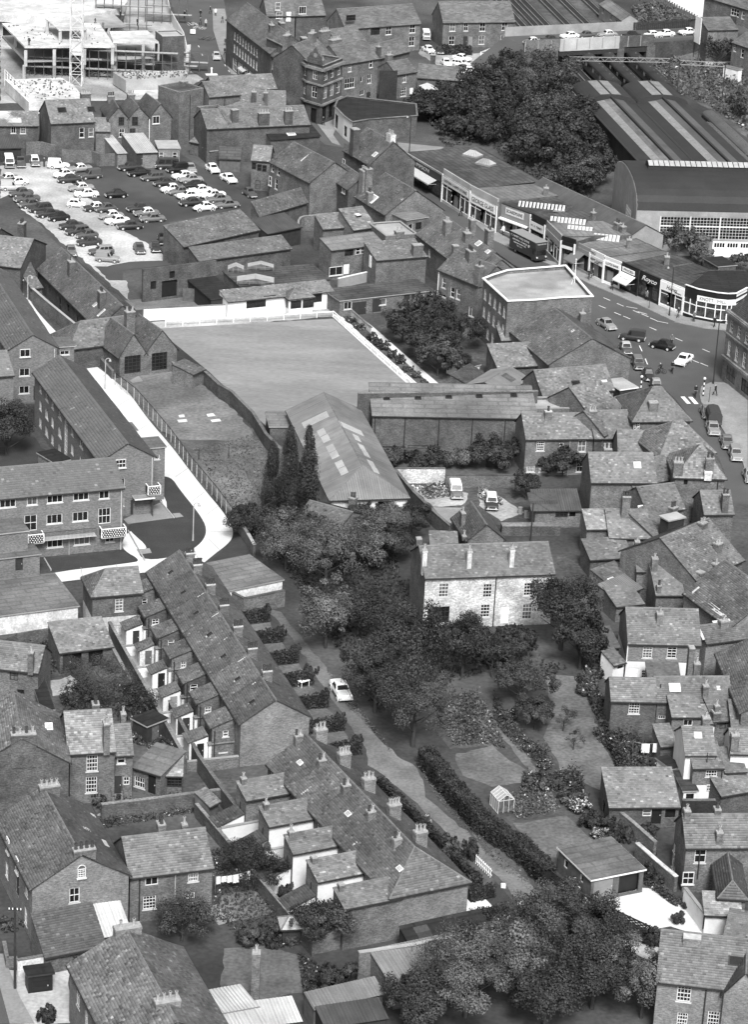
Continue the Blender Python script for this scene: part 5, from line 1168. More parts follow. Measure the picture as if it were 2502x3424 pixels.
ZEBRA('striped beacon with white globe on the rounded pavement',45.7,369.34)
ZEBRA('striped beacon half hidden behind the slate roofs',36.76,368.72)
POLE('sign_post','thin dark sign post on the rounded pavement',46.3,366.88,2.4,'iron','post',r=.05,arms=0)
LAMP('street_lamp','tall thin lamp standard on the pavement before the Hames bakery',43.76,405.39,2.6,7.6,'iron',1.0,.09)
POLE('sign_post','thin post at the kerb before the Royco shop',40.88,408.56,2.6,'iron','post',r=.05,arms=0)
LAMP('street_lamp','lamp standard on the corner before the Timpson shop',2.98,492.3,2.4,7.0,'iron',1.0,.09)
H('brick_house','tall slate roofed house with pale rendered gable and ridge stack','house',-8.47,465.23,-1.085,10.06,8.6,7.6,'g',3.6,'brick_dark','slate',[('F',.24,5.21,.9,1.6,1,2,'s')],[(3.28,.3,1.4,1.2,12.2,0),(8.83,4.39,1.6,1.0,12.4,4,{'m':'limewash'})],patches=[(0,8.99,2.3,1.0,1.0,'s')])
H('brick_house','broad slate roofed house with a large white roof light','house',-5.72,443.37,-1.095,11.1,10.5,5.6,'g',3.6,'brick','slate',[],[(.3,1.81,1.3,1.2,10.4,2,{'pk':'d'}),(-.23,1.39,1.5,1.1,10.0,5,{'m':'brick_pale'}),(4.32,.3,1.0,.9,7.6,2,{'pk':'d'})],patches=[(0,4.27,1.4,2.4,1.7,'s'),(0,9.9,4.06,2.2,.5,'p')])
H('brick_house','dark brick house with two tall white windows above the stone stairs','house',-10.5,452.84,-1.148,8.35,5.0,6.2,'g',2.0,'brick_dark','slate',[('F',2.09,5.06,.9,1.8,1,2,'s'),('F',6.43,5.67,1.2,1.2,2,1,'s')],[])
H('cottage','stone tiled cottage with a white topped vent','cottage',-5.7,427.36,.585,4.34,4.61,4.6,'m',2.2,'brick','stone_tile',[],[(2.42,2.65,.8,.8,6.2,0,{'cap':'whitewash','m':'brick_black'})])
STAIRS('stone_stairs','long outdoor stone stair in two flights behind the high street',-13.26,448.04,1.647,22)
H('brick_house','tall brick house with rows of white windows facing the car park','house',-20.87,458.67,-1.016,13.99,9.0,6.6,'g',3.0,'brick','slate',[('F',.99,5.72,.9,1.3,1,2,'s'),('F',3.06,5.67,.9,1.3,1,2,'s'),('F',.35,3.31,.9,1.6,1,2,'s'),('F',2.42,3.29,.9,1.8,1,2,'s')],[],patches=[(0,6.74,4.0,.3,2.0,'p')])
H('brick_house','brick rear house with dark windows left of the tall white windowed one','house',-24.29,463.66,-.057,3.15,6.0,5.4,'g',1.8,'brick','slate',[('F',.44,4.28,.8,1.2,1,2,'k'),('F',1.38,4.08,.8,1.2,1,2,'k'),('F',2.26,3.97,.8,1.2,1,2,'k'),('F',1.21,1.05,.9,1.5,1,2,'k')],[])
H('outbuilding','long black felted outbuilding with one skylight by the high street','outbuilding',-21.93,481.76,.492,9.79,5.0,4.4,'m',1.4,'brick_dark','felt_black',[('L',1.46,3.81,.8,1.6,2,4,'s')],[],patches=[(0,4.62,1.44,1.6,1.2,'s')])
H('brick_house','slate roofed house with two white capped stacks above the black outbuilding','house',-33.2,479.36,.371,19.28,8.0,6.4,'g',2.4,'brick_dark','slate',[],[(10.61,.3,2.0,.8,8.8,4),(15.27,.3,1.5,.8,9.0,3)])
H('brick_house','slate roofed house with twin pots near the bank corner','house',-33.54,495.48,.079,13.45,7.0,6.6,'g',2.2,'brick_dark','slate',[],[(7.61,.3,.9,.9,9.4,1),(9.77,.3,.8,.8,9.3,1)])
H('brick_house','slate roofed house backing on to the high street','house',-33.9,506.07,.426,12.48,6.0,6.6,'g',2.0,'brick_dark','slate')
H('shop_row','row of three storey shops curving up the high street to the bank','shops',-35.12,555.82,-1.213,30.07,8.5,9.4,'g',3.2,'brick_dark','slate',[('F',6.0,7.3,.9,1.5,1,2,'s'),('F',7.9,7.3,.9,1.5,1,2,'s'),('F',9.8,7.3,.9,1.5,1,2,'s'),('F',11.7,7.3,.9,1.5,1,2,'s'),('F',13.6,7.3,.9,1.5,1,2,'s'),('F',15.5,7.3,.9,1.5,1,2,'s'),('F',17.4,7.3,.9,1.5,1,2,'s'),('F',19.3,7.3,.9,1.5,1,2,'s'),('F',21.2,7.3,.9,1.5,1,2,'s'),('F',6.0,4.8,1.0,1.7,2,2,'s'),('F',7.9,4.8,1.0,1.7,2,2,'s'),('F',9.8,4.8,1.0,1.7,2,2,'s'),('F',11.7,4.8,1.0,1.7,2,2,'s'),('F',13.6,4.8,1.0,1.7,2,2,'s'),('F',15.5,4.8,1.0,1.7,2,2,'s'),('F',17.4,4.8,1.0,1.7,2,2,'s'),('F',19.3,4.8,1.0,1.7,2,2,'s'),('F',21.2,4.8,1.0,1.7,2,2,'s'),('F',6.6,1.5,3.0,2.4,3,2,'c'),('F',10.4,1.5,3.0,2.4,3,2,'c'),('F',14.2,1.5,3.0,2.4,3,2,'c'),('F',18.0,1.5,3.0,2.4,3,2,'c')],[(20.95,2.87,1.2,.9,12.9,3),(20.07,5.2,1.6,1.0,13.1,4)])
H('shop_row','tall shop beside the bank with white upper windows','shop',-24.65,528.73,-1.233,8.93,8.0,9.0,'g',2.6,'brick_dark','slate',[('F',1.5,7.2,.9,1.7,2,2,'s'),('F',3.2,7.2,.9,1.7,2,2,'s'),('F',2.3,4.2,2.8,2.0,3,2,'s')],[(.3,6.47,1.4,1.1,12.2,0)])
AWNINGS('shop_awnings','pale striped canvas awnings along the curving shop row',[(-29.76,544.63,2.6),(-27.89,539.09,2.6)],-1.193)
P('bank_building','ornate three storey stone bank with canted corner and dark arched door','bank',-22.03,525.39,[(.0,.0),(5.09,-11.79),(8.09,-14.63),(11.54,-7.49),(1.63,-2.71),(-3.68,6.18)],10.6,'stone_dark','slate_far',[(0,1.28,9.2,1.2,1.6,2,2,'c'),(0,1.28,6.0,1.4,2.2,2,2,'c'),(0,1.28,2.0,1.5,2.6,2,1,'k'),(0,3.85,9.2,1.2,1.6,2,2,'c'),(0,3.85,6.0,1.4,2.2,2,2,'c'),(0,3.85,2.0,1.5,2.6,2,1,'k'),(0,6.42,9.2,1.2,1.6,2,2,'c'),(0,6.42,6.0,1.4,2.2,2,2,'c'),(0,6.42,2.0,1.5,2.6,2,1,'k'),(0,8.99,9.2,1.2,1.6,2,2,'c'),(0,8.99,6.0,1.4,2.2,2,2,'c'),(0,8.99,2.0,1.5,2.6,2,1,'k'),(0,11.56,9.2,1.2,1.6,2,2,'c'),(0,11.56,6.0,1.4,2.2,2,2,'c'),(0,11.56,2.0,1.5,2.6,2,1,'k'),(1,2.07,9.2,1.2,1.6,2,2,'c'),(1,2.07,6.0,1.4,2.2,2,2,'c'),(1,2.07,1.5,1.6,2.8,3,1,'o'),(2,1.32,9.2,1.2,1.6,2,2,'c'),(2,1.32,6.0,1.4,2.2,2,2,'c'),(2,1.32,2.0,1.5,2.6,2,1,'k'),(2,3.97,9.2,1.2,1.6,2,2,'c'),(2,3.97,6.0,1.4,2.2,2,2,'c'),(2,3.97,2.0,1.5,2.6,2,1,'k'),(2,6.61,9.2,1.2,1.6,2,2,'c'),(2,6.61,6.0,1.4,2.2,2,2,'c'),(2,6.61,2.0,1.5,2.6,2,1,'k')],'stone',.8,[(3.9,.35,.4,[0,1,2]),(7.6,.3,.3,[0,1,2]),(10.6,.5,.5,[0,1,2])])
PEDIMENT('corner_gable','carved stone gable crowning the canted bank corner',-15.44,512.18,-.758,4.14,11.4)
H('bank_roof','slate roof with ridge behind the bank parapet','roof',-16.45,514.6,1.121,9.0,8.0,10.7,'g',3.0,'stone_dark','slate',[],[(7.0,3.5,1.6,1.0,15.0,3),(1.5,6,1.6,1.0,15.2,3)])
H('brick_house','three storey brick building joined to the right of the bank','building',-10.55,525.97,.78,9.48,8.0,8.4,'g',2.8,'brick','slate',[('F',1.93,7.43,.9,1.6,2,2,'s'),('F',7.46,7.59,.8,1.6,1,2,'s'),('F',2.04,4.39,2.6,2.0,4,2,'s'),('F',7.33,4.56,1.0,1.8,2,2,'s'),('F',5.17,4.71,.5,1.0,1,1,'c'),('F',5.43,2.06,1.2,1.0,2,1,'c'),('F',7.28,.95,1.1,1.9,0,1,'d')],[(2.15,4.72,2.6,1.1,12.1,5),(2.0,7.7,2.2,1.0,13.2,4)])
H('cottage','small brick house with black side wall below the hillside car park','house',-.05,534.19,.73,5.24,6.0,5.0,'g',1.8,'brick','slate',[('F',2.08,3.99,1.0,1.7,2,2,'s'),('F',1.99,1.22,1.5,1.7,3,3,'s'),('F',4.12,.84,.9,2.0,1,1,'d')],[(3.01,5.97,1.3,.9,7.4,2)])
polyline_wall('black_wall','black painted flank wall beside the small brick house',[(-3.39,532.28),(.08,533.04)],6.0,.3,'brick_black')
H('outbuilding','long slate outbuilding beside the hillside car park','outbuilding',4.1,540.52,-.091,8.28,5.0,3.2,'g',2.0,'brick_dark','slate',[],[(2.52,4.18,1.0,.8,7.0,2)])
AWNINGS('canvas_awnings','two pale canvas awnings below the long slate outbuilding',[(5.38,539.15,2.2),(6.45,536.17,2.2)],1.024)
H('cottage_row','low slate cottages behind the brick building beside the bank','house',-3.93,549.58,.926,10.47,6.0,4.4,'g',2.0,'brick_dark','slate',[],[(.3,.3,.8,.8,6.8,1)])
H('cottage_row','stepped slate rear wings above the bank side building','house',-12.31,551.94,.691,7.12,6.5,6.4,'g',2.2,'brick','slate')
H('brick_house','large brick house with half timbered bay at the top edge','house',-11.24,569.24,.523,18.05,8.0,5.8,'g',3.2,'brick','slate',[('F',10.38,4.78,1.4,1.9,2,2,'s'),('F',16.14,4.78,1.4,1.9,2,2,'s'),('F',16.12,2.06,1.4,2.0,2,2,'s'),('F',7.17,4.86,2.2,1.8,4,2,'k'),('F',1.16,7.98,2.2,1.2,3,2,'k'),('F',12.7,1.89,.9,2.0,0,1,'d')],[])
H('brick_house','brick house with long slate roof and white windows at the top edge','house',9.23,581.73,.293,15.96,8.0,5.5,'g',3.4,'brick','slate',[('F',2.12,4.42,1.3,1.8,2,2,'s'),('F',5.1,4.45,1.0,1.8,2,2,'s'),('F',8.81,4.34,1.3,1.8,2,2,'s'),('F',13.78,4.46,1.3,1.8,2,2,'s'),('F',2.09,1.58,1.3,1.9,2,2,'s'),('F',8.79,1.56,1.3,1.9,2,2,'s'),('F',13.7,1.64,1.3,1.9,2,2,'s'),('F',5.12,1.34,.9,2.1,0,1,'d'),('F',6.33,1.32,.9,2.1,2,1,'d')],[])
H('brick_house','dark gabled house at the top edge left of the half timbered bay','house',-21.9,578.43,.357,6.49,8.0,6.0,'g',3.0,'brick_dark','slate',[('F',1.32,7.11,1.6,1.6,3,1,'s')],[(1.61,.3,1.8,1.0,6.0,3)])
H('brick_house','brick house with white door at the top edge above the shop row','house',-27.9,575.08,.243,5.98,8.0,6.4,'g',3.0,'brick','slate',[('F',2.23,8.35,1.0,1.6,2,2,'s'),('F',4.61,6.14,1.0,2.0,1,1,'d'),('F',2.62,6.47,1.4,1.4,2,2,'s')],[])
hedge('garden_hedge','dark hedge before the long slate roofed house at the top edge',[(9.6,576.11),(15.12,576.68)],1.6,1.8,'leaf_dark',30,.35,seed=51)
fence('white_fence','white post and rail fence beside the hillside car park',[(17.37,575.05),(20.15,580.74),(25.34,590.72)],1.1,2.2,'white_paint',[.5,.95],'white_paint',.14,rw=(.1,.16))
P('corner_shop','single storey white fronted corner shop with black roof below the bank','shop',-11.36,509.28,[(.0,.0),(1.88,-6.64),(3.57,-10.89),(6.49,-8.2),(15.53,-3.49),(15.24,5.46),(2.01,8.64),(.36,5.12)],3.8,'brick_dark','felt_black',[(0,1.6,1.7,2.4,2.6,2,1,'k'),(1,1.2,1.5,1.6,2.0,2,1,'k')],'felt_grey',.3,em=((0,1),'white_paint'))
H('workshop','low two storey workshop with pale flat sloping roof and window strip','workshop',-8.77,414.21,.541,9.49,3.79,5.0,'m',.9,'brick','felt_grey',[('F',3.2,4.32,1.6,1.2,2,2,'k'),('F',4.72,4.41,.8,1.2,1,2,'c'),('F',5.61,4.41,.8,1.2,1,2,'c'),('F',7.39,4.52,1.8,.8,3,1,'k'),('F',.94,1.54,2.4,1.4,2,1,'s'),('F',2.85,1.6,1.0,1.6,1,1,'d')],[])
H('workshop','tile roofed workshop above a blank rendered wall','workshop',-1.69,411.49,.424,8.53,5.0,4.6,'m',1.4,'brick','slate',[('L',2.85,3.77,.9,1.9,1,1,'d')],[(7.02,.3,1.6,1.0,6.6,0)])
polyline_wall('rendered_wall','tall blank rendered wall behind the bowling club garages',[(-1.72,416.26),(6.26,420.91)],3.2,.3,'render_grey','whitewash')
polyline_wall('rendered_wall','stepped wall with white coping left of the club garages',[(-7.47,410.49),(-1.72,415.94)],1.6,.25,'render_grey','whitewash')
polyline_wall('rendered_wall','curved rendered wall with rounded corner behind the workshops',[(-14.81,435.04),(-14.88,437.67),(-14.63,439.48),(-14.04,440.48),(-10.91,441.96)],2.6,.25,'brick','render_grey')
H('workshop','brick block with pale flat roof and tall stack behind the workshops','workshop',-.46,423.35,.398,5.51,7.36,4.8,'f',.2,'brick','felt_pale',[('F',4.79,3.67,1.2,1.3,1,1,'k')],[(2.46,.3,1.4,.9,5.7,2)],coping='render_grey')
H('workshop','small block with white framed door left of the cottages row','workshop',2.82,430.78,.622,4.12,4.01,5.6,'f',.0,'brick','felt_grey',[('F',.8,4.2,.9,1.5,1,1,'s'),('F',2.4,4.4,1.2,1.2,2,1,'k')],[])
H('outbuilding','slate outbuilding left of the stone tiled cottage','outbuilding',-10.58,428.24,.452,4.21,3.6,4.2,'m',1.4,'brick','slate')
H('garage_block','bowling club garages with dark flat roof, doors and small windows','garage',-6.78,396.45,.489,16.0,5.75,2.5,'f',.0,'brick','felt',[('F',1.38,1.7,1.3,1.2,2,1,'s'),('F',3.31,1.01,2.4,2.1,0,1,'d'),('F',6.3,1.19,1.5,2.1,0,1,'d'),('F',7.33,1.67,1.1,1.0,1,1,'s'),('F',12.99,1.67,.6,.9,1,2,'s'),('F',14.05,1.74,.6,.9,1,2,'s'),('F',15.3,1.78,1.0,.9,2,1,'s'),('F',11.42,1.44,1.0,1.9,0,1,'d')],[],coping='render_grey')
fence('iron_stair','iron stair railing climbing beside the rendered wall',[(-5.55,414.55),(-4.58,419.16),(-3.16,421.05)],1.4,.8,'render_grey',[.7,1.35],'render_grey',.05)
H('cottage_row','slate cottages with stacks, dormer and roof lights running along the high street','house',4.52,424.26,-1.183,21.08,8.5,5.4,'g',3.0,'brick','slate',[('F',5.45,3.89,.9,1.2,3,3,'s')],[(6.35,2.37,1.3,1.0,9.3,2),(12.26,3.3,1.2,1.0,9.1,2),(14.83,.3,.9,.9,8.0,0),(6.37,6.69,1.0,.9,9.3,1),(20.78,.3,1.6,1.1,9.0,4,{'pk':'d'}),(11.73,7.29,1.5,1.0,9.2,2,{'pk':'d'})],patches=[(0,15.73,5.04,1.3,1.0,'s'),(0,19.7,4.86,1.0,.7,'s')])
H('brick_house','brick house with white sashes and angled bay facing the garden trees','house',7.95,405.97,-.869,9.23,7.0,5.4,'g',2.4,'brick','slate',[('F',1.37,3.56,.9,1.6,1,2,'s'),('F',3.48,2.67,.9,1.6,1,2,'s'),('F',4.85,2.71,.9,1.6,1,2,'s'),('F',1.15,1.55,1.8,.5,2,1,'s'),('F',8.13,.85,1.3,1.5,2,1,'s')],[(8.93,.3,1.0,.9,8.4,1,{'pk':'d'})],pipes=[('F',.15,0,5.3,'white_paint')])
H('brick_house','slate roofed house between the bay house and the office','house',10.39,412.34,-1.203,10.85,6.5,5.6,'g',2.6,'brick','slate')
H('club_hall','low club hall with broad black flat roof and three glazed lanterns','hall',-22.04,399.47,.409,14.63,7.62,3.0,'f',.0,'brick','felt',(),(),coping='felt')
GREENHOUSE('roof_lantern','glazed lantern on the club hall, left of three',-24.34,405.99,.05,2.4,1.82,.5,.5,6,3.17,'render_grey')
GREENHOUSE('roof_lantern','glazed lantern on the club hall, right of three',-21.42,407.64,.05,4.0,1.68,.5,.5,6,3.17,'render_grey')
GREENHOUSE('roof_lantern','largest glazed lantern on the club hall, nearest',-22.57,400.02,.05,5.6,2.52,.5,.5,6,3.17,'render_grey')
H('clubhouse','bowling clubhouse with tiled verandah roof and white panels','clubhouse',-23.44,392.75,.474,17.43,3.2,2.7,'m',.8,'whitewash','slate',[('F',4.66,1.91,3.2,1.2,2,1,'k'),('F',13.03,2.1,2.9,1.4,2,1,'k'),('F',14.7,2.06,1.6,1.6,1,1,'k'),('F',6.93,1.97,2.0,2.0,3,1,'o')],[])
H('wing','','',-14.44,396.02,.474,4.0,2.6,2.7,'g',1.2,'whitewash','slate',[('F',1.2,1.6,1.8,1.3,2,1,'k'),('F',3.2,1.6,1.8,1.3,2,1,'k'),('L',1.5,1.6,1.8,1.3,2,1,'k')],[],into=1,hl=1.6,hr=1.6)
BENCH('garden_bench','white bench before the clubhouse bay',-13.98,398.94,.37)
polyline_wall('whitewashed_wall','long bright whitewashed wall at the far left of the bowling green',[(-35.73,389.83),(-21.62,394.39)],1.9,.25,'whitewash','stone')
H('barn','roofless looking brick barn with an open doorway beside the car park','barn',-36.66,398.57,.548,12.37,.48,4.6,'f',.5,'brick_dark','felt_black',[('F',4.46,1.66,2.6,2.6,3,1,'o'),('F',4.88,3.81,.9,1.1,3,1,'o'),('F',1.72,2.52,1.0,1.3,1,1,'k')],[],coping='brick_dark',cop=.06)
ground('barn_yard',[(-39.42,398.98),(-30.63,402.77),(-26.35,398.95),(-21.89,398.58),(-22.07,397.8),(-37.37,394.83)],'lane',.01)
H('shed','black open fronted shed with ridge vent before the barn','shed',-25.98,393.68,.439,4.44,10.84,2.6,'f',.0,'timber_dark','felt_black',(),(),coping='dark_paint')
BOARD('timber door leaf leaning at the black shed',-29.84,400.24,-.1,1.8,2.0,.05,None,'timber')
polyline_wall('brick_wall','brick wall fronting the black sheds beside the white wall',[(-26.3,398.35),(-21.94,399.32)],1.5,.3,'brick','brick')
H('barn','long slate roofed range of stables along the car park, front row','barn',-32.12,416.68,.793,16.0,4.85,3.6,'m',2.2,'brick_dark','slate',[('F',3.22,2.73,.9,1.6,3,1,'o'),('F',6.11,3.03,.9,1.6,3,1,'o'),('F',9.52,2.89,.9,1.6,3,1,'o'),('F',12.98,2.8,.9,1.6,3,1,'o')],[])
H('barn','long slate stables running up behind the front row','barn',-21.41,435.96,.924,12.46,1.65,3.6,'m',2.0,'brick_dark','slate')
H('barn','second slate roofed stable range below the first','barn',-29.32,412.08,.588,16.73,3.2,2.8,'m',1.3,'brick_dark','slate')
H('shed','dark sheeted shed beside the stone stairs','shed',-19.56,428.03,.749,7.21,4.5,3.0,'m',1.2,'timber_dark','corrugated_dark')
ground('car_park',[(-69.89,478.57),(-38.69,485.99),(-30.91,470.86),(-23.35,458.51),(-23.11,455.68),(-25.5,452.08),(-36.44,441.72),(-33.01,428.27),(-30.15,420.37),(-41.25,414.31),(-40.27,402.65),(-37.67,395.53),(-53.14,426.32),(-59.45,441.94),(-64.36,451.26),(-65.65,449.43)],'asphalt_dark',.005)
ground('car_park_gravel',[(-68.71,470.47),(-61.2,475.08),(-57.02,467.71),(-53.65,457.49),(-49.09,449.77),(-49.16,450.39),(-46.45,439.85),(-41.66,432.74),(-39.36,429.69),(-35.81,423.52),(-34.79,420.37),(-40.95,418.45),(-44.02,415.44),(-45.68,415.15),(-43.01,408.41),(-40.21,408.9),(-38.73,399.1),(-40.5,402.61),(-49.3,421.1),(-53.11,428.04),(-56.65,436.15),(-61.32,444.35),(-64.62,453.12),(-65.78,450.35)],'gravel_pale',.012)
car('mid grey saloon, first from the top in the car park row along the cottages',-66.14,460.92,-2.601,'saloon',3,roof=6,group='cars in the row along the cottages')
car('white saloon, second from the top in the car park row along the cottages',-64.31,459.09,-2.603,'saloon',6,group='cars in the row along the cottages')
car('pale small van, third from the top in the car park row along the cottages',-64.63,455.81,.192,'van',5,group='cars in the row along the cottages')
car('dark grey saloon, fourth from the top in the car park row along the cottages',-62.62,452.49,-2.61,'saloon',2,group='cars in the row along the cottages')
car('dark grey low saloon, fifth from the top in the car park row along the cottages',-61.14,449.26,-2.613,'finned',2,group='cars in the row along the cottages')
car('dark grey rounded saloon, sixth from the top in the car park row along the cottages',-60.19,445.98,-2.617,'minor',2,group='cars in the row along the cottages')
car('dark estate car, seventh from the top in the car park row along the cottages',-58.19,443.85,-2.62,'estate',1,group='cars in the row along the cottages')
car('dark saloon, eighth from the top in the car park row along the cottages',-56.58,441.21,-2.623,'saloon',1,group='cars in the row along the cottages')
car('black rounded saloon, ninth from the top in the car park row along the cottages',-54.52,439.36,-2.625,'minor',0,group='cars in the row along the cottages')
car('dark saloon, tenth from the top in the car park row along the cottages',-51.97,434.97,-2.63,'saloon',1,group='cars in the row along the cottages')
car('dark estate car, eleventh from the top in the car park row along the cottages',-50.56,431.97,-2.634,'estate',1,roof=2,group='cars in the row along the cottages')
car('dark grey rounded saloon, twelfth from the top in the car park row along the cottages',-48.8,430.14,-2.636,'minor',2,group='cars in the row along the cottages')
car('dark saloon, thirteenth from the top in the car park row along the cottages',-48.06,426.45,-2.64,'saloon',1,group='cars in the row along the cottages')
car('white roofed minibus against the top left car park wall',-67.2,470.66,-1.363,'minibus',1,roof=6)
car('grey pickup truck against the top left car park wall',-65.32,471.54,1.788,'pickup',2)
car('white roofed estate car against the top left car park wall',-62.91,472.54,-1.358,'estate',3,roof=6)
car('large white van at the top of the middle car park cluster',-58.51,471.13,.085,'van',6)
car('pale saloon behind the large white van',-54.73,469.71,-2.599,'finned',4,roof=6)
car('white rounded saloon below the large white van',-57.0,465.43,-2.541,'minor',6)
car('dark grey van right of the white rounded saloon',-52.39,465.59,-2.604,'van',2)
car('dark saloon below the white rounded saloon',-55.65,462.49,-2.735,'saloon',1)
car('two tone pale saloon, upper of the middle pair',-53.03,457.58,-2.673,'finned',4,roof=6)
car('white saloon, lower of the middle pair',-51.71,454.03,-2.81,'saloon',6)
car('lone black saloon in the middle of the car park',-46.73,454.71,-2.776,'minor',0)
car('small white two box car in the middle of the gravel',-52.64,447.79,-.026,'mini',6)
car('dark saloon with white roof right of the small white car',-49.26,446.13,-2.622,'saloon',1,roof=6)
car('dark rounded car behind the row of pale saloons',-47.51,445.87,-2.623,'minor',2)
car('pale saloon in the lower middle row',-46.18,441.82,-2.627,'saloon',4,roof=6)
car('white saloon in the lower middle row',-44.89,439.16,-2.63,'saloon',6)
car('dark saloon at the near end of the lower middle row',-42.56,436.56,-2.822,'saloon',1)
car('dark saloon, top of the three cars on the asphalt edge',-42.04,447.1,-2.686,'saloon',1)
car('grey saloon with white roof, middle of three on the asphalt edge',-40.57,444.51,-2.688,'saloon',3,roof=6)
car('grey saloon, lowest of three on the asphalt edge',-39.27,441.47,-2.754,'saloon',3)
car('dark saloon, first down the left line of the double car park row',-46.21,472.39,-2.68,'saloon',1,group='cars in the double car park row')
car('black saloon, second down the left line of the double car park row',-44.14,469.03,-2.684,'saloon',0,group='cars in the double car park row')
car('dark grey estate car, third down the left line of the double car park row',-41.57,466.55,-2.687,'estate',2,group='cars in the double car park row')
car('dark rounded car, fourth down the left line of the double car park row',-39.3,463.41,-2.69,'minor',1,group='cars in the double car park row')
car('white rounded car, fifth down the left line of the double car park row',-37.73,459.75,-2.693,'minor',6,group='cars in the double car park row')
car('mid grey rounded car, sixth down the left line of the double car park row',-36.17,458.37,-2.695,'minor',3,group='cars in the double car park row')
car('white saloon, seventh down the left line of the double car park row',-34.5,456.32,-2.697,'saloon',6,group='cars in the double car park row')
car('dark saloon, eighth down the left line of the double car park row',-33.65,452.25,-2.7,'saloon',1,group='cars in the double car park row')
car('white round backed car, ninth down the left line of the double car park row',-31.2,449.71,-2.703,'beetle',6,group='cars in the double car park row')
car('black van, first down the right line of the double car park row',-37.85,472.53,-2.683,'van',0,group='cars in the double car park row')
car('white saloon, second down the right line of the double car park row',-36.38,468.57,-2.687,'saloon',6,group='cars in the double car park row')
car('pale grey saloon, third down the right line of the double car park row',-34.95,466.52,-2.689,'saloon',4,group='cars in the double car park row')
car('black saloon, fourth down the right line of the double car park row',-33.98,462.8,-2.692,'saloon',0,group='cars in the double car park row')
car('white saloon, fifth down the right line of the double car park row',-32.78,459.99,-2.695,'saloon',6,group='cars in the double car park row')
car('white finned saloon, sixth down the right line of the double car park row',-30.44,457.57,-2.698,'finned',6,group='cars in the double car park row')
car('mid grey saloon, seventh down the right line of the double car park row',-29.28,455.1,-2.7,'saloon',3,group='cars in the double car park row')
car('mid grey saloon, eighth down the right line of the double car park row',-27.64,452.0,-2.703,'saloon',3,group='cars in the double car park row')
car('dark coach built van with pale lettering against the pale brick shed',-39.76,474.43,-2.945,'minibus',1)
car('pale saloon nosing out beside the dark coach built van',-35.54,473.75,-1.3,'saloon',4)
car('white saloon on the car park exit, upper of two',-31.68,474.26,-1.151,'saloon',6)
car('white saloon on the car park exit, lower of two',-28.45,468.39,-1.047,'finned',6)
car('dark grey saloon parked nose down by the barn, left of two',-39.72,424.25,-1.324,'saloon',2)
car('dark saloon parked nose down by the barn, right of two',-37.28,425.52,-1.374,'saloon',1)
car('dark truck tucked beside the stable wall',-36.41,430.12,1.749,'pickup',1)
car('dark estate car with wooden rear at the near end of the gravel car park',-45.58,421.77,-2.704,'estate',2,roof=4)
car('pale small van at the near end of the gravel car park',-44.08,418.14,-.089,'van',4)
car('grey car half hidden behind the cottage stack',-50.25,420.93,-1.361,'saloon',3)
car('dark round backed car beside the tall white windowed house',-24.28,459.78,-1.097,'beetle',2)
car('pale minibus at the top edge beside the brick house',5.83,589.17,-1.501,'minibus',4,roof=6)
car('white saloon below the pale minibus',6.42,576.81,-1.148,'saloon',6)
car('dark car beside the white saloon and hedge',8.79,576.64,-1.504,'saloon',1)
car('white saloon at the left of the hillside car park',10.04,565.61,-1.337,'saloon',6)
car('white saloon at the top of the hillside car park',13.44,570.59,-.577,'saloon',6)
car('white estate car in the hillside car park',13.07,565.33,-.402,'estate',6)
car('grey saloon in the middle of the hillside car park',13.35,561.26,-2.56,'finned',3)
car('white car facing down in the hillside car park',14.76,559.4,-1.512,'saloon',6)
car('white rounded car lowest in the hillside car park',13.75,554.18,-.819,'minor',6)
car('dark estate car entering the hillside car park',16.67,554.17,1.651,'estate',1)
ground('hillside_car_park',[(4.7,582.22),(9.59,574.67),(20.13,580.02),(17.9,549.15),(12.61,547.97),(8.6,564.59),(4.41,574.9)],'gravel',.01)
car('pale saloon driving down the high street by the roadworks',-37.29,560.54,-1.428,'saloon',5)
car('grey car on the railway bridge, first from the left',27.41,564.38,-2.712,'minor',3,z=5.62,group='cars queuing on the railway bridge',roof=6)
car('dark car on the railway bridge, second from the left',31.19,567.58,-2.711,'saloon',1,z=5.62,group='cars queuing on the railway bridge')
car('white car on the railway bridge, third from the left',35.54,571.8,-2.71,'saloon',6,z=5.62,group='cars queuing on the railway bridge')
car('dark car on the railway bridge, fourth from the left',39.0,573.36,-2.71,'saloon',2,z=5.62,group='cars queuing on the railway bridge')
car('pale grey car on the railway bridge, fifth from the left',43.63,575.2,-2.71,'saloon',4,z=5.62,group='cars queuing on the railway bridge',roof=6)
car('black car on the railway bridge, sixth from the left',48.68,575.68,-2.711,'saloon',0,z=5.62,group='cars queuing on the railway bridge')
car('white car on the railway bridge, seventh from the left',53.0,577.15,-2.711,'mini',6,z=5.62,group='cars queuing on the railway bridge')
car('white car on the railway bridge, eighth from the left',56.05,578.77,-2.711,'saloon',6,z=5.62,group='cars queuing on the railway bridge')
car('white car on the railway bridge, ninth from the left',61.09,581.76,-2.711,'saloon',6,z=5.62,group='cars queuing on the railway bridge')
car('dark van with ladder rack in the high street',37.16,392.88,2.93,'van',1)
car('pale saloon at the kerb below the office',33.66,398.11,-1.13,'saloon',4)
car('dark saloon with pale boot beside the shop gutter',35.88,387.35,-1.487,'saloon',2,roof=5)
car('black hatchbacked car crossing the junction',41.41,389.66,2.697,'minor',0)
car('white finned saloon crossing the junction',44.1,383.48,-2.025,'finned',6)
car('grey estate car at the kerb by the shop gable',37.25,380.68,-1.489,'estate',2,roof=3)
car('dark rounded car at the kerb behind the estate',38.36,375.83,-1.473,'minor',1)
car('dark car half hidden by the slate roof at the corner',39.15,371.55,-1.474,'minor',1,roof=4)
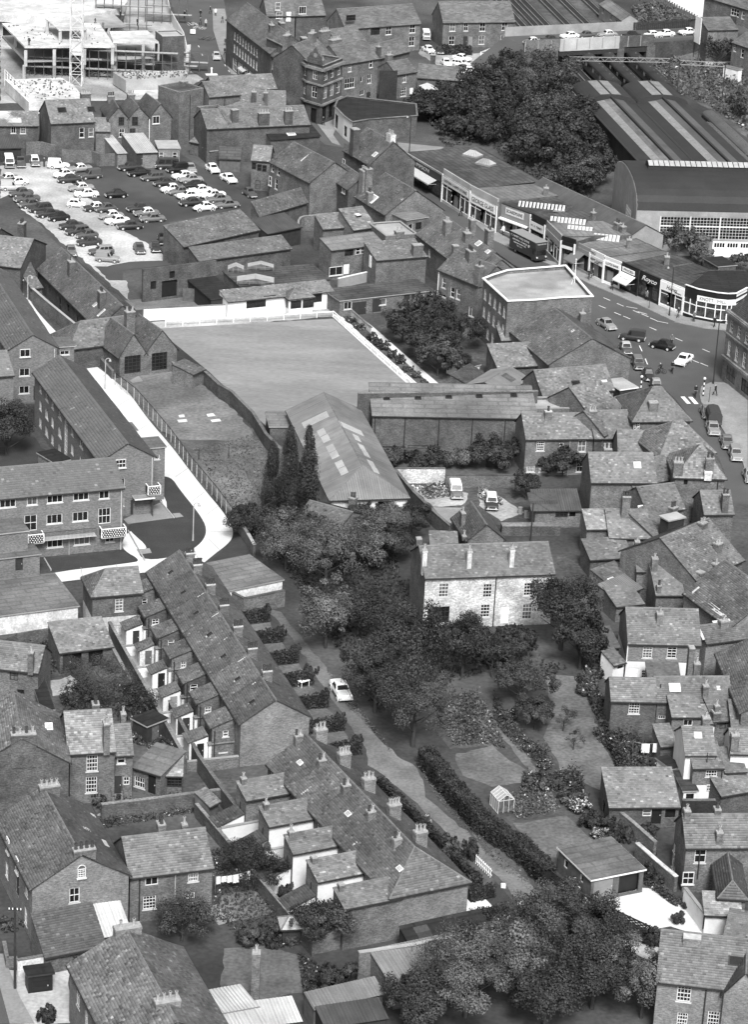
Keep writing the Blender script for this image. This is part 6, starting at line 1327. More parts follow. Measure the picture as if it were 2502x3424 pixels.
car('grey saloon at the head of the parked line beyond the zebra crossing',45.48,361.54,-1.523,'saloon',3)
car('long chromed saloon below the canvas backed truck',45.75,355.19,-1.54,'finned',4)
car('grey saloon second in the right edge parked line',47.15,350.07,-1.544,'saloon',3)
car('pale estate car in the right edge parked line',47.89,345.67,-1.545,'estate',4)
car('pale car cut by the right edge',48.98,337.88,-1.547,'saloon',4)
CANVAS('canvas backed truck standing beyond the zebra crossing',46.06,358.56,1.6)
car('white saloon parked on the lane under the huge dark tree',-2.54,267.69,-1.28,'finned',6)
car('grey mini van with white roof in the builders yard, left of two',10.29,326.82,-1.465,'van',3,roof=6)
car('dark estate car with white roof in the builders yard, right of two',14.78,323.81,-1.552,'estate',1,roof=6)
scatter('garden_plants','weeds and flower beds around the washing line and the oval lawn',[[(-13.75,232.27),(-9.8,230.32),(-6.19,221.01),(-4.26,215.81),(-10.08,215.49),(-11.42,218.84),(-12.72,220.34)],[(-4.75,214.44),(-2.75,212.56),(-.14,208.0),(-3.87,206.89)],[(-25.55,240.23),(-16.52,242.83),(-16.57,241.54),(-24.97,237.77)]],2600,.7,.2,'leaf',21,.02)
scatter('verge_grass','rough grass along the lane and under the long hedge',[[(5.34,253.36),(6.77,252.84),(8.95,245.98),(13.08,236.05),(17.46,227.9),(16.86,227.26),(12.46,234.47),(7.87,245.21)],[(-4.42,273.79),(-2.98,270.87),(1.59,259.57),(3.28,254.16),(1.61,258.15),(-1.8,264.98)]],2200,.35,.16,'leaf_light',22)
scatter('yard_weeds','weeds and clutter in the yards beside the double garage',[[(25.61,242.02),(29.61,242.46),(29.01,234.39),(26.94,239.04)],[(27.34,231.84),(30.92,227.01),(30.15,226.36),(27.26,230.66)],[(31.03,261.48),(33.1,258.88),(30.97,250.08),(28.57,249.48)]],1500,.5,.2,'leaf',23,.03)
scatter('playground_tufts','tufts of grass on the worn school field',[[(-24.21,337.89),(-16.75,344.71),(-12.58,337.35),(-14.67,328.31),(-14.46,317.95),(-16.92,316.1)]],2600,.18,.2,'leaf_light',24)
scatter('yard_scrub','weeds along the walls of the lower left yards',[[(-39.62,272.61),(-35.44,276.71),(-33.27,270.27),(-34.29,267.84),(-39.07,271.11)],[(-32.47,263.92),(-25.04,268.2),(-22.66,260.68),(-24.72,258.64),(-31.29,259.67)],[(-23.42,255.25),(-20.39,257.01),(-17.97,251.04),(-20.39,250.09)]],2000,.6,.22,'leaf',25,.02)
BARREL('station_shed','big barrel roofed station shed with glazed front and ribbed clerestory',40.34,437.0,.11,32.39,21.51,7.6,4.4)
TRAINSHED2(44.45,469.13,1.75,59.56,10.11,5.6,12.06)
COACH('left railway coach running under the bridge',43.63,545.46,1.75,36.0,'shed_black')
COACH('middle railway coach running under the bridge',48.51,543.89,1.75,36.0,'shed_black')
COACH('right railway coach running under the bridge',54.05,545.14,1.75,36.0,'shed_black')
COACH('parked coach right of the train shed, outer of two',65.81,494.48,1.75,30.0,'shed_roof')
COACH('parked coach right of the train shed, inner of two',64.51,485.22,1.75,30.0,'shed_roof')
TRACK('railway track under the bridge, first from the left',[36.28,557.03],[8.12,712.5])
TRACK('railway track under the bridge, second from the left',[39.19,557.69],[11.03,713.17])
TRACK('railway track under the bridge, third from the left',[41.78,558.28],[13.62,713.75])
TRACK('railway track under the bridge, fourth from the left',[46.65,559.39],[18.49,714.86])
TRACK('railway track under the bridge, fifth from the left',[51.21,560.43],[23.06,715.9])
TRACK('railway track under the bridge, sixth from the left',[56.77,561.69],[28.62,717.16])
ground('railway_bed',[(33.18,563.15),(57.86,568.75),(22.22,765.55),(-3.74,759.66)],'earth',-.01)
GANTRY('overhead line girder before the twin hoods of the train shed',(34.45,548.72),(54.93,551.94),6.2)
GANTRY('overhead line gantry over the grassy sidings at right',(56.41,547.06),(65.58,547.14),7.0)
BRIDGE('road_bridge','railway road bridge with pale parapet and dark piers',25.75,562.28,.429,30.31,9.0,5.6)
ground('bridge_road',[(53.32,574.88),(76.13,587.51),(73.22,593.87),(49.58,583.06)],'asphalt',5.0,thick=.6)
EMBANK([(53.32,574.88),(76.13,587.51)],4.98,[(52.91,576.02),(63.54,578.46)])
RAMP([(18.48,558.96),(25.75,562.28),(22.01,570.47),(14.74,567.14)],5.6)
fence('bridge_fence','dark boarded fence along the far side of the bridge road',[(49.49,583.25),(72.6,595.24)],7.2,.5,'timber_dark',[6.1,7.0],'timber',.35)
BOARD('advertising hoarding on posts at the end of the bridge road',62.84,578.68,-1.238,3.0,5.5,4.6)
H('hut','long railway hut with felt roof beyond the bridge','hut',52.35,605.06,1.812,16.52,3.73,3.2,'g',1.1,'render_grey','felt_grey',[('L',1.28,2.0,1.2,1.3,2,1,'k'),('L',2.41,2.0,1.2,1.3,2,1,'k'),('B',2.58,2.26,1.2,1.2,2,1,'s'),('B',8.81,2.11,1.2,1.2,2,1,'s'),('B',12.86,2.04,1.2,1.2,2,1,'s')],[])
H('brick_house','plain windowless brick block right of the bridge','building',64.9,577.94,.342,6.98,9.0,7.6,'g',1.6,'brick','slate',(),(),low=(.8,'limewash'))
H('brick_house','brick house at the right edge above the sidings','house',69.89,574.99,-1.005,8.61,9.0,6.0,'g',2.4,'brick','slate',[('F',1.05,4.99,.9,1.5,2,2,'s'),('F',3.63,4.41,.9,1.8,1,2,'s')],[])
H('brick_house','long brick house with wall sign at the top right corner','house',67.89,617.79,-.937,20.26,10.0,6.6,'g',3.0,'brick','slate',[('F',10.34,5.12,2.6,1.6,3,2,'s'),('F',12.99,4.97,.9,1.6,1,2,'s')],[])
H('shed','small pale doored shed at the right edge by the sidings','shed',70.36,563.99,.802,1.23,3.87,2.6,'f',.0,'whitewash','felt_grey')
ground('forecourt',[(61.79,644.04),(73.98,647.14),(71.49,624.58),(68.41,625.46),(64.02,636.03)],'path_white',.01)
fence('boarded_fence','boarded fence beside the pale forecourt at the top right',[(60.05,640.15),(66.9,620.2)],1.8,1.4,'timber',[.4,1.4],'timber_pale',.3)
LAMP('street_lamp','old street lamp on the bridge parapet',52.29,578.72,.4,11.5,'iron',.8,.09)
ground('sidings_grass',[(52.58,575.94),(65.82,604.17),(73.11,569.44),(67.66,517.66),(61.72,540.58),(56.0,557.46)],'rough_grass',.004)
scatter('siding_weeds','rough grass and weeds over the sidings right of the train shed',[[(52.91,576.02),(65.54,601.04),(72.81,566.63),(68.16,522.44),(62.46,542.0),(56.52,552.29)],[(53.86,593.73),(65.06,599.4),(64.21,578.62),(53.24,576.1)],[(53.03,631.59),(59.92,638.4),(64.41,619.59),(53.92,613.83)]],5000,1.3,.5,'leaf_light',12,.01)
tree('broadleaf_tree','dark tree in the wood beside the station, first from the top',23.28,550.17,7,5.0,300,'leaf_dark',n_cl=46,per=110,ls=.5,base=.1,group='trees of the wood beside the station')
tree('broadleaf_tree','lighter tree in the wood beside the station, second from the top',29.74,547.68,7,5.0,301,'leaf',n_cl=46,per=110,ls=.5,base=.1,group='trees of the wood beside the station')
tree('broadleaf_tree','dark tree in the wood beside the station, third from the top',32.95,535.61,6.5,4.2,302,'leaf_dark',n_cl=46,per=110,ls=.5,base=.1,group='trees of the wood beside the station')
tree('broadleaf_tree','dark tree in the wood beside the station, fourth from the top',20.98,531.77,9,5.5,303,'leaf_dark',n_cl=46,per=110,ls=.5,base=.1,group='trees of the wood beside the station')
tree('broadleaf_tree','lighter tree in the wood beside the station, fifth from the top',26.69,530.53,10.5,6.0,304,'leaf',n_cl=46,per=110,ls=.5,base=.1,group='trees of the wood beside the station')
tree('broadleaf_tree','dark tree in the wood beside the station, sixth from the top',31.76,529.16,8,5.0,305,'leaf_dark',n_cl=46,per=110,ls=.5,base=.1,group='trees of the wood beside the station')
tree('broadleaf_tree','dark tree in the wood beside the station, seventh from the top',22.18,508.23,10,6.0,306,'leaf_dark',n_cl=46,per=110,ls=.5,base=.1,group='trees of the wood beside the station')
tree('broadleaf_tree','lighter tree in the wood beside the station, eighth from the top',28.4,503.85,11,6.5,307,'leaf',n_cl=46,per=110,ls=.5,base=.1,group='trees of the wood beside the station')
tree('broadleaf_tree','dark tree in the wood beside the station, ninth from the top',34.2,510.72,8,4.6,308,'leaf_dark',n_cl=46,per=110,ls=.5,base=.1,group='trees of the wood beside the station')
tree('broadleaf_tree','dark tree in the wood beside the station, tenth from the top',25.04,488.97,9,5.0,309,'leaf_dark',n_cl=46,per=110,ls=.5,base=.1,group='trees of the wood beside the station')
tree('broadleaf_tree','dark tree in the wood beside the station, eleventh from the top',31.83,490.33,9,5.2,310,'leaf_dark',n_cl=46,per=110,ls=.5,base=.1,group='trees of the wood beside the station')
tree('broadleaf_tree','dark tree in the wood beside the station, twelfth from the top',35.92,493.29,7,4.2,311,'leaf_dark',n_cl=46,per=110,ls=.5,base=.1,group='trees of the wood beside the station')
tree('broadleaf_tree','lighter tree in the wood beside the station, thirteenth from the top',32.69,472.95,7,4.0,312,'leaf',n_cl=46,per=110,ls=.5,base=.1,group='trees of the wood beside the station')
tree('broadleaf_tree','dark tree in the wood beside the station, last from the top',36.26,478.69,6,3.4,313,'leaf_dark',n_cl=46,per=110,ls=.5,base=.1,group='trees of the wood beside the station')
tree('broadleaf_tree','dark tree left of the wood below the hillside car park',5.26,522.48,4.8,4.0,330,'leaf_dark',n_cl=44,per=110,ls=.5,base=.1,group='trees of the wood beside the station')
tree('broadleaf_tree','tree at the left end of the station wood',8.82,522.04,5.4,4.5,331,'leaf_dark',n_cl=44,per=110,ls=.5,base=.1,group='trees of the wood beside the station')
tree('broadleaf_tree','dark tree under the dark estate car',13.0,524.14,5.6,5.0,332,'leaf_dark',n_cl=44,per=110,ls=.5,base=.1,group='trees of the wood beside the station')
tree('broadleaf_tree','big tree where the wood meets the bridge bank',16.64,528.57,9.5,5.5,333,'leaf_dark',n_cl=44,per=110,ls=.5,base=.1,group='trees of the wood beside the station')
tree('broadleaf_tree','tree behind the black roofed corner shop',10.87,517.71,8,5.0,334,'leaf_dark',n_cl=44,per=110,ls=.5,base=.1,group='trees of the wood beside the station')
tree('broadleaf_tree','tree behind the Timpson shop',15.48,510.51,9.5,5.5,335,'leaf_dark',n_cl=44,per=110,ls=.5,base=.1,group='trees of the wood beside the station')
tree('broadleaf_tree','low tree behind the black roofed corner shop',6.75,516.84,5,4.0,336,'leaf_dark',n_cl=44,per=110,ls=.5,base=.1,group='trees of the wood beside the station')
tree('broadleaf_tree','low tree at the near left of the wood by the pale path',12.54,506.47,4.6,4.0,337,'leaf_dark',n_cl=44,per=110,ls=.5,base=.1,group='trees of the wood beside the station')
tree('broadleaf_tree','low tree at the near edge of the wood above the shop roofs',17.12,504.02,5.0,4.2,338,'leaf_dark',n_cl=44,per=110,ls=.5,base=.1,group='trees of the wood beside the station')
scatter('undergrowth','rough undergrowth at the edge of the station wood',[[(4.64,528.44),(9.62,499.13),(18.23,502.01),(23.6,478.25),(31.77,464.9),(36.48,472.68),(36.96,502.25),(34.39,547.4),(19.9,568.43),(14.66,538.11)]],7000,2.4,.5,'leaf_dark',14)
tree('scrub_tree','scrubby tree behind the Royco shop, left',44.69,439.41,5.5,3.2,350,'leaf',n_cl=26,per=90,ls=.42,base=.2)
tree('scrub_tree','scrubby tree behind the Royco shop, middle',47.61,438.22,5.5,3.4,351,'leaf',n_cl=26,per=90,ls=.42,base=.2)
tree('scrub_tree','pale scrubby tree beside the platform doors',49.75,436.9,5,3.0,352,'leaf_light',n_cl=26,per=90,ls=.42,base=.2)
tree('scrub_tree','pale bush behind the Hames bakery',51.07,432.09,3.6,2.2,353,'leaf_light',n_cl=26,per=90,ls=.42,base=.2)
tree('scrub_tree','thin tree against the barrel shed corner',43.97,444.93,6,3.0,354,'leaf',n_cl=26,per=90,ls=.42,base=.2)
tree('scrub_tree','bush behind the Knott Mill corner shop',57.07,430.25,3.4,2.2,355,'leaf',n_cl=26,per=90,ls=.42,base=.2)
tree('scrub_tree','round dark tree above the sidings at right',67.41,577.93,7.0,4.4,356,'leaf_dark',n_cl=26,per=90,ls=.42,base=.2)
tree('scrub_tree','scrub at the right edge above the parked coaches',67.84,534.43,5.0,3.0,357,'leaf',n_cl=26,per=90,ls=.42,base=.2)
H('brick_house','brick rear building with three gables overlooking the car park','building',-47.66,483.48,1.843,8.0,3.53,6.4,'g',2.0,'brick','slate',[('L',2.28,5.94,1.0,1.5,3,3,'k'),('L',2.4,3.8,1.0,1.5,2,2,'s')],[(6.69,2.04,1.0,1.2,9.0,3,{'pk':'d'})])
H('wing','','',-44.03,484.7,1.897,8.0,3.78,6.4,'g',2.0,'brick','slate',[('L',1.16,5.89,1.1,1.6,2,2,'k'),('L',.77,3.7,1.1,1.7,2,2,'k')],[(7.52,1.65,1.0,1.3,9.0,3)],into=1)
H('wing','','',-40.2,486.42,1.994,8.0,4.14,6.4,'g',2.4,'brick','slate',[('L',1.23,5.99,1.3,1.4,2,1,'s')],[],into=1,pipes=[('L',-.01,0,6.2,'white_paint')])
H('brick_house','dark brick house with big slate roof and two roof lights by the car park','house',-60.81,478.16,.373,7.91,8.5,6.2,'g',3.0,'brick_dark','slate',[('F',5.62,4.22,.9,1.8,1,2,'s'),('F',7.31,4.21,.9,1.6,1,2,'s')],[(7.61,5.23,1.8,1.0,10.1,4)],patches=[(0,2.64,3.05,1.6,1.2,'f'),(0,7.98,2.99,1.4,1.2,'f')])
H('outbuilding','slate rear wing between the dark house and the three gables','outbuilding',-53.15,480.56,.121,2.51,6.0,4.6,'g',1.6,'brick','slate')
H('shed','white sheet roofed lean-to left of the car park gables','shed',-48.44,473.16,.384,1.68,9.77,2.6,'m',.8,'brick_pale','corrugated_white',(),(),gutter=False)
H('shed','patched white roofed shed below the three gables','shed',-45.12,473.5,.363,3.81,9.97,2.8,'m',.9,'brick_pale','corrugated_white',[('F',.55,1.83,1.1,2.1,0,1,'d')],[])
H('shed','pale flat roofed brick block with two small windows by the car park','shed',-41.36,474.95,.202,3.76,5.22,3.4,'f',.0,'brick_pale','felt_pale',[('F',.49,2.23,.8,1.2,1,2,'s'),('F',2.89,2.23,.8,1.2,1,2,'s')],[],coping='render_grey')
H('outbuilding','slate roofed shed with white sheeted half at the left edge of the car park','shed',-75.31,481.3,.208,11.79,6.0,4.2,'g',1.8,'brick_dark','slate',[('F',7.32,3.35,.9,1.2,2,1,'s'),('F',9.02,3.35,1.0,1.3,3,3,'s')],[],patches=[(0,6.61,2.36,4.6,3.0,'w')])
H('shed','dark sheeted lean-to at the left edge of the car park','shed',-73.82,471.39,.315,8.68,4.0,2.6,'m',1.2,'timber_dark','corrugated_dark')
polyline_wall('brick_wall','ruined brick wall behind the pickup truck in the car park',[(-65.34,478.44),(-62.87,479.47),(-59.87,477.44)],2.4,.4,'brick')
polyline_wall('brick_wall','low brick wall along the top of the car park',[(-58.54,475.62),(-53.09,475.67),(-51.53,473.91),(-48.65,475.01)],2.2,.4,'brick')
H('brick_house','tall windowless brick rear block with long drainpipe','building',-39.17,490.75,.787,5.75,6.0,9.4,'f',.4,'brick','felt',[],[(5.45,5.27,1.2,1.0,10.2,2)],coping='stone',pipes=[('F',2.54,0,9,'iron')])
H('brick_house','brick rear building of the high street with slate roof and gutter','building',-33.99,493.78,.513,6.27,6.0,8.6,'g',2.0,'brick','slate',[('F',.5,2.83,.8,1.6,1,2,'s'),('F',.55,5.41,.9,1.4,1,1,'k')],[],pipes=[('F',3.13,0,8,'iron')])
H('brick_house','stepped brick rear building with slate roofs above the car park exit','building',-33.96,489.15,.559,4.25,4.0,6.6,'f',.3,'brick','felt',[('F',1.68,3.27,.9,1.6,1,1,'k')],[],coping='stone')
H('brick_house','brick rear building with broad slate roof right of the car park exit','building',-29.69,481.61,.612,9.53,7.0,7.0,'g',2.0,'brick_dark','slate',[],[(1.38,.05,1.2,.9,9.4,0)])
H('shed','small slate yard sheds at the car park exit','shed',-36.57,484.88,-.476,4.22,3.6,2.4,'m',1.0,'brick_dark','slate')
H('shed','dark yard shed roof beside the white exit cars','shed',-30.55,474.41,.061,3.71,4.0,2.4,'m',1.1,'timber','felt')
H('shed','flat roofed yard shed behind the dustbins','shed',-32.56,479.48,.562,2.95,2.5,2.2,'f',.0,'brick_dark','felt_grey')
DRUM('dustbin','left of three pale dustbins at the car park exit',-33.36,481.74)
DRUM('dustbin','middle of three pale dustbins at the car park exit',-32.4,482.99)
DRUM('dustbin','right of three pale dustbins at the car park exit',-32.0,483.92)
SLAB('bright upper concrete floor of the unfinished building','concrete_floor',[(-73.07,533.4),(-55.85,537.93),(-61.23,557.85),(-80.35,552.81)],6.8,.35,'concrete_white',[(-72.61,531.65),(-67.26,533.57),(-61.56,535.45),(-56.22,537.18),(-70.68,547.05),(-76.76,546.98),(-64.92,549.84)],3.1)
SLAB('middle concrete floor of the unfinished building','concrete_floor',[(-73.37,536.11),(-54.88,542.04),(-61.87,563.89),(-80.89,556.47)],3.4,.4,'concrete',[(-73.21,533.85),(-67.57,536.13),(-61.98,538.08),(-56.48,540.01),(-71.02,549.76),(-66.55,550.82)],3.0)
SLAB('highest propped concrete slab on the unfinished building','concrete_slab',[(-67.09,538.96),(-61.77,540.93),(-65.67,550.82),(-71.05,548.64)],9.2,.25,'concrete_white',[(-66.86,539.49),(-62.29,541.5),(-70.43,547.37),(-65.93,549.19)],2.4)
SLAB('ribbed white roof deck of the right hand bay under construction','roof_deck',[(-56.44,539.86),(-47.16,542.07),(-50.78,551.45),(-58.18,548.96)],7.2,.35,'concrete_white',[(-55.92,539.17),(-50.51,540.73),(-47.44,541.73)],3.4)
SLAB('lower floor of the right hand bay under construction','concrete_floor',[(-56.35,540.83),(-46.79,545.39),(-51.19,556.34),(-58.45,551.85)],3.6,.4,'concrete',[(-55.98,540.25),(-50.62,542.49),(-47.03,544.66)],3.2)
SLAB('bright podium deck in front of the unfinished building with a man on it','podium_deck',[(-75.58,523.82),(-68.68,507.12),(-58.77,511.96),(-62.23,522.76),(-65.2,527.74)],2.4,2.3,'concrete_white',[],3.0)
SLAB('rubble strewn right hand deck before the unfinished building','podium_deck',[(-52.51,527.23),(-40.04,531.93),(-41.91,538.26),(-55.7,533.51)],2.6,2.4,'concrete',[],3.0)
SLAB('small ribbed deck on columns behind the car park gables','roof_deck',[(-48.56,506.54),(-42.87,508.09),(-44.06,511.73),(-50.17,509.77)],5.0,.35,'concrete_white',[(-43.18,508.32),(-42.23,512.13)],4.6)
SLAB('pale working deck behind the upper floor','roof_deck',[(-63.21,554.91),(-55.87,558.84),(-59.24,568.24),(-65.96,565.09)],6.4,.4,'felt_pale',[],3.0)
SITE_DRUM('round concrete building with dark glazing behind the site',-77.54,587.46,19.0,3.4)
CRANE('pale lattice crane mast rising out of the picture',-62.79,532.51,30.0,2.3)
H('stair_tower','plain brick stair tower at the right of the building site','tower',-46.67,539.65,.381,4.57,5.0,8.6,'f',.2,'brick_dark','concrete',(),(),coping='concrete')
SCAFFOLD('long scaffolding along the front of the unfinished building',-73.45,537.27,.03,30.0,1.3,5.8)
SCAFFOLD('scaffolding before the right hand bay',-56.01,543.83,.03,16.0,1.3,5.0)
SCAFFOLD('scaffolding standing on the upper floors',-64.38,579.42,.03,12.0,1.3,9.4)
SCAFFOLD('scaffolding around the brick stair tower',-47.06,547.51,.03,9.0,1.3,4.6)
SCAFFOLD('tall scaffolding at the back of the building site',-54.92,590.72,.03,10.0,1.3,9.0)
SCAFFOLD('scaffolding under the left of the middle floor',-74.93,548.11,.03,14.0,1.3,2.6)
SCAFFOLD('scaffolding at the centre of the building site',-57.64,554.12,.03,9.0,1.3,3.0)
polyline_wall('site_hoarding','white hoarding between the building site and the high street',[(-52.36,613.44),(-49.88,595.02),(-45.21,573.81),(-41.88,549.68)],2.2,.12,'whitewash')
polyline_wall('site_hoarding','tall white hoarding end panel by the road',[(-42.66,548.84),(-41.88,549.68)],5.2,.2,'whitewash')
fence('site_railing','white railing along the left edge of the podium deck',[(-76.24,528.38),(-69.29,511.08)],3.3,2.2,'white_paint',[2.6,3.2],'white_paint',.12)
ground('site_ground',[(-86.18,590.69),(-81.27,602.91),(-61.35,612.79),(-52.51,615.04),(-41.88,549.68),(-38.71,542.52),(-44.28,524.91),(-75.11,514.5)],'gravel',.006)
ground('site_apron',[(-88.39,605.93),(-61.35,612.79),(-52.51,615.04),(-50.49,601.88),(-56.51,601.96),(-60.21,601.83),(-68.81,596.55),(-87.05,596.7)],'gravel_pale',.012)
HEAP('heap of planks on the right hand deck',-45.94,543.49,12,'timber_pale',a=.2)
HEAP('planks and shuttering at the middle of the site',-54.24,542.92,8,'timber_pale',a=.9)
HEAP('planks laid in the roadworks by the pavement',-43.18,587.53,9,'timber_pale',a=1.3)
HEAP('sleepers stacked at the near end of the roadworks',-40.96,577.72,9,'timber',a=1.2)
HEAP('timbers at the far end of the roadworks',-44.76,590.92,7,'timber_pale',a=1.9)
HEAP('shuttering boards left of the stair tower',-49.16,545.38,8,'timber_pale',a=2.6)
scatter('site_debris','planks, rubble and debris strewn over the building site',[[(-76.06,527.17),(-69.29,511.08),(-59.32,515.6),(-63.96,529.86)],[(-55.66,534.87),(-40.49,538.26),(-42.35,544.3),(-56.34,539.85)],[(-73.36,536.65),(-56.32,541.8),(-56.94,547.57),(-74.32,543.6)]],160,.4,.45,'timber',17,.15)
scatter('deck_debris','timber, rubble and shuttering lying on the podium deck',[[(-75.02,523.01),(-68.81,508.57),(-59.32,513.03),(-62.66,522.67),(-65.33,526.44)]],110,.3,.5,'timber',18,z0=2.42)
scatter('deck_debris','planks and rubble lying on the right hand deck',[[(-52.29,527.91),(-40.39,532.49),(-42.0,537.59),(-55.37,533.26)]],170,.5,.5,'timber',19,.15,z0=2.62)
scatter('deck_debris','materials lying on the bright upper floor',[[(-72.98,534.89),(-56.43,539.14),(-61.23,556.42),(-79.61,551.93)]],70,.2,.45,'timber',20,.1,z0=6.82)
BOARD('triangular white road sign at the roadworks',-43.83,581.42,.0,1.1,.9,.3,None)
ISLAND('white traffic island with bollard in the high street',-37.26,546.44)
person('man in dark clothes standing on the podium deck',-65.99,517.23,.0,'stand','cloth_black',z=2.43)
person('workman at the edge of the bright upper floor',-72.34,534.37,1.7,'stand','cloth_black',z=6.81)
person('workman on the pale working deck, left',-61.95,557.36,3.4,'walk','cloth_dark',z=6.41)
person('workman on the pale working deck, right',-59.98,553.57,5.1,'walk','cloth_mid',z=6.41)
person('workman by the scaffolding above the ribbed deck',-53.18,554.76,.52,'stand','cloth_black',z=7.21)
person('workman at the back of the building site',-57.6,564.59,2.22,'stand','cloth_black',z=6.41)
person('left workman of the pair at the far end of the roadworks',-46.93,597.3,3.92,'stand','cloth_black',z=.01)
person('right workman of the pair at the far end of the roadworks',-46.61,599.32,5.62,'stand','cloth_dark',z=.01)
person('workman in the middle of the roadworks',-43.58,598.9,1.04,'walk','cloth_black',z=.01)
person('workman bending over the roadworks planks',-42.99,591.36,2.74,'walk','cloth_dark',z=.01)
person('workman in a pale shirt at the roadworks',-41.74,590.14,4.44,'stand','cloth_pale',z=.01)
person('dark coated walker at the top of the high street pavement',-41.74,602.71,6.14,'walk','cloth_black',z=.13)
person('white coated walker at the top of the high street pavement',-40.42,600.68,1.56,'walk','cloth_white',z=.13)
person('person by the shop doorway at the top of the high street',-38.43,594.21,3.26,'walk','cloth_black',z=.13)
person('lone walker before the group of three in the high street',-36.29,572.52,4.96,'walk','cloth_dark',z=.13)
person('left of the three walkers in the high street',-35.84,563.81,.38,'walk','cloth_black',z=.13)
person('middle of the three walkers in the high street',-35.33,564.98,2.08,'walk','cloth_black',z=.13)
person('white coated walker of the high street group',-34.81,565.45,3.78,'walk','cloth_white',z=.13)
person('pedestrian crossing below the bank door',-13.45,510.34,5.48,'walk','cloth_black',z=.13)
person('person in white at the bank pavement',-18.05,518.82,.9,'stand','cloth_white',z=.13)
person('dark coated man outside the Eastern carpet shop',12.09,453.96,2.6,'walk','cloth_black',z=.13)
person('woman in a white coat with pram outside Boardmans',19.06,443.96,4.3,'walk','cloth_white',z=.13)
person('dark figure in the Boardmans doorway',18.16,446.47,6.0,'stand','cloth_black',z=.13)
person('man walking outside the army and navy shop',32.18,421.59,1.42,'walk','cloth_black',z=.13)
person('second walker outside the army and navy shop',32.9,422.52,3.12,'walk','cloth_dark',z=.13)
person('woman walking outside the small bank',35.59,416.82,4.82,'walk','cloth_black',z=.13)
person('figure under the white sunblind',37.21,416.91,.24,'stand','cloth_dark',z=.13)
person('woman with a bag outside the Royco shop',40.76,412.08,1.94,'walk','cloth_mid',z=.13)
person('shopper with pushchair outside the Hames bakery',45.02,404.46,3.64,'walk','cloth_dark',z=.13)
person('woman at the left window of the Knott Mill shop',47.29,402.99,5.34,'stand','cloth_mid',z=.13)
person('man striding past the Knott Mill door',50.21,400.73,.76,'walk','cloth_black',z=.13)
person('man in a long dark coat on the rounded pavement',47.43,369.72,2.46,'walk','cloth_black',z=.13)
person('person beside the large white van in the car park',-61.14,471.48,4.16,'stand','cloth_dark',z=.01)
bicycle('bicycle ridden by the left of the two cyclists side by side at the junction',40.42,378.15,-2.846)
person('left of the two cyclists side by side at the junction',40.42,378.15,-2.846,'ride','cloth_black',z=.06)
bicycle('bicycle ridden by the right of the two cyclists side by side at the junction',42.06,379.08,-1.551)
person('right of the two cyclists side by side at the junction',42.06,379.08,-1.551,'ride','cloth_black',z=.06)
bicycle('bicycle ridden by the cyclist approaching the zebra crossing',44.6,369.3,-1.625)
person('cyclist approaching the zebra crossing',44.6,369.3,-1.625,'ride','cloth_black',z=.06)
bicycle('bicycle ridden by the cyclist passing behind the black car',42.95,391.68,-1.431)
person('cyclist passing behind the black car',42.95,391.68,-1.431,'ride','cloth_mid',z=.06)
bicycle('bicycle ridden by the cyclist at the kerb outside George Glass',13.44,456.49,-1.392)
person('cyclist at the kerb outside George Glass',13.44,456.49,-1.392,'ride','cloth_black',z=.06)
H('brick_house','large brick house with arched attic window and lean-to, bottom left corner','house',-20.33,217.23,1.954,13.32,8.89,5.6,'g',2.7,'brick_pale','slate',[('L',4.5,6.53,.75,.9,3,4,'a'),('L',3.88,4.35,.95,1.5,2,2,'s'),('B',4.54,5.29,.95,1.5,2,2,'s'),('B',8.0,5.1,.95,1.5,2,2,'s'),('B',11.28,4.54,.95,1.5,2,2,'s'),('B',3.94,2.38,.95,1.5,2,2,'s'),('B',11.01,1.53,.95,1.7,2,2,'s'),('B',8.0,3.03,1.0,2.1,0,1,'d')],[(.44,4.05,.75,2.0,8.8,4,{'pk':'d','m':'brick'}),(12.79,4.02,.75,1.9,8.8,4,{'m':'brick'})],patches=[(0,6.76,2.65,1.3,.7,'p'),(0,11.34,.56,.6,.5,'p'),(0,5.5,1.09,1.2,.5,'p')])
H('lean_to','','',-26.77,208.87,.453,5.56,3.8,1.9,'m',2.2,'brick','slate_dark',(),(),into=1)
H('conservatory','white framed glass lean-to between the brick house and the cottage','lean-to',-22.09,212.88,.42,2.51,3.4,1.8,'m',1.3,'timber_dark','corrugated_white')
H('cottage','slate roofed brick cottage with four white windows beside the washing line','house',-20.28,218.26,.342,7.7,6.2,4.9,'g',2.3,'brick','slate',[('F',2.01,4.23,1.2,1.05,2,1,'c'),('F',1.84,1.93,1.2,1.35,4,4,'s'),('F',5.91,4.13,.95,1.15,4,3,'s'),('F',5.63,1.84,.9,1.2,3,4,'s')],[(3.83,4.02,.7,.9,7.8,2,{'pk':'d'}),(5.99,3.82,.5,.5,7.55,1)],pipes=[('F',.87,0,4.7,'iron'),('F',4.2,2.2,4.7,'render_grey')])
H('brick_house','house seen from above at the bottom edge with pale slates along its right eaves','house',-23.77,201.76,-1.191,15.0,9.86,5.6,'g',2.7,'brick_pale','slate_light',[('F',2.82,3.9,.95,1.5,2,2,'s'),('F',5.54,3.54,.95,1.6,2,2,'s')],[(.19,4.98,.8,2.3,8.7,2,{'m':'brick_pale'}),(11.91,4.99,.85,2.1,8.6,4,{'m':'brick_pale'})])
H('lean_to','long white sheeted lean-to roof at the bottom edge left of the lawn','lean-to',-8.97,195.39,.416,3.51,9.0,2.3,'g',.5,'brick','corrugated_white')
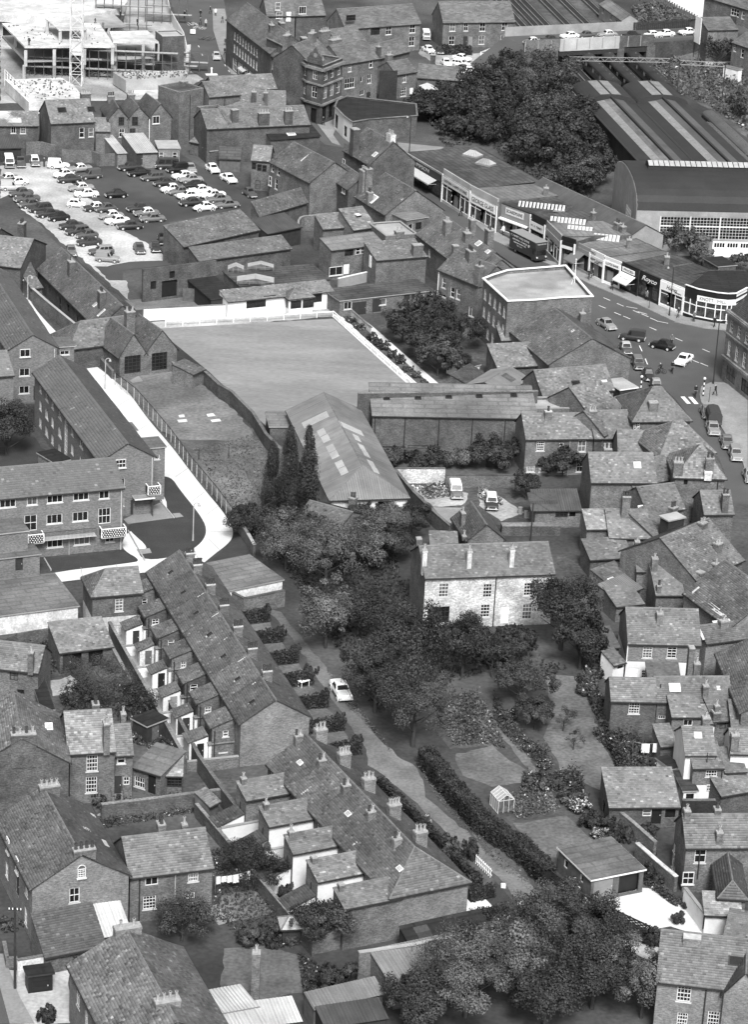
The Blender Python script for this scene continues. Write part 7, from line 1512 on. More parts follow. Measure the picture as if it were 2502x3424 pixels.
H('dark_shed','black painted coal shed with a flat roof by the pale yard','shed',-27.8,205.69,.333,2.14,1.44,1.7,'f',.0,'black_paint','felt_black',[('F',1.06,.46,1.6,1.3,3,1,'d')],[],coping='dark_paint')
polyline_wall('rendered_wall','pale rendered yard wall behind the black coal shed',[(-29.14,208.42),(-25.04,210.22)],1.6,.25,'limewash','stone')
polyline_wall('brick_wall','low brick front wall of the bottom left house beside the street',[(-30.86,212.35),(-30.19,209.59),(-29.33,209.8)],1.0,.25,'brick','stone')
POLE('utility_pole','tall dark utility pole with insulators at the bottom left pavement',-29.04,206.3,8.2,'timber_dark','pole')
ground('yard',[(-28.22,200.9),(-31.32,209.47),(-29.28,209.42),(-25.01,211.12),(-23.42,201.34)],'gravel_pale',.012)
ground('pavement',[(-31.93,211.73),(-30.85,211.83),(-28.56,205.23),(-26.66,201.03),(-28.74,200.83)],'pavement',.0,thick=.1)
ground('street',[(-31.74,210.45),(-30.57,208.03),(-28.74,200.83),(-32.1,200.51)],'asphalt',.016)
ground('path',[(-25.6,238.02),(-24.62,240.01),(-22.67,240.23),(-22.73,239.27),(-24.71,238.12)],'render_grey',.012)
ground('garden',[(-25.27,237.74),(-16.59,241.86),(-16.15,240.16),(-24.74,235.63)],'earth',.008)
polyline_wall('brick_wall','brick garden wall behind the cottage with the washing line',[(-25.0,237.3),(-19.56,239.31),(-13.53,241.71)],1.7,.3,'brick_dark','stone')
polyline_wall('brick_wall','long brick alley wall running down beside the long terrace yards',[(-20.35,260.23),(-18.19,253.76),(-16.33,248.2),(-13.61,241.71),(-10.87,235.76)],1.9,.3,'brick_dark','brick')
H('outhouse','small slate roofed outhouse against the long alley wall','shed',-14.6,238.13,.934,1.5,1.8,1.7,'m',.8,'timber','slate_light')
ground('garden_lawn',[(-15.0,237.0),(-12.81,237.86),(-11.72,232.79),(-14.19,232.22)],'lawn',.012)
ground('garden_lawn',[(-8.98,225.2),(-12.08,224.31),(-12.75,221.72),(-10.35,219.76),(-7.2,221.46)],'lawn',.012)
ground('patio',[(-13.67,221.62),(-11.38,223.53),(-9.38,223.46),(-9.07,220.72),(-12.18,218.76)],'render_grey',.01)
ground('garden_lawn',[(-11.42,214.83),(-6.9,215.81),(-4.61,214.2),(-3.26,211.74),(-3.94,208.38),(-7.48,206.54),(-11.11,206.68)],'lawn',.014)
WASHING('washing_line','washing line hung with white sheets and shirts behind the cottage',[(-12.91,223.94),(-9.44,225.72)],2.1,[(.1,.4,.8),(.6,.5,.6),(1.2,.5,.7),(1.8,.6,.85),(2.5,.5,.7),(3.1,.4,.9),(3.6,.5,1.0)])
tree('apple_tree','broad dark garden tree in front of the cottage windows',-15.3,215.76,4.6,3.0,11,'leaf',n_cl=40,per=110,ls=.26,base=.3)
tree('garden_tree','dark shrubby tree between the cottage and the terrace yards',-10.23,227.93,4.2,2.2,12,'leaf_dark',n_cl=30,per=100,ls=.24,base=.2)
bush('bush','round dark bush against the slate lean-to, bottom left',-24.2,211.2,1.5,2.4,'leaf_dark',1)
bush('topiary_bush','clipped round bush by the pale yard at the bottom left',-25.66,201.38,1.1,1.7,'leaf_dark',2)
bush('flower_bush','white flowering plant below the brick wall in the walled garden',-17.87,240.76,1.1,.9,'leaf',1,flowers=.35)
bush('bush','low shrub left of the stone steps of the walled house',-25.25,240.26,1.2,1.1,'leaf_dark',3)
bush('bush','small shrub at the street corner beside the utility pole',-30.9,216.05,1.0,1.0,'leaf',3)
scatter('ground_cover','weeds and low planting in the walled garden',[[(-25.24,237.43),(-16.57,241.54),(-15.96,239.7),(-24.7,235.33)],[(-14.04,232.24),(-10.01,233.87),(-9.65,227.99),(-13.11,227.63)]],900,.5,.2,'leaf',3,.03)
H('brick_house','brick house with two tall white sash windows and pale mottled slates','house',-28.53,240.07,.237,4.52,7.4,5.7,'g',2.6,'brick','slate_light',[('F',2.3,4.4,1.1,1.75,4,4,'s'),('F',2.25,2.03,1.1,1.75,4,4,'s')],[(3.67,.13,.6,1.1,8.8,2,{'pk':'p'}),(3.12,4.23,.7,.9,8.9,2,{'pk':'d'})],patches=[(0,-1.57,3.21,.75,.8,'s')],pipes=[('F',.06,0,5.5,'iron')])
H('wing','','',-24.13,241.61,.23,1.7,5.2,5.0,'g',1.9,'brick','slate',[('F',.6,4.4,.8,.95,1,2,'s'),('F',.18,1.62,.95,2.0,0,1,'d'),('F',1.14,1.98,.6,.9,2,2,'c')],[(1.29,4.25,.5,.6,7.4,1)],into=1)
H('wing','','',-22.57,243.59,-.473,3.29,4.6,2.7,'m',.7,'brick','felt_grey',[('F',.81,1.17,1.2,1.15,4,2,'s'),('F',2.25,1.33,.9,2.0,3,1,'d')],[],into=1)
H('garden_room','low garden room with bright slates and a dark glazed front','lean-to',-19.64,243.11,.047,1.98,3.0,2.2,'m',.9,'brick','slate_light',[('F',.93,1.48,2.2,1.0,6,3,'k')],[])
STEPS('stone_steps','stone steps with railings up to the back door of the sash windowed house',-23.68,240.43,.276)
H('brick_house','gabled brick house with mottled slates at the left edge','house',-28.17,237.11,1.789,10.33,9.05,6.2,'g',2.8,'brick_dark','slate_light',[],[(.3,4.34,.8,2.4,9.5,4,{'pk':'m'})])
H('cottage','low brick cottage with one small chimney at the left edge below the garage wall','house',-39.24,261.08,-.138,5.06,5.0,4.4,'g',1.8,'brick','slate',[('F',2.46,3.6,.9,1.1,2,2,'k'),('F',3.19,1.84,.8,.5,1,1,'k')],[(4.35,-.13,.55,.55,6.7,1)])
H('lean_to','dark roofed lean-to at the end of the left edge cottage','shed',-33.12,255.74,.277,1.12,8.35,2.2,'f',.0,'brick_dark','felt_black')
H('slate_shed','slate roofed brick store with open double doors in the lower left yard','shed',-33.02,269.08,.403,5.91,4.6,2.6,'m',1.5,'brick_dark','slate',[('F',1.78,1.26,1.3,2.0,3,1,'o'),('F',.83,1.3,1.0,2.0,0,1,'d'),('F',4.02,1.34,1.6,1.9,3,1,'o')],[])
H('garage_block','long flat roofed garage block with a pale rendered front at the left edge','garage',-47.11,275.32,.421,15.92,9.3,2.3,'f',.0,'limewash','felt_grey',(),(),coping='render_grey')
polyline_wall('brick_wall','rough brick wall below the left garage block beside the slate store',[(-40.34,272.91),(-38.65,275.31),(-35.32,277.13)],1.6,.3,'brick_dark')
TERRACE_A(-12.3,249.81,.338,7.24,39.02)
H('brick_house','brick house at the head of the long terrace with one sash window and white base','house',-30.63,278.85,.316,5.59,5.2,5.1,'g',1.9,'brick_dark','slate',[('F',3.02,3.67,.9,1.5,2,4,'s')],[],low=(2.3,'limewash'),hl=2.0)
polyline_wall('rendered_wall','tall narrow rendered pier at the head of the long terrace',[(-31.65,282.17),(-30.97,282.34)],5.0,.8,'limewash','stone')
TABLE('garden_table','white garden table on the lawn beside the white car',-6.62,269.28,.7)
ground('yard',[(-40.63,277.27),(-32.18,280.78),(-27.66,274.08),(-24.71,268.24),(-28.63,264.75),(-32.68,259.14),(-35.2,268.5),(-40.01,272.96)],'earth',.008)
ground('bare_patch',[(-33.87,267.13),(-31.77,268.91),(-30.61,267.53),(-31.06,264.46),(-32.91,263.5)],'gravel',.014)
tree('apple_tree','loose spreading fruit tree in the yard behind the long terrace',-27.9,264.1,4.4,3.6,21,'leaf',n_cl=36,per=90,ls=.24,base=.5)
tree('garden_tree','dark shrubby tree below the slate store in the lower left yard',-30.03,261.27,3.0,2.3,22,'leaf_dark',n_cl=24,per=90,ls=.24,base=.1)
tree('garden_tree','dense dark tree beside the black shed behind the long terrace',-23.87,259.82,3.6,2.4,23,'leaf_dark',n_cl=28,per=100,ls=.24,base=.1)
H('dark_shed','black roofed garden shed beside the curved garden path','shed',-22.11,253.73,.812,2.73,2.29,2.0,'f',.0,'timber_dark','felt_black',[('F',1.18,1.0,1.0,1.7,4,1,'d')],[])
ground('garden_path',[(-21.89,255.08),(-21.18,255.16),(-21.27,252.72),(-20.27,250.44),(-18.72,250.62),(-18.66,249.95),(-20.69,249.89),(-22.08,252.97)],'render_grey',.014)
bush('flower_bush','flowering shrub inside the curve of the garden path',-19.8,252.2,1.3,1.3,'leaf',2,flowers=.06)
bush('flower_bush','low flowering bush under the clothes line by the black shed',-22.88,254.61,1.2,1.0,'leaf',1,flowers=.05)
polyline_wall('brick_wall','low brick wall closing the garden with the curved path',[(-20.07,249.96),(-17.55,250.75)],1.0,.25,'brick')
polyline_wall('brick_wall','brick yard wall in front of the plain brick gable',[(-15.88,248.42),(-12.39,249.82)],1.0,.25,'brick','brick')
ground('lane',[(-17.75,244.74),(-12.16,248.67),(-11.71,247.72),(-9.01,246.7),(-9.67,244.66),(-10.51,244.6),(-15.85,244.01)],'earth',.012)
TERRACE_B(3.33,217.59,.469,7.94,27.58,4.6)
fence('picket_fence','white picket fence at the lane end of the hipped cottage garden',[(11.54,232.58),(12.96,229.94)],1.0,.35,'white_paint',[.3,.8],'white_paint',.07)
bush('flower_bush','white flowering shrub in the lower terrace front garden',6.42,240.27,.9,1.0,'leaf',1,flowers=.25)
bush('topiary_bush','round clipped bush by the picket fence',11.03,233.42,1.0,2.0,'leaf_dark',2)
bush('bush','tall leafy shrub between the hedges of the lower terrace gardens',9.34,234.14,1.3,1.8,'leaf',3)
ground('garden_lawn',[(10.86,225.56),(13.07,228.07),(13.42,229.21),(15.2,225.1),(13.86,223.01),(12.83,222.96)],'lawn_dark',.012)
hedge('garden_hedge','clipped hedge at the corner of the hipped end cottage',[(10.86,225.56),(12.9,226.62)],.9,1.2,'leaf_dark',60,.2,seed=44)
BLOCKS('stone_block','white stone block at the edge of the lane',[(14.06,228.41),(15.61,225.2),(16.34,223.76),(13.27,222.25),(14.21,222.77)],.45)
H('shed','low shed with black felted roof and one pale panel below the brick end wall','shed',5.27,214.36,.483,8.02,2.17,1.7,'m',.7,'timber_dark','felt_black',(),(),gutter=False,patches=[(0,1.89,1.08,1.4,1.8,'d')])
H('workshop','corrugated roofed workshop with pale coping half hidden by the big tree','workshop',3.95,206.18,.468,8.29,5.14,2.1,'m',1.0,'brick','corrugated',(),(),gutter=False)
polyline_wall('brick_wall','brick wall with pale coping behind the corrugated workshop',[(.68,210.16),(5.6,212.0),(9.16,213.82)],3.15,.3,'brick','concrete')
H('shed','small shed with striped sheet roof left of the corrugated workshop','shed',-2.88,202.54,.485,6.61,1.94,2.0,'m',.5,'timber','corrugated',(),(),gutter=False)
H('shed','stained corrugated shed roof at the bottom edge centre','shed',-1.82,200.0,.355,5.53,2.58,1.9,'m',.4,'timber_dark','corrugated_dark',(),(),gutter=False)
H('greenhouse','white glazed lean-to with ribbed roof at the bottom edge centre','greenhouse',-6.9,199.91,.325,3.12,3.24,1.8,'m',.4,'white_paint','corrugated_white')
CHIM('brick_chimney','lone brick chimney stack with white pot beside the oval lawn',-8.15,206.6,4.9,.7,.7,'brick')
H('summerhouse','small summerhouse with pale rounded roof among the bushes','shed',-6.2,215.78,.184,1.61,1.8,1.9,'g',.6,'timber_dark','felt_pale',(),(),hl=.6,hr=.6)
tree('garden_tree','dark tree behind the white terrace yards',-3.58,216.14,4.6,2.3,31,'leaf_dark',n_cl=30,per=100,ls=.26,base=.3)
tree('garden_tree','leafy tree hiding the near corner of the lower terrace yards',-1.9,215.78,4.8,2.4,32,'leaf',n_cl=34,per=100,ls=.26,base=.3)
tree('garden_tree','tree beside the washing line and the terrace yard wall',-8.24,224.71,4.2,2.3,33,'leaf_dark',n_cl=28,per=100,ls=.26,base=.3)
bush('bush','large round bush at the edge of the oval lawn',-.91,208.67,2.2,3.2,'leaf_dark',1)
bush('bush','dark shrub at the left end of the bushes above the oval lawn',-9.26,215.84,1.4,1.6,'leaf',0)
bush('bush','second dark shrub above the oval lawn',-7.36,216.56,1.6,1.9,'leaf_dark',1)
bush('bush','dark shrub below the little summerhouse',-5.67,216.2,1.3,1.5,'leaf',2)
bush('bush','shrub beside the white outhouse walls',-7.33,226.51,1.2,1.6,'leaf_dark',3)
bush('bush','dark shrub under the whitewashed terrace wing',-9.14,230.39,1.3,2.2,'leaf',4)
bush('bush','shrub between the washing line and the alley',-6.21,224.35,1.1,1.6,'leaf_dark',5)
ground('lane',[(-12.25,289.63),(-10.06,288.2),(-4.45,274.57),(-1.54,267.25),(1.28,258.82),(3.59,254.19),(5.83,251.38),(6.47,247.78),(6.48,245.38),(10.72,238.86),(13.19,233.95),(13.25,235.43),(16.08,230.36),(18.68,225.46),(17.3,223.36),(16.32,224.1),(14.0,229.27),(12.87,231.2),(11.83,232.61),(8.61,238.64),(5.87,244.02),(3.68,247.36),(.94,251.84),(.39,255.21),(-1.7,261.34),(-4.23,268.43),(-6.74,276.66),(-9.3,283.66)],'lane',.02)
H('double_garage','flat roofed double garage with one open bay and white fascia','garage',22.14,226.3,.458,5.66,6.38,2.4,'f',.0,'timber','felt_grey',[('F',1.34,1.36,2.1,1.9,2,1,'d'),('F',4.1,1.22,2.2,1.95,3,1,'o'),('L',1.48,1.55,.7,.9,1,1,'c'),('L',4.57,1.64,.6,.8,1,1,'c')],[],coping='white_paint')
ground('driveway',[(23.12,227.48),(27.19,229.64),(28.36,229.61),(29.31,227.7),(30.97,227.58),(32.24,225.45),(32.49,221.87),(31.34,221.76),(29.43,222.8),(27.36,221.9),(25.46,223.36),(23.1,224.51)],'path_white',.016)
WOVEN('woven_fence','dark woven panel fence between the lane trees and the white driveway',[(18.4,229.59),(21.13,225.43),(22.91,223.8),(25.22,221.82),(27.23,220.12)],1.5)
ground('garden_lawn',[(15.49,240.92),(20.77,243.24),(21.87,240.67),(23.13,238.63),(19.7,236.12),(19.22,231.58),(17.74,235.6)],'lawn',.014)
ground('vegetable_bed',[(14.09,246.54),(19.14,248.75),(20.46,243.21),(15.35,241.22),(14.31,242.69)],'earth',.018)
scatter('vegetables','rows of vegetables and flowers in the garden bed by the greenhouse',[[(14.4,246.58),(18.97,248.4),(20.18,243.82),(15.67,241.89)]],1500,.8,.2,'leaf_light',5,.02)
GREENHOUSE('greenhouse','small glazed greenhouse at the end of the hedge',13.86,242.8,.385,1.7,2.0)
H('outbuilding','long slate roofed outbuilding with dark doors beside the garden','outbuilding',24.7,241.06,.123,6.96,5.0,2.4,'m',1.7,'brick_dark','slate',[('F',3.8,1.79,.9,1.0,1,3,'c'),('F',4.77,1.38,1.0,1.9,3,1,'d'),('F',6.13,1.72,1.0,1.2,3,1,'o'),('L',2.22,.68,1.2,1.7,3,1,'o')],[])
H('brick_house','brick house with windows in its left gable beside the double garage','house',31.01,229.14,.122,11.88,4.95,5.0,'g',2.0,'brick','slate',[('F',1.43,4.0,1.1,1.6,2,2,'s'),('F',.47,1.6,1.1,1.3,2,2,'s'),('L',.55,1.0,.9,1.8,2,2,'s'),('L',1.09,.26,1.0,1.1,2,2,'s'),('L',.45,2.3,.7,.9,2,2,'s')],[(.3,2.27,.6,.8,7.7,1),(3.32,2.71,.6,.8,7.6,1,{'pk':'d'}),(3.13,.3,.6,.6,6.4,1,{'m':'brick'})],pipes=[('F',1.35,1.5,4.8,'iron')])
H('shed','dark hipped roof wing at the right edge beside the double garage house','outbuilding',36.15,223.2,1.559,6.52,2.42,3.2,'g',1.0,'brick','slate_dark',(),(),hl=1.2)
H('lean_to','pale slate lean-to above a dark opening at the white yard wall','lean-to',32.37,221.6,.019,3.3,2.8,2.2,'m',.8,'whitewash','slate_light',[('F',.83,1.26,1.9,1.5,3,1,'o')],[])
H('lean_to','dark slate lean-to at the right edge above the bottom right house','lean-to',33.61,216.98,-.243,5.13,3.4,2.6,'m',1.1,'brick','slate')
polyline_wall('rendered_wall','white painted yard wall at the end of the driveway',[(30.97,226.73),(32.44,222.14)],1.9,.25,'whitewash','render_grey')
polyline_wall('brick_wall','brick wall with pale coping running down to the double garage',[(25.45,242.01),(26.96,239.35),(28.87,235.58)],1.7,.3,'brick','stone')
polyline_wall('brick_wall','broken brick wall behind the double garage',[(27.07,235.39),(28.83,232.0),(30.38,229.24)],1.6,.35,'brick','limewash')
H('brick_house','brick house with small paned sash windows at the bottom right corner','house',26.37,204.25,-.114,13.81,7.6,5.6,'g',2.7,'brick_pale','slate',[('F',2.36,4.56,1.2,1.6,4,4,'s'),('F',5.07,2.37,1.0,1.5,4,4,'s'),('F',2.44,1.94,.9,1.4,4,4,'s')],[(2.62,3.03,1.5,.7,8.5,0,{'cap':'lead_pale'})],patches=[(0,6.72,2.75,1.5,.9,'f')],pipes=[('F',4.19,0,5.4,'iron')])
H('wing','','',35.21,202.55,1.444,6.0,3.27,5.4,'g',2.2,'brick_pale','slate',(),(),into=1)
ground('yard',[(23.18,220.93),(27.88,219.24),(27.66,216.29),(25.53,217.93),(23.67,219.62)],'gravel',.012)
hedge('lane_hedge','long tall hedge between the lane and the gardens',[(6.69,252.49),(8.49,247.67),(9.56,245.07),(11.94,239.62),(13.29,237.57),(15.9,234.2),(18.25,229.43)],1.6,1.9,'leaf_dark',150,.18,seed=7)
bush('hydrangea','white hydrangea bush near the long outbuilding',21.9,244.33,1.3,1.3,'leaf',0,flowers=.3)
bush('hydrangea','pale hydrangea bush at the corner of the garage lawn',23.92,239.18,1.2,1.1,'leaf',1,flowers=.3)
bush('hydrangea','dark shrub between the two hydrangeas',22.96,241.11,1.6,1.7,'leaf_dark',2,flowers=0)
bush('hydrangea','dark shrub above the white hydrangea',21.19,245.7,1.3,1.2,'leaf',3,flowers=.03)
bush('bush','leafy shrub beside the closed garage door',20.7,228.52,1.3,1.4,'leaf',4,flowers=.03)
bush('bush','flowering shrub at the bend of the woven fence',22.29,225.55,1.4,1.6,'leaf',5,flowers=.05)
bush('bush','climber at the open bay of the double garage',27.92,231.61,1.0,1.6,'leaf_dark',6,flowers=0)
bush('bush','weeds against the broken wall by the driveway',28.72,230.52,1.0,1.3,'leaf_dark',7,flowers=0)
bush('bush','feathery shrub on the white driveway',30.12,223.42,.8,1.1,'leaf',8,flowers=.01)
bush('bush','low plants at the foot of the white yard wall',31.31,226.48,.9,.8,'leaf_dark',9,flowers=0)
bush('bush','dark bush at the end of the woven fence',27.59,219.21,1.3,1.8,'leaf_dark',10,flowers=0)
bush('bush','shrub along the wall above the double garage',26.15,238.65,1.3,1.7,'leaf_dark',11,flowers=0)
bush('bush','shrub below the corner of the long outbuilding',24.93,241.01,1.2,1.5,'leaf_dark',12,flowers=0)
bush('bush','weeds in front of the outbuilding doors',28.75,241.11,1.0,.8,'leaf_dark',13,flowers=0)
tree('broadleaf_tree','big dark tree standing by the end of the lane',17.52,213.98,8.4,3.9,60,'leaf',n_cl=60,per=150,ls=.3,base=1.0)
tree('broadleaf_tree','broad tree left of the big dark tree at the bottom',14.36,209.33,7.6,3.6,61,'leaf_light',n_cl=60,per=150,ls=.3,base=1.0)
tree('broadleaf_tree','leafy tree over the corrugated workshop',10.22,205.55,7.4,4.2,62,'leaf_light',n_cl=60,per=150,ls=.3,base=1.0)
tree('broadleaf_tree','low spreading tree at the bottom edge, below the workshop',5.96,203.21,5.0,3.4,63,'leaf_dark',n_cl=60,per=150,ls=.3,base=1.0)
tree('broadleaf_tree','dark tree at the bottom edge, centre of the big clump',21.36,208.01,7.0,4.0,64,'leaf_dark',n_cl=60,per=150,ls=.3,base=1.0)
tree('broadleaf_tree','tree beside the bottom right house',25.61,206.94,5.8,3.2,65,'leaf_light',n_cl=60,per=150,ls=.3,base=1.0)
tree('broadleaf_tree','dark tree below the woven fence',21.86,214.93,6.0,3.0,66,'leaf_dark',n_cl=60,per=150,ls=.3,base=1.0)
tree('broadleaf_tree','tree cut by the bottom edge in the big clump',17.04,204.66,6.0,4.0,67,'leaf_dark',n_cl=60,per=150,ls=.3,base=1.0)
tree('broadleaf_tree','tree crown touching the black felted shed',12.33,211.49,6.0,3.2,68,'leaf',n_cl=60,per=150,ls=.3,base=1.0)
H('white_house','white painted brick house with sash windows and a white front door among trees','house',6.2,285.7,.216,15.02,7.6,6.4,'g',2.2,'brick','slate',[('F',2.2,4.72,1.15,1.7,3,4,'s'),('F',7.32,4.48,1.05,1.7,3,4,'s'),('F',12.11,4.47,1.05,1.6,3,4,'s'),('F',7.21,1.97,1.1,1.6,3,4,'s'),('F',12.16,1.67,1.15,1.9,3,4,'s'),('F',9.57,1.39,.95,2.1,1,1,'d'),('F',1.84,1.71,2.4,2.0,5,3,'k')],[(.08,1.51,.5,.6,9.2,1,{'m':'limewash'}),(5.19,1.09,.5,.6,9.2,1,{'m':'limewash'}),(10.15,1.02,.5,.6,9.2,1,{'m':'limewash'}),(.3,5.6,.6,.6,8.9,0)],fmat=('F','painted_brick'),pipes=[('F',8.23,0,6.2,'iron')])
H('hall','long hall with grey corrugated roof and rows of white roof lights','hall',3.98,315.95,1.79,31.34,9.49,3.9,'g',2.3,'limewash','corrugated',[('L',6.85,2.53,2.0,1.7,3,1,'o')],[],ov=.3,ridge='ridge_tile',hl=5.0,patches=[(1,7.27,2.96,2.1,3.6,'w'),(1,11.86,2.94,2.1,1.0,'w'),(1,14.25,3.03,2.1,1.0,'w'),(1,17.69,3.07,2.1,1.0,'w'),(1,20.03,3.09,2.1,1.0,'w'),(1,23.39,3.15,2.1,1.0,'w'),(1,25.62,3.18,2.1,1.0,'w'),(0,19.72,4.07,2.1,3.4,'w'),(0,16.47,3.99,2.1,.9,'w'),(0,13.11,3.97,2.1,.9,'w'),(0,10.95,3.87,2.1,.9,'w'),(0,7.57,3.85,2.1,.9,'w'),(0,5.41,3.76,2.1,.9,'w')])
H('annex','low grey annex along the left side of the hall','outbuilding',-14.28,341.07,.149,2.65,5.39,2.6,'f',.0,'brick_dark','felt_grey')
H('warehouse','long brick warehouse with pale roof, row of small roof lights and dark drainpipes','warehouse',-.84,342.26,.097,21.91,7.6,4.6,'m',1.9,'brick_dark','felt_grey',[('F',2.52,.02,4.2,.5,1,1,'k'),('F',7.02,.21,4.2,.5,1,1,'k')],[],patches=[(0,2.22,4.27,.9,1.1,'f'),(0,6.44,4.57,.9,1.1,'f'),(0,10.6,4.93,.9,1.1,'f'),(0,14.73,5.22,.9,1.1,'f'),(0,19.43,5.6,.9,1.1,'f')],pipes=[('F',.36,0,4.5,'iron'),('F',4.34,0,4.5,'iron'),('F',8.88,0,4.5,'iron'),('F',13.32,0,4.5,'iron'),('F',17.7,0,4.5,'iron')])
polyline_wall('parapet_wall','brick parapet wall along the far side of the long warehouse',[(-2.96,345.75),(21.16,350.34)],6.3,.3,'brick_dark','stone')
H('cottage','old tiled cottage hidden in trees below the hall','house',-.57,312.54,2.62,6.0,8.21,2.6,'g',1.7,'brick','slate',[],[(2.0,.66,.8,.8,4.7,2,{'pk':'d'})])
polyline_wall('whitewashed_wall','whitewashed brick wall at the top of the builders yard',[(2.44,330.11),(8.87,331.03)],2.0,.3,'painted_brick','brick')
polyline_wall('brick_wall','brick wall at the top right of the builders yard',[(8.96,329.54),(12.73,330.08),(18.13,330.76)],1.7,.3,'brick','brick_dark')
polyline_wall('brick_wall','long dark brick wall down the left side of the builders yard',[(2.44,329.95),(4.86,322.68),(7.39,316.46),(9.46,312.08)],1.9,.3,'brick_dark','brick')
ground('builders_yard',[(2.44,330.11),(15.11,330.42),(18.32,330.26),(20.72,319.69),(16.04,317.54),(11.05,319.97),(7.0,316.9)],'earth',.012)
ground('rubble',[(4.62,328.92),(8.18,330.5),(12.11,327.87),(11.08,323.55),(7.39,322.52)],'gravel',.016)
ground('rubble',[(13.31,329.63),(15.87,327.26),(18.88,322.49),(16.07,319.05),(13.22,323.85)],'gravel',.016)
scatter('rubble_heap','heaps of rubble and weeds in the builders yard',[[(4.62,328.92),(8.77,330.58),(10.13,326.54),(6.8,325.02)],[(13.32,330.16),(16.24,326.26),(16.19,324.17),(13.26,325.93)]],700,.5,.3,'leaf_light',9,.25)
ground('concrete_pad',[(7.39,322.52),(12.05,322.92),(11.06,321.5),(9.3,316.72)],'pavement',.02)
H('cottage','small gabled cottage with slate roof between the white house and the yard','house',15.73,306.33,1.819,7.19,4.46,3.0,'g',1.9,'brick','slate',[],[(.86,4.69,.5,.5,3.3,1),(3.85,4.16,.9,.5,5.1,1)])
H('lean_to','low tiled lean-to behind the white house roof','lean-to',7.0,305.81,.062,3.24,2.5,2.0,'m',.7,'brick','slate')
ground('bowling_green',[(-7.64,395.55),(6.74,360.99),(-4.05,356.78),(-13.0,343.53),(-24.31,368.74),(-31.41,382.49),(-33.04,386.68)],'bowling_turf',.02)
ground('green_bank',[(-7.96,396.83),(-7.08,398.46),(8.02,362.57),(6.41,361.38)],'path_white',.012)
ground('clubhouse_path',[(-35.45,389.3),(-20.69,394.32),(-7.25,403.72),(-7.04,396.99),(-21.49,390.54),(-33.0,386.26)],'gravel_pale',.008)
fence('bowling_green_rail','white painted rail fence round the far and right sides of the bowling green',[(-32.23,387.81),(-20.54,391.93),(-17.27,392.92),(-7.67,396.44),(3.0,370.76)],.95,2.6,'white_paint',[.85],'white_paint',.12,rw=(.14,.12))
fence('bowling_green_rail','short separate length of white rail at the near right of the bowling green',[(3.44,369.85),(5.87,364.13)],.95,2.0,'white_paint',[.85],'white_paint',.12,rw=(.14,.12))
ground('flower_bed',[(-7.4,401.04),(-6.22,400.86),(-2.04,391.24),(7.81,366.34),(6.08,366.07),(-3.6,389.55)],'earth',.03)
ground('garden_path',[(-5.98,400.52),(-4.29,398.56),(-1.36,392.08),(4.25,378.29),(9.32,366.26),(8.02,366.05),(1.53,381.96),(-2.02,390.53)],'path_white',.034)
polyline_wall('garden_wall','pale low wall beside the white path right of the bowling green',[(-6.84,401.89),(-1.77,389.49)],.9,.2,'limewash','stone')
bush('rose_bush','rose bush in the bed beside the bowling green, number one from the clubhouse',-5.1,394.36,1.0,.8,'leaf',0,'rose bushes beside the bowling green',flowers=.05)
bush('rose_bush','rose bush in the bed beside the bowling green, number two from the clubhouse',-3.65,391.7,1.0,.9,'leaf',1,'rose bushes beside the bowling green',flowers=.05)
bush('rose_bush','rose bush in the bed beside the bowling green, number three from the clubhouse',-1.66,386.32,1.1,1.3,'leaf_dark',2,'rose bushes beside the bowling green',flowers=.05)
bush('rose_bush','rose bush in the bed beside the bowling green, number four from the clubhouse',-.41,384.07,1.0,1.1,'leaf_dark',3,'rose bushes beside the bowling green',flowers=.05)
bush('rose_bush','rose bush in the bed beside the bowling green, number five from the clubhouse',.29,382.45,.9,1.1,'leaf_dark',4,'rose bushes beside the bowling green',flowers=.05)
bush('rose_bush','rose bush in the bed beside the bowling green, number six from the clubhouse',1.57,379.22,1.1,1.3,'leaf_dark',5,'rose bushes beside the bowling green',flowers=.05)
bush('rose_bush','rose bush in the bed beside the bowling green, number seven from the clubhouse',2.71,376.69,1.1,1.3,'leaf_dark',6,'rose bushes beside the bowling green',flowers=.05)
bush('rose_bush','rose bush in the bed beside the bowling green, number eight from the clubhouse',3.85,373.53,.8,.7,'leaf',7,'rose bushes beside the bowling green',flowers=.05)
bush('rose_bush','rose bush in the bed beside the bowling green, number nine from the clubhouse',4.97,371.07,.9,.8,'leaf',8,'rose bushes beside the bowling green',flowers=.05)
bush('rose_bush','rose bush in the bed beside the bowling green, number ten from the clubhouse',6.07,368.0,.9,.9,'leaf',9,'rose bushes beside the bowling green',flowers=.05)
bush('rose_bush','rose bush in the bed beside the bowling green, number eleven from the clubhouse',7.16,365.92,.9,.9,'leaf',10,'rose bushes beside the bowling green',flowers=.05)
tree('poplar_tree','left and slightest of the three poplars beside the hall',-12.84,318.18,9.0,1.7,71,'leaf_dark','poplar',60,110,.24,base=.8)
tree('poplar_tree','middle poplar of the three beside the hall',-10.75,317.46,11.4,1.9,72,'leaf_dark','poplar',76,120,.25,base=.8)
tree('poplar_tree','right poplar of the three, nearest the hall roof',-8.42,318.03,11.2,1.9,73,'leaf_dark','poplar',76,120,.25,base=.8)
tree('broadleaf_tree','bushy tree left of the poplars by the path bend',-14.55,310.03,4.2,2.9,100,'leaf_dark',n_cl=52,per=130,ls=.3,base=.6)
tree('broadleaf_tree','dark bushy tree under the poplars',-11.2,310.48,3.6,2.8,101,'leaf_dark',n_cl=51,per=130,ls=.3,base=.6)
tree('broadleaf_tree','small tree left of the old tiled cottage',-8.13,308.97,4.2,3.0,102,'leaf',n_cl=53,per=130,ls=.3,base=1.2)
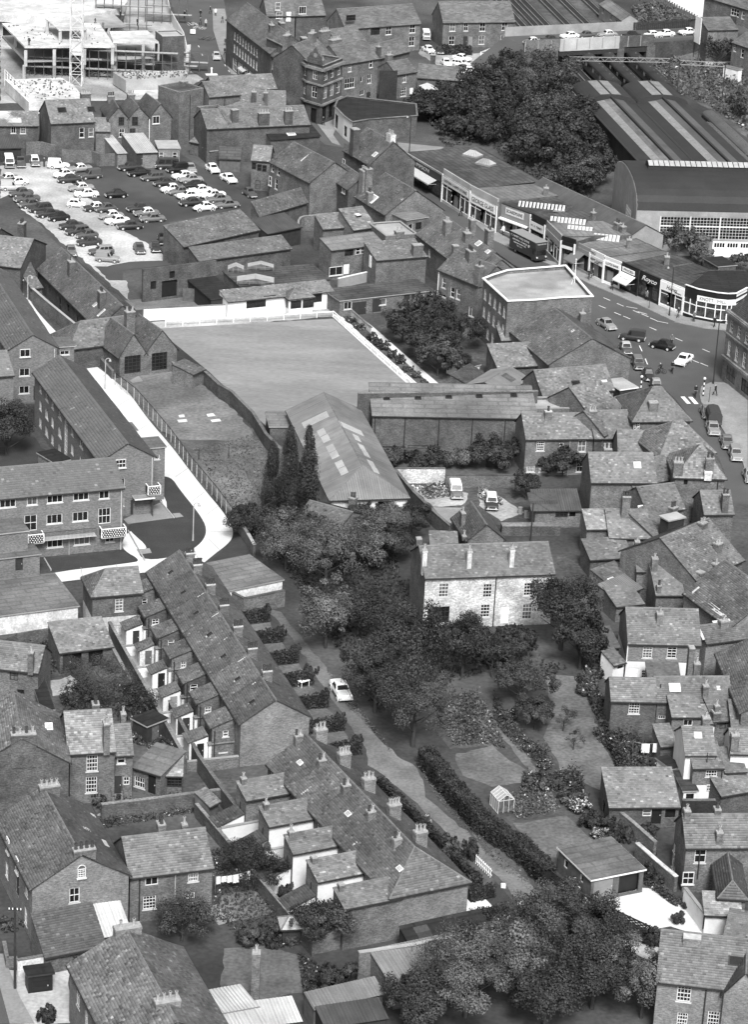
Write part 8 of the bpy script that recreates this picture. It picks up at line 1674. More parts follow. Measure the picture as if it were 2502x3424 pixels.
tree('broadleaf_tree','bushy tree pressed against the old tiled cottage',-5.69,308.82,3.6,2.4,103,'leaf_dark',n_cl=47,per=130,ls=.3,base=.6)
tree('broadleaf_tree','tree in front of the hall doorway',-.72,311.91,4.0,2.8,104,'leaf',n_cl=51,per=130,ls=.3,base=.6)
tree('broadleaf_tree','tree right of the hall doorway',2.48,312.34,4.2,2.6,105,'leaf_light',n_cl=49,per=130,ls=.3,base=.6)
tree('broadleaf_tree','tree beside the yard wall near the small cottage',4.74,313.63,3.6,2.4,106,'leaf_dark',n_cl=47,per=130,ls=.3,base=.6)
tree('broadleaf_tree','broad tree above the flat garage roof',-10.13,300.27,7.2,3.5,107,'leaf_light',n_cl=57,per=130,ls=.3,base=1.2)
tree('broadleaf_tree','largest pale tree at the top of the lane',-5.23,295.94,8.2,4.0,108,'leaf_light',n_cl=62,per=130,ls=.3,base=1.2)
tree('broadleaf_tree','tree in the middle of the grove left of the white house',-.48,301.54,6.4,2.9,109,'leaf_light',n_cl=52,per=130,ls=.3,base=.6)
tree('broadleaf_tree','tall dark tree beside the white house gable',2.6,303.34,5.0,2.4,110,'leaf_dark',n_cl=47,per=130,ls=.3,base=.6)
tree('broadleaf_tree','tree leaning over the lane below the pale tree',-4.62,279.33,7.4,3.4,111,'leaf_light',n_cl=56,per=130,ls=.3,base=1.2)
tree('broadleaf_tree','dark tree at the left corner of the white house garden',-1.1,282.62,6.0,2.8,112,'leaf_dark',n_cl=51,per=130,ls=.3,base=.6)
tree('broadleaf_tree','huge dark tree over the white car',3.73,269.39,10.6,4.0,113,'leaf_dark',n_cl=62,per=130,ls=.3,base=1.2)
tree('broadleaf_tree','dark tree just right of the white car',1.18,263.86,7.6,3.1,114,'leaf_dark',n_cl=53,per=130,ls=.3,base=1.2)
tree('broadleaf_tree','big leafy tree at the foot of the kitchen garden',5.32,256.47,9.4,4.0,115,'leaf',n_cl=62,per=130,ls=.3,base=1.2)
tree('broadleaf_tree','round dark tree before the white house front',10.6,273.67,7.2,3.5,116,'leaf_dark',n_cl=57,per=130,ls=.3,base=1.2)
tree('broadleaf_tree','dark tree left of the white front door',13.82,274.06,4.2,2.4,117,'leaf_dark',n_cl=47,per=130,ls=.3,base=.6)
tree('broadleaf_tree','great dark tree at the right end of the white house',21.82,282.16,9.6,3.8,118,'leaf_dark',n_cl=60,per=130,ls=.3,base=1.2)
tree('broadleaf_tree','tree at the side of the house with white ground floor',23.66,277.17,6.2,3.0,119,'leaf_dark',n_cl=53,per=130,ls=.3,base=1.2)
tree('broadleaf_tree','dark shrubby tree below the white front door',16.71,279.51,3.4,2.6,120,'leaf_dark',n_cl=49,per=130,ls=.3,base=.6)
tree('broadleaf_tree','orchard tree at the top of the lawn',16.7,267.11,5.0,3.0,121,'leaf',n_cl=53,per=130,ls=.3,base=1.2)
tree('broadleaf_tree','small orchard tree beside the flower border',18.18,261.78,3.6,2.0,122,'leaf',n_cl=44,per=130,ls=.3,base=.6)
tree('fruit_tree','young thin fruit tree on the long lawn',21.19,261.77,2.9,1.2,131,'leaf','round',14,40,.18)
tree('fruit_tree','second young fruit tree lower on the long lawn',22.06,257.61,2.5,1.1,132,'leaf','round',12,40,.18)
tree('fruit_tree','small clipped tree at the edge of the long lawn',19.0,255.52,1.9,.6,133,'leaf_light','round',10,60,.16)
ground('orchard_lawn',[(19.65,275.1),(22.9,275.5),(24.28,269.51),(25.13,260.8),(26.6,250.59),(24.45,248.69),(20.59,253.29),(19.09,260.1),(20.2,267.52)],'lawn',.012)
ground('garden_lawn',[(9.63,255.23),(13.5,257.41),(15.54,254.43),(17.98,251.3),(16.67,249.81),(13.51,248.46),(10.38,250.55)],'lawn',.012)
ground('garden_path',[(14.14,263.85),(14.77,262.47),(17.48,255.34),(18.16,252.0),(17.52,251.59),(16.2,255.2),(13.78,261.99)],'lawn',.016)
ground('kitchen_garden',[(7.23,267.92),(11.74,270.35),(13.81,264.99),(15.28,256.83),(12.85,257.34),(9.32,256.23),(7.24,260.59)],'earth',.01)
scatter('kitchen_garden_plants','rows of leafy vegetables in the kitchen garden under the big tree',[[(7.73,267.61),(11.56,269.57),(13.63,264.6),(14.96,256.79),(12.86,257.69),(9.64,256.97),(8.05,262.48)]],5200,1.0,.22,'leaf_light',6,.01)
scatter('border_plants','herbaceous border with pale flowers along the garden path',[[(13.92,269.03),(14.87,266.89),(16.98,259.85),(19.96,253.56),(18.97,252.43),(16.25,256.94),(13.8,263.08)],[(16.57,251.48),(22.45,252.48),(22.87,248.22),(16.29,247.49)]],2600,.9,.2,'leaf',7,.02)
scatter('border_plants','overgrown border along the right side of the orchard lawn',[[(23.03,274.73),(24.91,274.96),(26.33,264.55),(27.94,254.13),(28.57,249.48),(26.83,249.29),(25.72,259.8),(24.28,269.51)],[(24.19,261.4),(28.65,264.82),(30.25,251.0),(27.27,248.71),(25.9,257.35)],[(23.62,283.62),(26.08,283.92),(26.28,275.13),(24.53,274.14)]],5200,1.5,.26,'leaf',8,.008)
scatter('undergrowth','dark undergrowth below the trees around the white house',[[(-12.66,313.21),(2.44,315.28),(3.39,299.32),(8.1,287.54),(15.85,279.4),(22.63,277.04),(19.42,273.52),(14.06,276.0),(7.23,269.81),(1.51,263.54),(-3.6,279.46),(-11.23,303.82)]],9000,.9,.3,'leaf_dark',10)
bush('border_bush','bush in the orchard borders, first counting down the garden',23.86,270.98,1.2,1.4,'leaf',0,'bushes of the orchard borders',flowers=.03)
bush('border_bush','bush in the orchard borders, second counting down the garden',25.38,268.14,1.2,1.5,'leaf',1,'bushes of the orchard borders',flowers=.0)
bush('border_bush','bush in the orchard borders, third counting down the garden',26.37,265.29,1.3,1.6,'leaf',2,'bushes of the orchard borders',flowers=0)
bush('border_bush','bush in the orchard borders, fourth counting down the garden',26.86,262.43,1.3,1.5,'leaf',3,'bushes of the orchard borders',flowers=.02)
bush('border_bush','bush in the orchard borders, fifth counting down the garden',26.87,257.46,1.3,1.4,'leaf',4,'bushes of the orchard borders',flowers=.04)
bush('border_bush','bush in the orchard borders, sixth counting down the garden',27.64,252.05,1.3,1.3,'leaf',5,'bushes of the orchard borders',flowers=.05)
bush('border_bush','bush in the orchard borders, seventh counting down the garden',28.99,253.22,1.2,1.5,'leaf',6,'bushes of the orchard borders',flowers=0)
bush('border_bush','bush in the orchard borders, eighth counting down the garden',28.61,256.96,1.0,1.4,'leaf',7,'bushes of the orchard borders',flowers=0)
bush('border_bush','bush in the orchard borders, ninth counting down the garden',15.46,264.01,1.1,1.0,'leaf',8,'bushes of the orchard borders',flowers=.06)
bush('border_bush','bush in the orchard borders, tenth counting down the garden',17.54,257.09,1.1,1.0,'leaf',9,'bushes of the orchard borders',flowers=.08)
bush('border_bush','bush in the orchard borders, eleventh counting down the garden',18.99,253.11,1.1,1.0,'leaf',10,'bushes of the orchard borders',flowers=.08)
bush('border_bush','bush in the orchard borders, twelfth counting down the garden',18.2,248.66,1.5,1.3,'leaf',11,'bushes of the orchard borders',flowers=0)
bush('border_bush','bush in the orchard borders, last counting down the garden',20.56,248.92,1.4,1.3,'leaf',12,'bushes of the orchard borders',flowers=0)
WASHING('washing_line','clothes line with two white sheets behind the undercroft building',[(28.05,255.86),(31.36,256.24)],2.2,[(.9,.85,1.05),(2.1,.85,1.05)])
polyline_wall('garden_wall','low garden wall along the orchard border',[(24.53,274.14),(25.63,269.67)],.6,.2,'stone')
H('brick_house','house with whitewashed ground floor, two upper sashes and a tall chimney','house',28.65,275.46,.064,7.93,7.4,4.4,'g',2.5,'brick_pale','slate',[('F',2.18,3.23,1.05,1.35,3,4,'s'),('F',4.87,3.3,1.05,1.35,2,4,'s'),('F',2.17,.6,.9,.95,3,3,'s'),('F',4.9,1.13,1.5,.8,5,2,'k'),('F',.84,.56,.95,1.5,1,1,'d')],[(3.55,2.26,.7,.8,7.1,2)],low=(2.1,'whitewash'),pipes=[('F',-.06,0,4.3,'white_paint')])
H('wing','','',26.41,277.03,.284,1.5,3.68,2.9,'m',.8,'brick_dark','slate_dark',(),(),into=1)
H('wing','','',27.06,274.15,.636,1.59,2.13,2.2,'m',.8,'whitewash','slate',[('F',1.07,1.67,.8,.3,4,1,'k')],[],into=1)
H('lean_to','dark slate lean-to against the whitewashed ground floor','lean-to',30.8,271.61,.076,3.47,2.6,1.7,'m',1.0,'brick','slate_dark')
H('store','brick store raised over a dark undercroft with one white window','outbuilding',25.89,260.66,.081,4.76,4.4,4.5,'g',1.5,'brick_dark','slate',[('F',2.46,3.56,1.15,1.25,4,4,'s'),('F',3.66,1.36,2.4,1.8,3,1,'o')],[])
H('cottage','low slate cottage right of the undercroft store with pale roof lights','house',30.92,262.84,.128,8.01,4.6,3.6,'g',1.7,'brick','slate',[('F',2.16,3.43,.8,.35,1,1,'c'),('F',5.98,3.46,1.0,.5,5,1,'s'),('F',.65,1.67,.8,.4,3,1,'c')],[(4.9,3.95,.7,.7,6.2,1,{'m':'brick'}),(4.24,4.3,.6,.8,7.9,0),(5.14,.3,.6,.6,5.3,1)],patches=[(0,2.15,1.8,1.2,1.0,'s'),(0,.69,1.81,.5,.5,'p'),(0,6.88,1.75,.4,.5,'p')])
H('outbuilding','square brick outhouse with one white casement beside the undercroft','outbuilding',32.32,260.2,.117,3.17,3.0,3.2,'m',1.0,'brick','slate',[('F',1.75,2.44,1.0,.75,2,1,'s')],[],pipes=[('F',1.23,0,3.1,'render_grey')])
H('outbuilding','narrow outhouse with a white lower wall by a tall chimney','outbuilding',35.64,260.17,.202,1.26,2.6,2.6,'m',.9,'whitewash','slate')
H('cottage','low slate cottage with small dark window at the right edge','house',36.73,260.44,.278,2.91,3.6,2.8,'m',1.3,'brick','slate',[('F',1.07,2.14,.7,.7,1,1,'k')],[(.3,.3,.5,.5,4.5,1),(.3,.3,.8,.8,3.8,0)])
H('cottage','slate roofed cottage at the right edge beyond the white gabled house','house',38.46,258.92,.008,6.64,4.0,3.0,'m',1.2,'brick','slate')
H('white_house','white gabled house with brick upper front and a tall aerial pole','house',32.49,247.75,.114,3.02,5.2,5.2,'g',1.7,'whitewash','slate',[],[(2.72,3.99,.8,.8,7.4,1)],patches=[(0,1.63,2.39,.8,.8,'p')])
H('wing','','',33.28,246.83,.146,3.04,3.4,4.2,'m',1.2,'brick','slate',[('F',1.92,3.65,1.15,1.0,4,3,'s'),('F',2.04,1.92,1.0,.7,4,2,'c')],[],into=1,low=(2.2,'whitewash'),pipes=[('F',2.98,0,4.0,'iron')])
H('white_house','small house at the right edge with narrow white band under the eaves','house',37.21,249.12,.054,6.68,4.0,5.0,'g',1.6,'whitewash','slate',[('F',.24,4.92,.7,.4,1,1,'c')],[(.3,.3,.8,.8,6.9,1)])
H('outhouse','tile roofed brick outhouse with dark door above the clothes line','outbuilding',30.82,254.98,.239,1.67,3.0,2.3,'m',1.0,'brick','slate',[('F',.87,1.91,1.0,.9,3,1,'o')],[])
H('lean_to','slate lean-to with one small white window at the right edge below the white band','lean-to',36.65,247.87,.22,2.16,3.2,3.4,'m',1.1,'brick_dark','slate',[('F',1.68,2.55,.7,1.0,3,4,'s')],[])
H('shed','white sided shed with black felt roof next to the aerial pole','shed',31.55,249.99,.546,1.2,2.55,2.2,'f',.0,'whitewash','felt_black')
H('shed','long narrow shed with dark sloping roof and white front by the aerial pole','shed',32.37,245.38,.159,1.35,4.17,2.2,'f',.0,'whitewash','felt',[('L',1.96,1.75,1.6,1.2,4,1,'c'),('F',.68,1.35,.8,1.2,3,1,'o')],[])
POLE('aerial_pole','tall thin aerial pole in front of the white gabled house',34.66,247.53,5.6,'iron','pole',r=.06,arms=0)
POLE('aerial_pole','thin dark pole by the undercroft store',31.26,264.03,5.0,'iron','pole',r=.07,arms=0)
H('outhouse','slate roofed outhouse at the right edge above the dark yard','outbuilding',36.08,245.04,.433,7.07,3.2,2.2,'m',1.2,'brick_dark','slate')
polyline_wall('brick_wall','dark yard wall with coping behind the chimney of the garage side house',[(32.11,243.94),(35.45,244.31)],2.0,.25,'brick_black','brick')
H('works','large plain slate roofed works at the right edge, lower of two','works',38.11,273.39,-1.488,14.47,14.0,4.6,'g',3.6,'brick','slate')
H('works','large slate roofed works with pale leaded patches, upper of two','works',35.83,288.45,-1.112,9.98,10.0,5.0,'g',3.3,'brick_pale','slate',(),(),patches=[(0,5.43,1.13,2.2,.45,'p'),(0,6.89,.8,2.6,.45,'p'),(0,1.07,.92,.3,1.8,'p')])
H('brick_house','brick gable end house between the two large slate works','house',37.34,276.94,.4,8.16,3.6,4.2,'g',1.2,'brick_pale','slate',[],[(2.72,1.35,1.0,.7,6.0,1)],patches=[(0,2.87,2.62,2.2,.4,'p'),(0,-.11,1.4,.3,1.6,'p')])
H('brick_house','L shaped brick house with mixed sash windows beside the long warehouse','house',19.19,335.02,.184,9.18,6.4,5.2,'g',2.2,'brick','slate',[('F',1.98,4.1,1.05,1.3,4,4,'s'),('F',4.76,4.06,.6,.9,1,2,'c'),('F',7.52,4.02,1.05,1.55,2,2,'s'),('F',.88,.9,1.1,.8,5,3,'s'),('F',2.57,.87,1.1,.8,5,3,'s'),('F',7.44,1.16,.9,1.5,2,2,'s'),('F',4.94,.87,.8,.8,2,2,'s')],[(3.28,2.41,.9,.6,8.1,1,{'pk':'d','cap':'lead_pale'}),(9.17,2.24,1.0,.8,8.2,3)],pipes=[('F',5.87,0,5.0,'render_grey')])
H('wing','','',28.12,336.05,.214,5.09,7.0,5.4,'g',2.4,'brick_dark','slate',(),(),into=1)
H('flat_block','pale flat roofed block with parapet behind the warehouse','building',20.73,347.2,.171,6.33,4.5,4.6,'f',.3,'brick','felt_pale',(),(),coping='render_grey')
H('brick_house','hipped three storey house on the high street with arched stair window','house',33.11,337.74,.195,7.66,9.0,7.4,'g',3.0,'brick','slate',[('F',.5,6.5,.8,1.2,3,4,'a'),('F',.9,5.6,.8,1.2,3,4,'a')],[(2.9,1.5,1.2,.9,9.5,0),(2.98,.81,1.6,.8,6.0,4)],hl=3.6,hr=3.0,pipes=[('F',4.37,0,7.2,'iron')])
H('brick_house','rear range with big slate slope left of the hipped street house','house',29.2,336.17,.922,7.16,6.5,5.8,'g',2.4,'brick','slate')
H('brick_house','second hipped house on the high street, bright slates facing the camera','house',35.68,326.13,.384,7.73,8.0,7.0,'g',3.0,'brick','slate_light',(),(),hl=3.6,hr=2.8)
H('brick_house','rear slate range running left from the second hipped house','house',30.82,329.7,.044,5.34,6.0,5.6,'g',2.3,'brick','slate')
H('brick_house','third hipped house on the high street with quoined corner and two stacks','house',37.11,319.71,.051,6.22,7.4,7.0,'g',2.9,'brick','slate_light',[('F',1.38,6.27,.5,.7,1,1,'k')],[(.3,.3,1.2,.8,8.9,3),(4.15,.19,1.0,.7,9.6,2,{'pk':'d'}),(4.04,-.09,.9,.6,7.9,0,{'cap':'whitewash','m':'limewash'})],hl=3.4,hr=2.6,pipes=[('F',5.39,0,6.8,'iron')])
H('brick_house','plain rear brick range with a white roof light and lead valley','house',26.82,319.55,.122,8.12,6.8,5.8,'g',2.5,'brick','slate',[],[(2.53,4.12,1.0,.8,8.7,4,{'pk':'m'})],patches=[(0,6.11,2.64,.9,.9,'s')])
H('rear_range','sloping slate range between the plain brick range and the third hipped house','house',31.98,320.13,.588,6.83,5.5,5.2,'g',2.0,'brick','slate')
H('outbuilding','small slate roofed wing with pale left half below the plain brick range','outbuilding',25.81,308.44,.172,2.67,3.0,4.0,'m',1.3,'brick','slate_light')
H('outbuilding','slate wing with big chimney in the crowded yards at right','outbuilding',28.48,307.11,.097,5.0,4.2,3.6,'m',2.0,'brick','slate',[],[(2.22,3.04,1.0,.8,7.8,3,{'pk':'d'})])
H('outbuilding','slate wing with a white topped dormer in the crowded yards','outbuilding',33.8,307.36,.832,5.77,4.2,3.8,'m',1.9,'brick','slate',[],[(3.84,.3,1.0,.8,6.7,2,{'pk':'d'})])
H('dormer','flat white topped dormer box among the crowded slate roofs','dormer',35.35,306.73,.592,2.41,1.6,6.2,'f',.0,'brick_black','corrugated_white')
H('rear_range','slate range with lead flashing below the third hipped house','house',33.4,313.19,.431,5.14,6.2,4.6,'g',2.1,'brick','slate',(),(),patches=[(0,-.54,.86,.7,.9,'s')])
H('brick_house','low slate range ending on the high street with a brick stack','house',40.31,312.88,.165,3.65,5.2,5.0,'g',1.9,'brick','slate',[],[(2.51,.3,.8,.8,7.5,2,{'pk':'d','m':'brick_dark'})])
H('lean_to','long mono pitch slate shed at the edge of the crowded yards','lean-to',26.05,302.81,.273,5.31,3.6,2.4,'m',1.1,'brick_dark','slate')
H('works','broad slate roof with white verge and two stacks near the high street','works',37.34,291.86,.831,9.17,11.0,5.2,'g',3.4,'brick','slate',[],[(7.26,4.9,1.0,.8,8.9,2),(6.57,1.95,.9,.8,7.4,2),(1.27,.3,.8,.8,5.8,0),(4.29,.3,.8,.8,6.0,1)])
H('outbuilding','slate outrigger with three stacks below the white verged roof','outbuilding',32.95,291.17,.129,3.22,4.6,3.4,'m',1.9,'brick','slate',[],[(.3,3.59,.7,.7,6.5,1),(.3,.3,.5,.5,4.5,1,{'pk':'d'})])
H('outbuilding','upper slate outrigger beside the white verged roof','outbuilding',31.09,296.85,.071,4.46,4.2,3.8,'m',1.8,'brick','slate',[],[(.13,2.41,.6,.6,6.6,1)])
H('shed','pair of pale skylit lean-to roofs in the crowded yards','shed',27.67,295.92,.794,4.13,2.71,2.4,'m',.8,'brick','slate',(),(),patches=[(0,1.06,.52,1.0,.5,'s')])
H('shed','corrugated lean-to roof below the skylit one in the crowded yards','shed',28.32,292.17,.814,4.77,2.75,2.2,'m',.8,'brick','corrugated')
H('shed','slate lean-to roof at the foot of the crowded yards','shed',28.39,290.17,.38,3.44,3.72,2.1,'m',.8,'brick','slate')
H('yard_shed','builders shed with half pale roof, window and open doorway','shed',19.99,317.45,.173,5.78,3.4,2.4,'m',1.4,'brick','corrugated_dark',[('F',3.36,1.96,1.6,.9,3,2,'k'),('F',2.02,1.58,1.0,1.7,3,1,'o'),('F',4.74,1.9,.8,.9,3,1,'o')],[],patches=[(0,1.33,1.63,3.6,3.3,'d')])
polyline_wall('brick_wall','broad topped brick wall between the yard and the white house',[(15.79,314.78),(23.06,315.77)],1.3,1.0,'brick_dark','stone')
POLE('utility_pole','dark utility pole beside the builders shed',19.41,313.31,5.0,'timber_dark','pole',r=.11,arms=0)
DRUM('oil_drum','pale oil drum nearest the builders shed',19.11,320.74)
DRUM('oil_drum','oil drum standing farther from the builders shed',18.37,321.91)
DRUM('oil_drum','oil drum close to the utility pole',19.55,320.65)
ground('yard',[(22.79,309.19),(25.92,308.19),(29.58,306.79),(28.26,297.08),(25.34,296.7),(22.14,307.21)],'earth',.012)
ground('back_yards',[(26.37,324.56),(40.07,320.34),(38.16,298.36),(30.82,297.41),(25.19,308.56)],'asphalt',.006)
tree('broadleaf_tree','shrubby tree at the left foot of the warehouse wall',2.35,336.74,2.2,1.8,160,'leaf',n_cl=34,per=120,ls=.3,base=.2)
tree('broadleaf_tree','dark tree in front of the warehouse wall',6.58,335.97,2.5,2.6,161,'leaf_dark',n_cl=41,per=120,ls=.3,base=.2)
tree('broadleaf_tree','pale bushy tree in front of the warehouse wall',11.21,336.64,2.5,2.6,162,'leaf_light',n_cl=41,per=120,ls=.3,base=.2)
tree('broadleaf_tree','taller tree at the right end of the warehouse wall',14.44,337.66,4.0,2.4,163,'leaf_dark',n_cl=39,per=120,ls=.3,base=.2)
tree('broadleaf_tree','tree between the warehouse and the L shaped house',16.69,337.09,3.6,2.6,164,'leaf_dark',n_cl=41,per=120,ls=.3,base=.2)
tree('broadleaf_tree','dark tree covering the lower windows of the L shaped house',24.32,335.98,4.0,2.6,165,'leaf_dark',n_cl=41,per=120,ls=.3,base=.2)
tree('broadleaf_tree','dark tree at the corner of the builders yard',19.2,326.68,3.8,2.0,166,'leaf_dark',n_cl=36,per=120,ls=.3,base=.2)
tree('broadleaf_tree','shrub under the left windows of the L shaped house',21.89,335.64,2.4,1.6,167,'leaf_dark',n_cl=32,per=120,ls=.3,base=.2)
P('office','three storey brick office with white parapet coping, flat roof and mast','office',14.29,390.14,[(.0,.0),(3.36,-10.13),(7.51,-8.84),(11.61,-6.98),(15.81,-5.82),(12.53,8.72),(3.73,4.83),(1.49,2.14)],8.6,'brick','felt_pale',[(0,1.28,7.2,.95,1.55,2,2,'s'),(0,1.28,4.5,.95,1.55,2,2,'s'),(0,1.28,1.8,.95,1.55,2,2,'s'),(0,3.42,7.2,.95,1.55,2,2,'s'),(0,3.42,4.5,.95,1.55,2,2,'s'),(0,3.42,1.8,.95,1.55,2,2,'s'),(0,5.55,7.2,.95,1.55,2,2,'s'),(0,5.55,4.5,.95,1.55,2,2,'s'),(0,5.55,1.8,.95,1.55,2,2,'s'),(0,7.68,7.2,.95,1.55,2,2,'s'),(0,7.68,4.5,.95,1.55,2,2,'s'),(0,7.68,1.8,.95,1.55,2,2,'s'),(0,9.61,7.2,.95,1.55,2,2,'s'),(0,9.61,4.5,.95,1.55,2,2,'s'),(0,9.61,1.8,.95,1.55,2,2,'s')],'white_paint',.6)
MAST('roof_mast','white braced mast on the flat office roof',27.89,392.29,8.62,3.6)
H('brick_house','slate roofed shop house with wide gable facing the camera and pale street gutter','house',35.09,370.76,1.921,16.4,12.38,4.6,'g',3.4,'brick','slate',[],[(14.43,6.42,.8,.8,6.8,2),(13.44,1.85,.7,.8,7.2,1)],patches=[(1,11.23,6.37,1.6,.6,'p')])
H('outbuilding','low slate wing with pale patch left of the wide gable','outbuilding',16.31,368.64,.322,8.01,4.6,3.0,'m',1.9,'brick_dark','slate')
H('outbuilding','small slate hipped outhouse below the office left corner','outbuilding',17.13,379.57,.249,3.95,3.0,3.4,'m',1.2,'brick_dark','slate',[],[(2.61,2.7,1.1,.9,6.0,0)])
H('brick_house','long slate range with a big roof light below the wide gable','house',22.05,353.59,.386,10.67,6.6,4.6,'g',2.4,'brick','slate',(),(),patches=[(0,5.5,1.34,1.3,1.5,'f'),(0,9.44,1.66,1.6,.4,'p')])
H('shed','corrugated roofed shed with patched sheets left of the big roof light','shed',16.81,357.83,1.067,7.93,5.74,3.0,'g',1.0,'brick_dark','corrugated',(),(),patches=[(0,4.93,1.96,1.5,1.8,'d')])
H('brick_house','pale slate hipped range with white valley next to the zebra crossing','house',27.62,345.7,.759,5.71,7.0,5.4,'g',2.4,'brick','slate_light')
H('shop_canopy','white flat canopy with a row of dark posts at the street corner','canopy',33.24,361.76,.499,2.78,4.02,3.0,'f',.0,'dark_paint','felt_pale',(),(),coping='white_paint')
H('shed','small shed with white end wall under the garden trees','shed',12.28,370.5,.763,2.3,4.32,2.0,'f',.0,'whitewash','felt')
H('shed','dark tiled shed right of the bowling green garden','shed',12.77,360.5,1.073,5.55,3.6,2.6,'m',1.2,'brick_dark','slate_dark')
tree('garden_tree','left tree in the garden right of the bowling green',2.83,386.35,5.2,3.2,180,'leaf_dark',n_cl=50,per=120,ls=.32,base=.5)
tree('garden_tree','tallest tree in the garden behind the bowling green',6.68,391.25,6.2,3.6,181,'leaf_dark',n_cl=54,per=120,ls=.32,base=.5)
tree('garden_tree','middle tree in the garden behind the bowling green',6.04,378.58,4.6,3.2,182,'leaf_dark',n_cl=50,per=120,ls=.32,base=.5)
tree('garden_tree','pale tree nearest the white garden path',8.03,372.22,5.6,3.2,183,'leaf',n_cl=50,per=120,ls=.32,base=.5)
tree('garden_tree','tree against the office wall',11.21,384.22,5.0,3.2,184,'leaf_dark',n_cl=50,per=120,ls=.32,base=.5)
tree('garden_tree','low tree beside the white ended shed',10.89,372.67,3.6,2.2,185,'leaf_dark',n_cl=41,per=120,ls=.32,base=.5)
ground('garden',[(-1.36,392.08),(7.13,406.17),(15.07,385.54),(14.76,367.42),(9.33,366.58),(1.52,382.65)],'earth',.009)
H('flats','three storey brick flats with chequered balcony panels, front block facing the camera','flats',-53.0,294.87,.376,24.86,8.6,8.0,'g',2.1,'brick_flats','tile',[('F',10.88,7.33,1.9,1.15,3,1,'s'),('F',16.54,7.38,1.9,1.15,3,1,'s'),('F',19.71,7.39,1.9,1.15,3,1,'s'),('F',13.8,7.36,1.25,1.15,2,1,'s'),('F',22.52,7.32,1.25,1.15,2,1,'s'),('F',16.5,4.75,1.9,1.2,3,1,'s'),('F',19.64,4.76,1.9,1.2,3,1,'s'),('F',16.57,1.7,1.9,1.2,3,1,'s'),('F',19.85,1.71,1.9,1.2,3,1,'s'),('F',23.29,1.7,1.1,1.2,2,1,'s'),('F',13.62,4.53,1.5,2.0,2,2,'c'),('F',22.59,4.55,1.5,2.0,3,2,'c')],[],ridge='tile_flats',pipes=[('F',18.26,0,2.6,'render_grey'),('F',24.62,0,7.8,'lead_pale')])
H('wing','','',-50.43,291.18,.416,11.31,5.0,5.2,'f',.0,'brick_flats','felt_grey',(),(),into=1,coping='render_grey')
H('wing','','',-50.23,289.89,.422,12.72,3.0,2.6,'f',.0,'brick_flats','felt_grey',[('F',10.24,1.7,.9,1.6,0,1,'d')],[],into=1,coping='render_grey')
BALCONY(1,-39.98,300.01,.376,2.36,1.9)
BALCONY(1,-31.17,303.48,.376,2.2,3.0)
RAILING(1,-40.02,298.92,.376,2.55,7.8)
H('flats','long flats block with tiled roof and gable beside the curving white path','flats',-27.31,315.69,1.948,33.26,6.71,7.5,'g',2.0,'brick_flats','tile',[('L',2.47,7.01,1.3,1.1,3,2,'s'),('L',2.76,4.46,.5,1.1,1,1,'s'),('L',2.74,1.91,.5,1.1,1,1,'s'),('L',4.28,1.05,.95,2.0,0,1,'d'),('B',3.2,6.4,1.1,1.2,2,1,'s'),('B',3.2,3.9,1.1,1.2,2,1,'s'),('B',3.2,1.5,1.1,1.2,2,1,'s'),('B',6.6,6.4,1.5,1.2,2,1,'s'),('B',6.6,3.9,1.5,1.2,2,1,'s'),('B',6.6,1.5,1.5,1.2,2,1,'s'),('B',9.6,6.4,1.1,1.2,2,1,'s'),('B',9.6,3.9,1.1,1.2,2,1,'s'),('B',9.6,1.5,1.1,1.2,2,1,'s'),('B',13.4,6.4,1.5,1.2,2,1,'s'),('B',13.4,3.9,1.5,1.2,2,1,'s'),('B',13.4,1.5,1.5,1.2,2,1,'s'),('B',19.6,6.4,1.1,1.2,2,1,'s'),('B',19.6,3.9,1.1,1.2,2,1,'s'),('B',19.6,1.5,1.1,1.2,2,1,'s'),('B',24.0,6.4,1.5,1.2,2,1,'s'),('B',24.0,3.9,1.5,1.2,2,1,'s'),('B',24.0,1.5,1.5,1.2,2,1,'s'),('B',16.4,4.2,1.5,5.2,3,7,'c')],[],ov=.3,ridge='tile_flats',pipes=[('L',6.46,0,7.4,'lead_pale')])
H('wing','','',-32.46,328.68,.377,1.8,2.6,5.6,'f',.0,'brick_flats','felt_grey',[('F',.9,4.4,1.2,.6,2,1,'s')],[],into=1)
H('wing','','',-28.78,319.4,.377,2.6,3.4,7.0,'f',.0,'brick_flats','felt_grey',[('F',1.3,5.8,1.2,.6,2,1,'s')],[],into=1)
H('canopy','','',-29.24,313.64,.377,2.21,1.2,2.5,'f',.0,'brick_flats','felt_pale',(),(),into=1,coping='white_paint',open='FL')
BALCONY(1,-27.51,315.61,.377,2.98,1.6)
H('flats','far flats block with gable at the left edge above the white path','flats',-44.04,353.93,1.911,34.0,6.74,7.6,'g',2.0,'brick_flats','tile',[('L',2.31,7.15,1.4,1.1,2,1,'s'),('L',2.25,4.38,1.4,1.1,2,1,'s'),('L',2.21,1.86,1.4,1.1,2,1,'s'),('L',3.94,1.3,.9,2.0,0,1,'d')],[],ridge='tile_flats',pipes=[('L',6.36,0,7.5,'lead_pale')])
H('wing','','',-44.44,355.06,.34,2.6,3.6,7.2,'f',.0,'brick_flats','felt_grey',[('F',1.3,6.4,1.3,.6,2,1,'s')],[],into=1)
H('wing','','',-46.87,361.94,.34,1.8,2.8,5.2,'f',.0,'brick_flats','felt_grey',[('F',.9,4.4,1.3,.6,2,1,'s')],[],into=1)
H('flats','corner of another tiled flats block at the left edge by the tree','flats',-58.57,339.37,.381,10.85,8.0,7.2,'g',2.0,'brick_flats','tile')
